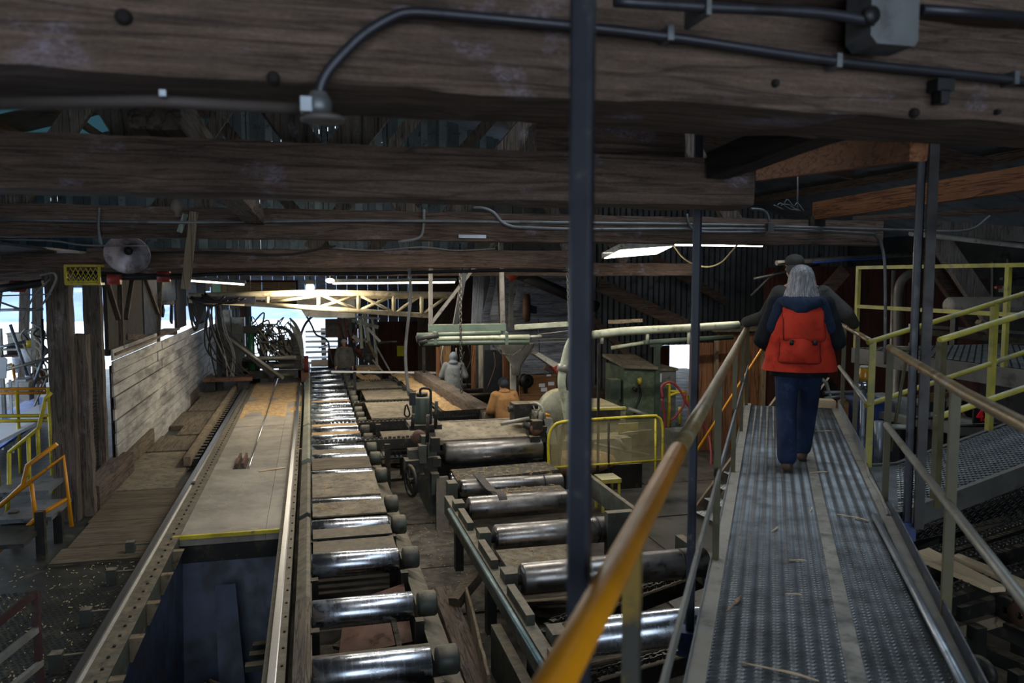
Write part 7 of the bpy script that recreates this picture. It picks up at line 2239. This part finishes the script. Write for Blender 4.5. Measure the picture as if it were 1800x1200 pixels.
figure(Vector((_q2.x, _q2.y, -2.13)), math.radians(12), 'worker in a light grey jacket with the hood up, seen from behind', {
    'body': (body_mesh(J2), SKIN, 0.014, None), 'trousers': (trousers(J2), M_paint('dark_trousers', (44, 44, 48)), 0.02, None), 'boots': (shoes(J2), BOOT, 0.016, None),
    'jacket': (jacket(J2, 0.095, 0.085, 0.065, 0.24, 0.17, 0.76, 0.24), GREYJ, 0.018, None), 'hood': (hood2, M_paint('blue_grey_hood', (106, 114, 122), rough=0.85), 0.016, None)})
J3 = stand(lean=0.06, arms='front')
bn = MB()
ell(bn, (0, 0.09, 1.67), 0.105, 0.118, 0.11)
col3 = MB()
ell(col3, (0, 0.05, 1.50), 0.12, 0.11, 0.06)
q3 = P(889, 666, z=-0.40)
add('wood_pallet', MB().box(q3.x - 0.6, q3.x + 0.6, q3.y - 0.5, q3.y + 0.5, -2.42, -2.15), PLANK, None, 'low plank platform under the worker in brown', 'platform')
figure(Vector((q3.x, q3.y, -2.15)), math.radians(-18), 'worker in a brown canvas jacket and dark beanie behind the edger', {
    'body': (body_mesh(J3), SKIN, 0.014, None), 'trousers': (trousers(J3), M_paint('dark_trousers', (44, 44, 48)), 0.02, None), 'boots': (shoes(J3), BOOT, 0.016, None),
    'jacket': (jacket(J3, 0.105, 0.09, 0.07, 0.255, 0.19, 0.78, 0.25), BROWNJ, 0.016, None), 'collar': (col3, BROWNJ, 0.016, None), 'beanie': (bn, BEANIE, 0.014, None)})

# ================================================================== LAMPS
def strip_lamp(name, a, b, label, watts, color=(1, 0.93, 0.80), w=0.16, rods=True, power_down=True, top=None):
    """shop strip fixture: folded housing, tube, hanger rods and its own light"""
    a, b = Vector(a), Vector(b)
    d = (b - a).normalized()
    s = d.cross(Vector((0, 0, 1))).normalized()
    t = thing(name, (a + b) / 2, label, 'lamp')
    prof_ = [(-w / 2, -0.03), (-w / 4, 0.05), (w / 4, 0.05), (w / 2, -0.03), (w / 2 - 0.01, -0.035), (w / 4, 0.035), (-w / 4, 0.035), (-w / 2 + 0.01, -0.035)]
    add('housing', MB().prism([a + s * x + Vector((0, 0, z)) for x, z in prof_], b - a), GALV, t)
    add('tube', MB().cyl(a + d * 0.04 + Vector((0, 0, -0.055)), b - d * 0.04 + Vector((0, 0, -0.055)), 0.024, 10), M_emit('lit_tube_' + name, (255, 244, 220), 9.0), t)
    if rods:
        for f in (0.15, 0.85):
            p = a.lerp(b, f)
            add('rod', MB().cyl(p + Vector((0, 0, 0.04)), Vector((p.x, p.y, top or roof_z(p.x))), 0.006, 5), DARKN, t)
    ld = bpy.data.lights.new(name + '_light', 'AREA')
    ld.shape = 'RECTANGLE'
    ld.size, ld.size_y = (b - a).length, w * 0.8
    ld.energy = watts
    ld.color = color
    lo = bpy.data.objects.new(name + '_light', ld)
    col.objects.link(lo)
    lo.parent = t
    lo.location = (a + b) / 2 + Vector((0, 0, -0.09)) - WL[t]
    lo.rotation_euler = (0, 0, math.atan2(d.y, d.x))
    return t


strip_lamp('strip_lamp', P(582, 494, y=20), P(802, 492, y=20), 'long bare fluorescent strip lamp glowing over the saw area', 110)
# white shop lamp, tilted so that its lit underside shows
sa, sb_ = P(1090, 438, y=11.6), P(1186, 431, y=12.4)
sl = thing('shop_lamp', (sa + sb_) / 2, 'white shop lamp hanging near the corrugated iron', 'lamp')
sdx = (sb_ - sa).normalized()
back = Vector((-sdx.y, sdx.x, 0)) * 0.36 + Vector((0, 0, -0.14))
add('housing', MB().prism([sa, sb_, sb_ + back * 0.9 + Vector((0, 0, 0.05)), sb_ + back * 0.5 + Vector((0, 0, 0.12)), sa + back * 0.5 + Vector((0, 0, 0.12)), sa + back * 0.9 + Vector((0, 0, 0.05))][:2] + [sb_ + back, sa + back], Vector((0, 0, 0.09))), WHITEC, sl)
add('diffuser', MB().prism([sa + sdx * 0.04 + back * 0.08, sb_ - sdx * 0.04 + back * 0.08, sb_ - sdx * 0.04 + back * 0.92, sa + sdx * 0.04 + back * 0.92], Vector((0, 0, -0.012))), M_emit('lit_diffuser', (255, 250, 236), 8.0), sl)
for f in (0.1, 0.9):
    p = sa.lerp(sb_, f) + back * 0.5
    add('rod', MB().cyl(p + Vector((0, 0, 0.09)), Vector((p.x, p.y, 5.2)), 0.006, 5), DARKN, sl)
ld = bpy.data.lights.new('shop_light', 'AREA')
ld.shape = 'RECTANGLE'
ld.size, ld.size_y, ld.energy, ld.color = (sb_ - sa).length, 0.3, 55, (1, 0.96, 0.88)
lo = bpy.data.objects.new('shop_light', ld)
col.objects.link(lo)
lo.parent = sl
lo.location = (sa + sb_) / 2 + back * 0.5 + Vector((0, 0, -0.03)) - WL[sl]
lo.rotation_euler = (0, 0, math.atan2(sdx.y, sdx.x))
strip_lamp('strip_lamp', P(330, 489, y=21), P(432, 496, y=21), 'bluish strip lamp above the left end of the boom', 15, (0.8, 0.88, 1.0))
# unseen lamps added between the trusses to brighten the floor, hidden by the beams
WARM = (1.0, 0.95, 0.86)
strip_lamp('hidden_fill_lamp', (0.2, 5.9, 2.40), (2.6, 5.9, 2.40), 'added fill strip lamp hidden behind the second beam', 30, (0.92, 0.95, 1.0))
strip_lamp('hidden_fill_lamp', (-0.4, 10.0, 2.20), (3.4, 10.0, 2.20), 'added fill strip lamp hidden behind the third beam', 85, WARM)
strip_lamp('hidden_fill_lamp', (0.4, 14.2, 1.86), (4.4, 14.2, 1.86), 'added fill strip lamp hidden behind the fourth beam', 125, WARM)
strip_lamp('hidden_fill_lamp', (6.5, 13.8, 2.25), (8.5, 13.8, 2.25), 'added fill strip lamp hidden above the planer', 75, WARM)
# flood lamp above the rails
fp = P(545, 505, y=18.6)
fl_ = thing('flood_lamp', fp, 'small glaring warm flood lamp in front of the doorway', 'lamp')
add('housing', MB().box(fp.x - 0.12, fp.x + 0.12, fp.y - 0.1, fp.y + 0.06, fp.z + 0.07, fp.z + 0.17), DARKN, fl_)
add('bulb', MB().ball(fp, 0.095, 14), M_emit('lit_bulb', (255, 236, 190), 25), fl_)
add('stem', MB().cyl(fp + Vector((0, 0, 0.15)), Vector((fp.x, fp.y, roof_z(fp.x))), 0.012, 6), DARKN, fl_)
ld = bpy.data.lights.new('flood_light', 'POINT')
ld.energy = 250
ld.color = (1.0, 0.87, 0.66)
ld.shadow_soft_size = 0.12
lo = bpy.data.objects.new('flood_light', ld)
col.objects.link(lo)
lo.parent = fl_
lo.location = (0, -0.05, -0.13)
fp2 = P(580, 493, y=19.8)
f2_ = thing('flood_lamp', fp2, 'second glaring bulb at the end of the strip lamp', 'lamp')
add('bulb', MB().ball(fp2, 0.07, 12, (1.5, 1, 0.8)), MATS['lit_bulb'], f2_)
add('stem', MB().cyl(fp2 + Vector((0, 0, 0.05)), Vector((fp2.x, fp2.y, roof_z(fp2.x))), 0.012, 6), DARKN, f2_)

# ================================================================== PIPES AND CONDUITS ON THE BEAMS
COND = M_paint('grey_conduit', (104, 106, 108), wear=(84, 84, 84), rough=0.42, metal=0.4, dust=(146, 142, 132))
PIPED = M_paint('dark_steel_pipe', (58, 58, 64), wear=(44, 44, 46), rough=0.4, metal=0.5)
y1_ = 1.91
cp_ = thing('bent_conduit', P(560, 190, y=y1_), 'thick steel conduit bending up and along the nearest beam', 'conduit')
pts = [(562, 180), (563, 155), (575, 128), (600, 98), (640, 60), (690, 30), (720, 22), (770, 24), (850, 31), (1040, 49), (1200, 68), (1467, 107), (1770, 139), (1900, 155)]
add('pipe', MB().tube(smoothpath([P(*p, y=y1_) for p in pts], 5), 0.0125, 12), PIPED, cp_)
c = P(560, 190, y=y1_)
add('fitting', MB().lathe([(0.0, 0), (0.026, 0), (0.03, 0.012), (0.03, 0.03), (0.018, 0.05), (0, 0.05)], (c.x, y1_, c.z - 0.014), (0, 0, 1), 16), COND, cp_)
add('cover_disc', MB().lathe([(0, 0), (0.05, 0), (0.052, 0.006), (0.04, 0.014), (0, 0.014)], (c.x + 0.01, y1_, c.z - 0.03), (0, 0, 1), 20), M_paint('rusty_disc', (92, 86, 80), rough=0.6), cp_)
add('nut', MB().box(c.x - 0.04, c.x - 0.015, y1_ - 0.025, y1_ + 0.02, c.z - 0.012, c.z + 0.02), GALV, cp_)
for px, py in ((1175, 60), (1470, 108), (1780, 138)):
    q = P(px, py, y=y1_)
    add('strap', MB().box(q.x - 0.008, q.x + 0.008, y1_ - 0.016, y1_ + 0.06, q.z - 0.018, q.z + 0.018), COND, cp_)
a, b = P(-20, 182, y=1.97), P(545, 192, y=1.97)
add('lower_conduit', MB().tube([a, P(280, 178, y=1.97), b], 0.014, 10), M_paint('brown_crusted_pipe', (62, 54, 50), rough=0.7), None, 'dark crusted conduit along the lower edge of the nearest beam', 'conduit')
add('small_clip', MB().box(P(275, 0, y=1.94).x, P(287, 0, y=1.94).x, 1.93, 1.95, P(280, 170, y=1.94).z, P(280, 159, y=1.94).z), GALV, None, 'tiny bright metal clip on the nearest beam', 'clip')
jb = thing('junction_box', P(1575, 40, y=1.8), 'grey cast junction box on the ceiling conduit at the top', 'junction box')
yj = 1.8
q0, q1 = P(1530, 75, y=yj), P(1618, -30, y=yj)
add('box', MB().prism([(q0.x, yj, q0.z + 0.02), (q0.x + 0.02, yj, q0.z), (q1.x - 0.01, yj, q0.z), (q1.x, yj, q0.z + 0.015), (q1.x, yj, q1.z), (q0.x, yj, q1.z)], (0, 0.1, 0)), COND, jb)
add('boss', MB().lathe([(0, 0), (0.022, 0), (0.022, 0.02), (0, 0.02)], P(1535, 25, y=yj - 0.02), (0, 1, 0), 14), DARKN, jb)
add('pipe', MB().tube(smoothpath([P(1080, 3, y=yj), P(1240, 13, y=yj), P(1430, 22, y=yj), P(1535, 38, y=yj)], 5), 0.013, 12), PIPED, jb)
add('pipe', MB().tube([P(1620, 17, y=yj), P(1700, 22, y=yj), P(1900, 38, y=yj)], 0.014, 12), PIPED, jb)
add('strap', MB().box(P(1240, 0, y=yj).x - 0.006, P(1240, 0, y=yj).x + 0.006, yj - 0.02, yj + 0.1, P(1240, 30, y=yj).z, P(1240, -10, y=yj).z), COND, jb)
beam((P(1120, 0, y=1.95).x, 1.98, P(1400, 5, y=1.95).z + 0.09), (4, 1.98, P(1400, 5, y=1.95).z + 0.09), 0.14, 0.16, BEAM, 'brown plank above the conduit at the top edge', 0.2, 0.006, 60)
add('hook_bolt', MB().box(P(1655, 0, y=1.9).x, P(1685, 0, y=1.9).x, 1.9, 1.94, P(1670, 160, y=1.9).z, P(1670, 138, y=1.9).z).box(P(1662, 0, y=1.9).x, P(1677, 0, y=1.9).x, 1.9, 1.93, P(1670, 182, y=1.9).z, P(1670, 158, y=1.9).z), DARKN, None, 'black hook bolt on the nearest beam', 'bolt')
for k, (px, py, r) in enumerate(((215, 27, 0.014), (480, 135, 0.012), (1612, 197, 0.011), (1366, 145, 0.009), (1757, 196, 0.007))):
    q = P(px, py, y=1.935)
    add('knot', MB().lathe([(0, 0.0), (r * 0.5, -0.004), (r, 0.0), (r * 1.25, 0.006), (r * 1.3, 0.03)], (q.x, 1.935, q.z), (0, 1, 0), 12), M_flat('dark_knot', (26, 20, 17), 0.9), None,
        ['round dark knot at the upper end of the nearest beam', 'faint round knot beside the bent conduit', 'dark bolt hole below the black hook bolt', 'small nail hole in the nearest beam above the dark joist', 'tiny nail hole at the far end of the nearest beam'][k], 'knot', None, 'structure')
# conduits along the third beam
yb3 = 7.74
for k, (pts, r, lab) in enumerate([([(-20, 386), (330, 391), (640, 388), (1040, 392), (1300, 396), (1345, 397)], 0.017, 'upper long conduit along the third beam'),
                                   ([(830, 365), (850, 366), (868, 374), (882, 390), (900, 398), (930, 400), (1040, 403), (1350, 403), (1520, 411), (1540, 415), (1550, 432), (1556, 480), (1556, 640)], 0.017, 'conduit bending down at its end beside the yellow railing'),
                                   ([(1207, 376), (1211, 394), (1222, 404), (1245, 408), (1345, 408)], 0.016, 'short conduit curving from above into the third beam run'),
                                   ([(1360, 398), (1600, 405), (1700, 405), (1740, 380)], 0.016, 'conduit running on right of the box on the third beam')]):
    add('conduit_run', MB().tube(smoothpath([P(*p, y=yb3 - 0.02 * k) for p in pts], 4), r, 8), COND, None, lab, 'conduit')
q = P(1352, 399, y=7.7)
bx_ = thing('junction_box', q, 'small grey junction box on the third beam', 'junction box')
add('box', MB().box(q.x - 0.035, q.x + 0.035, 7.66, 7.72, q.z - 0.045, q.z + 0.04), COND, bx_)
add('riser', MB().tube(smoothpath([P(1320, 367, y=7.7), P(1340, 369, y=7.7), P(1350, 378, y=7.7), P(1352, 390, y=7.7)], 4), 0.014, 8), COND, bx_)
add('drop_rod', MB().cyl(P(1402, 372, y=7.9), P(1402, 300, y=7.9), 0.008, 6), COND, bx_)
for k in range(7):
    a = P(1360 + 6 * k, 362 + rnd.uniform(-4, 6), y=7.6)
    add('loose_wire', MB().tube(smoothpath([a, a + Vector((0.04, 0, rnd.uniform(-0.05, 0.06))), a + Vector((0.12, 0, rnd.uniform(-0.06, 0.05)))], 4), 0.005, 5), COND, bx_)
# sagging cord of the shop lamp
add('lamp_cord', MB().tube(smoothpath([P(1184, 431, y=12.4), P(1200, 452, y=12.4), P(1220, 464, y=12.4), P(1245, 469, y=12.2), P(1268, 461, y=12), P(1285, 443, y=11.8), P(1300, 425, y=11.6)], 6), 0.014, 6), M_flat('tan_cord', (186, 166, 120)), None, 'tan cord drooping from the shop lamp', 'cord')
# things hung at the left: reflector lamp, yellow basket, stick, cords
q = P(224, 447, y=10.6)
rf = thing('reflector_lamp', q, 'round dusty reflector lamp hung by the beam above the post', 'lamp')
ax_ = Vector((0.05, -0.85, -0.45)).normalized()
add('reflector', MB().lathe([(0.05, -0.16), (0.06, -0.13), (0.11, -0.11), (0.17, -0.06), (0.25, 0.0), (0.262, 0.0), (0.262, 0.012), (0.25, 0.012), (0.16, -0.04), (0.09, -0.09), (0.05, -0.10)], q, ax_, 30), M_paint('dusty_reflector', (176, 166, 172), wear=(104, 92, 86), wearf=(0.45, 0.6), rough=0.45, metal=0.3, scale=5), rf)
add('socket', MB().lathe([(0.0, -0.13), (0.045, -0.13), (0.05, -0.08), (0.03, -0.06), (0, -0.06)], q, ax_, 16), DARKN, rf)
add('stem', MB().cyl(q - ax_ * 0.15, Vector((q.x, 11.8, 2.0)), 0.015, 6), DARKN, rf)
q0, q1 = P(116, 499, y=11.6), P(174, 467, y=11.6)
yk_ = thing('yellow_basket', (q0 + q1) / 2, 'yellow expanded metal guard box on the thick post', 'guard')
add('mesh', MB().expanded((q0.x, 11.6, q0.z + 0.03), (1, 0, 0), (0, 0, 1), q1.x - q0.x, q1.z - q0.z - 0.05, 0.06, 0.12, 0.022, 0.004), YEL, yk_)
for (a, b) in (((q0.x, q0.z), (q1.x, q0.z)), ((q0.x, q1.z), (q1.x, q1.z)), ((q0.x, q0.z), (q0.x, q1.z)), ((q1.x, q0.z), (q1.x, q1.z))):
    add('frame_bar', MB().bar((a[0], 11.6, a[1]), (b[0], 11.6, b[1]), 0.03, 0.035, up=(0, 1, 0)), YEL, yk_)
for z in (q0.z, q1.z):
    add('side_bar', MB().bar((q0.x, 11.6, z), (q0.x, 11.8, z), 0.03, 0.03), YEL, yk_)
    add('side_bar', MB().bar((q1.x, 11.6, z), (q1.x, 11.8, z), 0.03, 0.03), YEL, yk_)
add('hanging_lath', MB().rough(P(341, 372, y=7.74), P(326, 508, y=7.74), 0.03, 0.078, 0.1, 0.004, up=(1, 0, 0)), M_wood('pale_lath', (120, 104, 84), (160, 142, 118), 'Z'), None, 'pale split lath hanging from the third beam', 'lath')
add('wood_shard', MB().rough(P(326, 376, y=7.74), P(315, 408, y=7.74), 0.02, 0.05, 0.06, 0.004, up=(1, 0, 0)), M_wood('pale_shard', (140, 140, 132), (170, 170, 160), 'Z'), None, 'pale wood shard stuck beside the hanging lath', 'wood shard')
for k, (pts, r, y, lab) in enumerate([([(-10, 421), (90, 423), (150, 431), (260, 432)], 0.012, 10.4, 'pale cord along the left underside of the third beam'), ([(174, 365), (173, 400), (178, 430)], 0.012, 7.7, 'short grey wire hanging over the third beam'),
                                      ([(590, 432), (500, 447), (380, 443), (250, 444)], 0.012, 11.7, 'black cord lying along the fourth beam'), ([(870, 437), (800, 440), (740, 434), (660, 440), (590, 436)], 0.012, 11.7, 'thin cord draped over the middle of the fourth beam'),
                                      ([(745, 368), (744, 400), (736, 418), (700, 425)], 0.016, 7.765, 'grey cord looping from the third beam'), ([(-10, 528), (60, 545), (95, 500), (95, 480), (70, 484)], 0.014, 11.6, 'grey cable looping off the thick post'),
                                      ([(40, 560), (60, 520), (88, 490)], 0.012, 11.82, 'knotted cord slanting to the thick post'), ([(-10, 520), (90, 517)], 0.01, 11.5, 'thin wire across to the thick post'),
                                      ([(40, 470), (110, 478), (200, 480), (330, 487)], 0.02, 12.8, 'dark cable under the fourth beam'), ([(320, 485), (420, 480), (600, 481), (760, 478), (900, 475), (1000, 476)], 0.03, 12.6, 'black pipe under the fourth beam')]):
    add('cord', MB().tube(smoothpath([P(*p, y=y) for p in pts], 5), r, 6), RUBBER if k in (2, 8, 9) else CABLEG, None, lab, 'cord')
rp_ = thing('fire_pipe', P(30, 500, y=13), 'black sprinkler pipe with red couplings above the side bay', 'pipe')
add('pipe', MB().cyl(P(-20, 510, y=13), P(75, 497, y=13), 0.06, 10), DARKN, rp_)
add('pipe', MB().cyl(P(75, 488, y=13.2), P(330, 486, y=13.2), 0.05, 10), DARKN, rp_)
for (px, py) in ((31, 503), (201, 490), (288, 486)):
    q = P(px, py, y=13.1)
    add('coupling', MB().cyl(q - Vector((0.09, 0, 0)), q + Vector((0.09, 0, 0)), 0.085, 12), RED, rp_)
# far wires on the dark right
for k, (a, b, y, r, mt, lab) in enumerate([((1365, 462), (1630, 445), 14, 0.05, STRUT, 'grey pipe on hangers above the man'), ((1430, 461), (1560, 452), 13.9, 0.02, M_flat('blue_tube', (40, 70, 150)), 'thin blue tube beside the hung grey pipe'), ((1325, 490), (1440, 466), 14.5, 0.03, DARKN, 'dark sloping pipe left of the cap'),
                                          ((1600, 410), (1800, 432), 12.8, 0.05, WHITEC, 'scuffed pale pipe high behind the yellow railing'), ((1320, 520), (1390, 450), 15, 0.03, DARKN, 'thin dark brace on the iron wall left of the cap')]):
    add('wall_pipe', MB().cyl(P(*a, y=y), P(*b, y=y), r, 8), mt, None, lab, 'pipe')
# brown plank hanging by (left) small bulb below second beam
q = P(310, 352, y=3.25)
add('bulb_socket', MB().lathe([(0, 0.03), (0.012, 0.03), (0.014, 0.0), (0.022, -0.015), (0.02, -0.035), (0.008, -0.045), (0.008, -0.06), (0, -0.062)], q, (0, 0, 1), 14), M_paint('dusty_socket', (96, 84, 74), rough=0.8), None, 'dusty lamp socket hanging under the second beam', 'lamp socket')
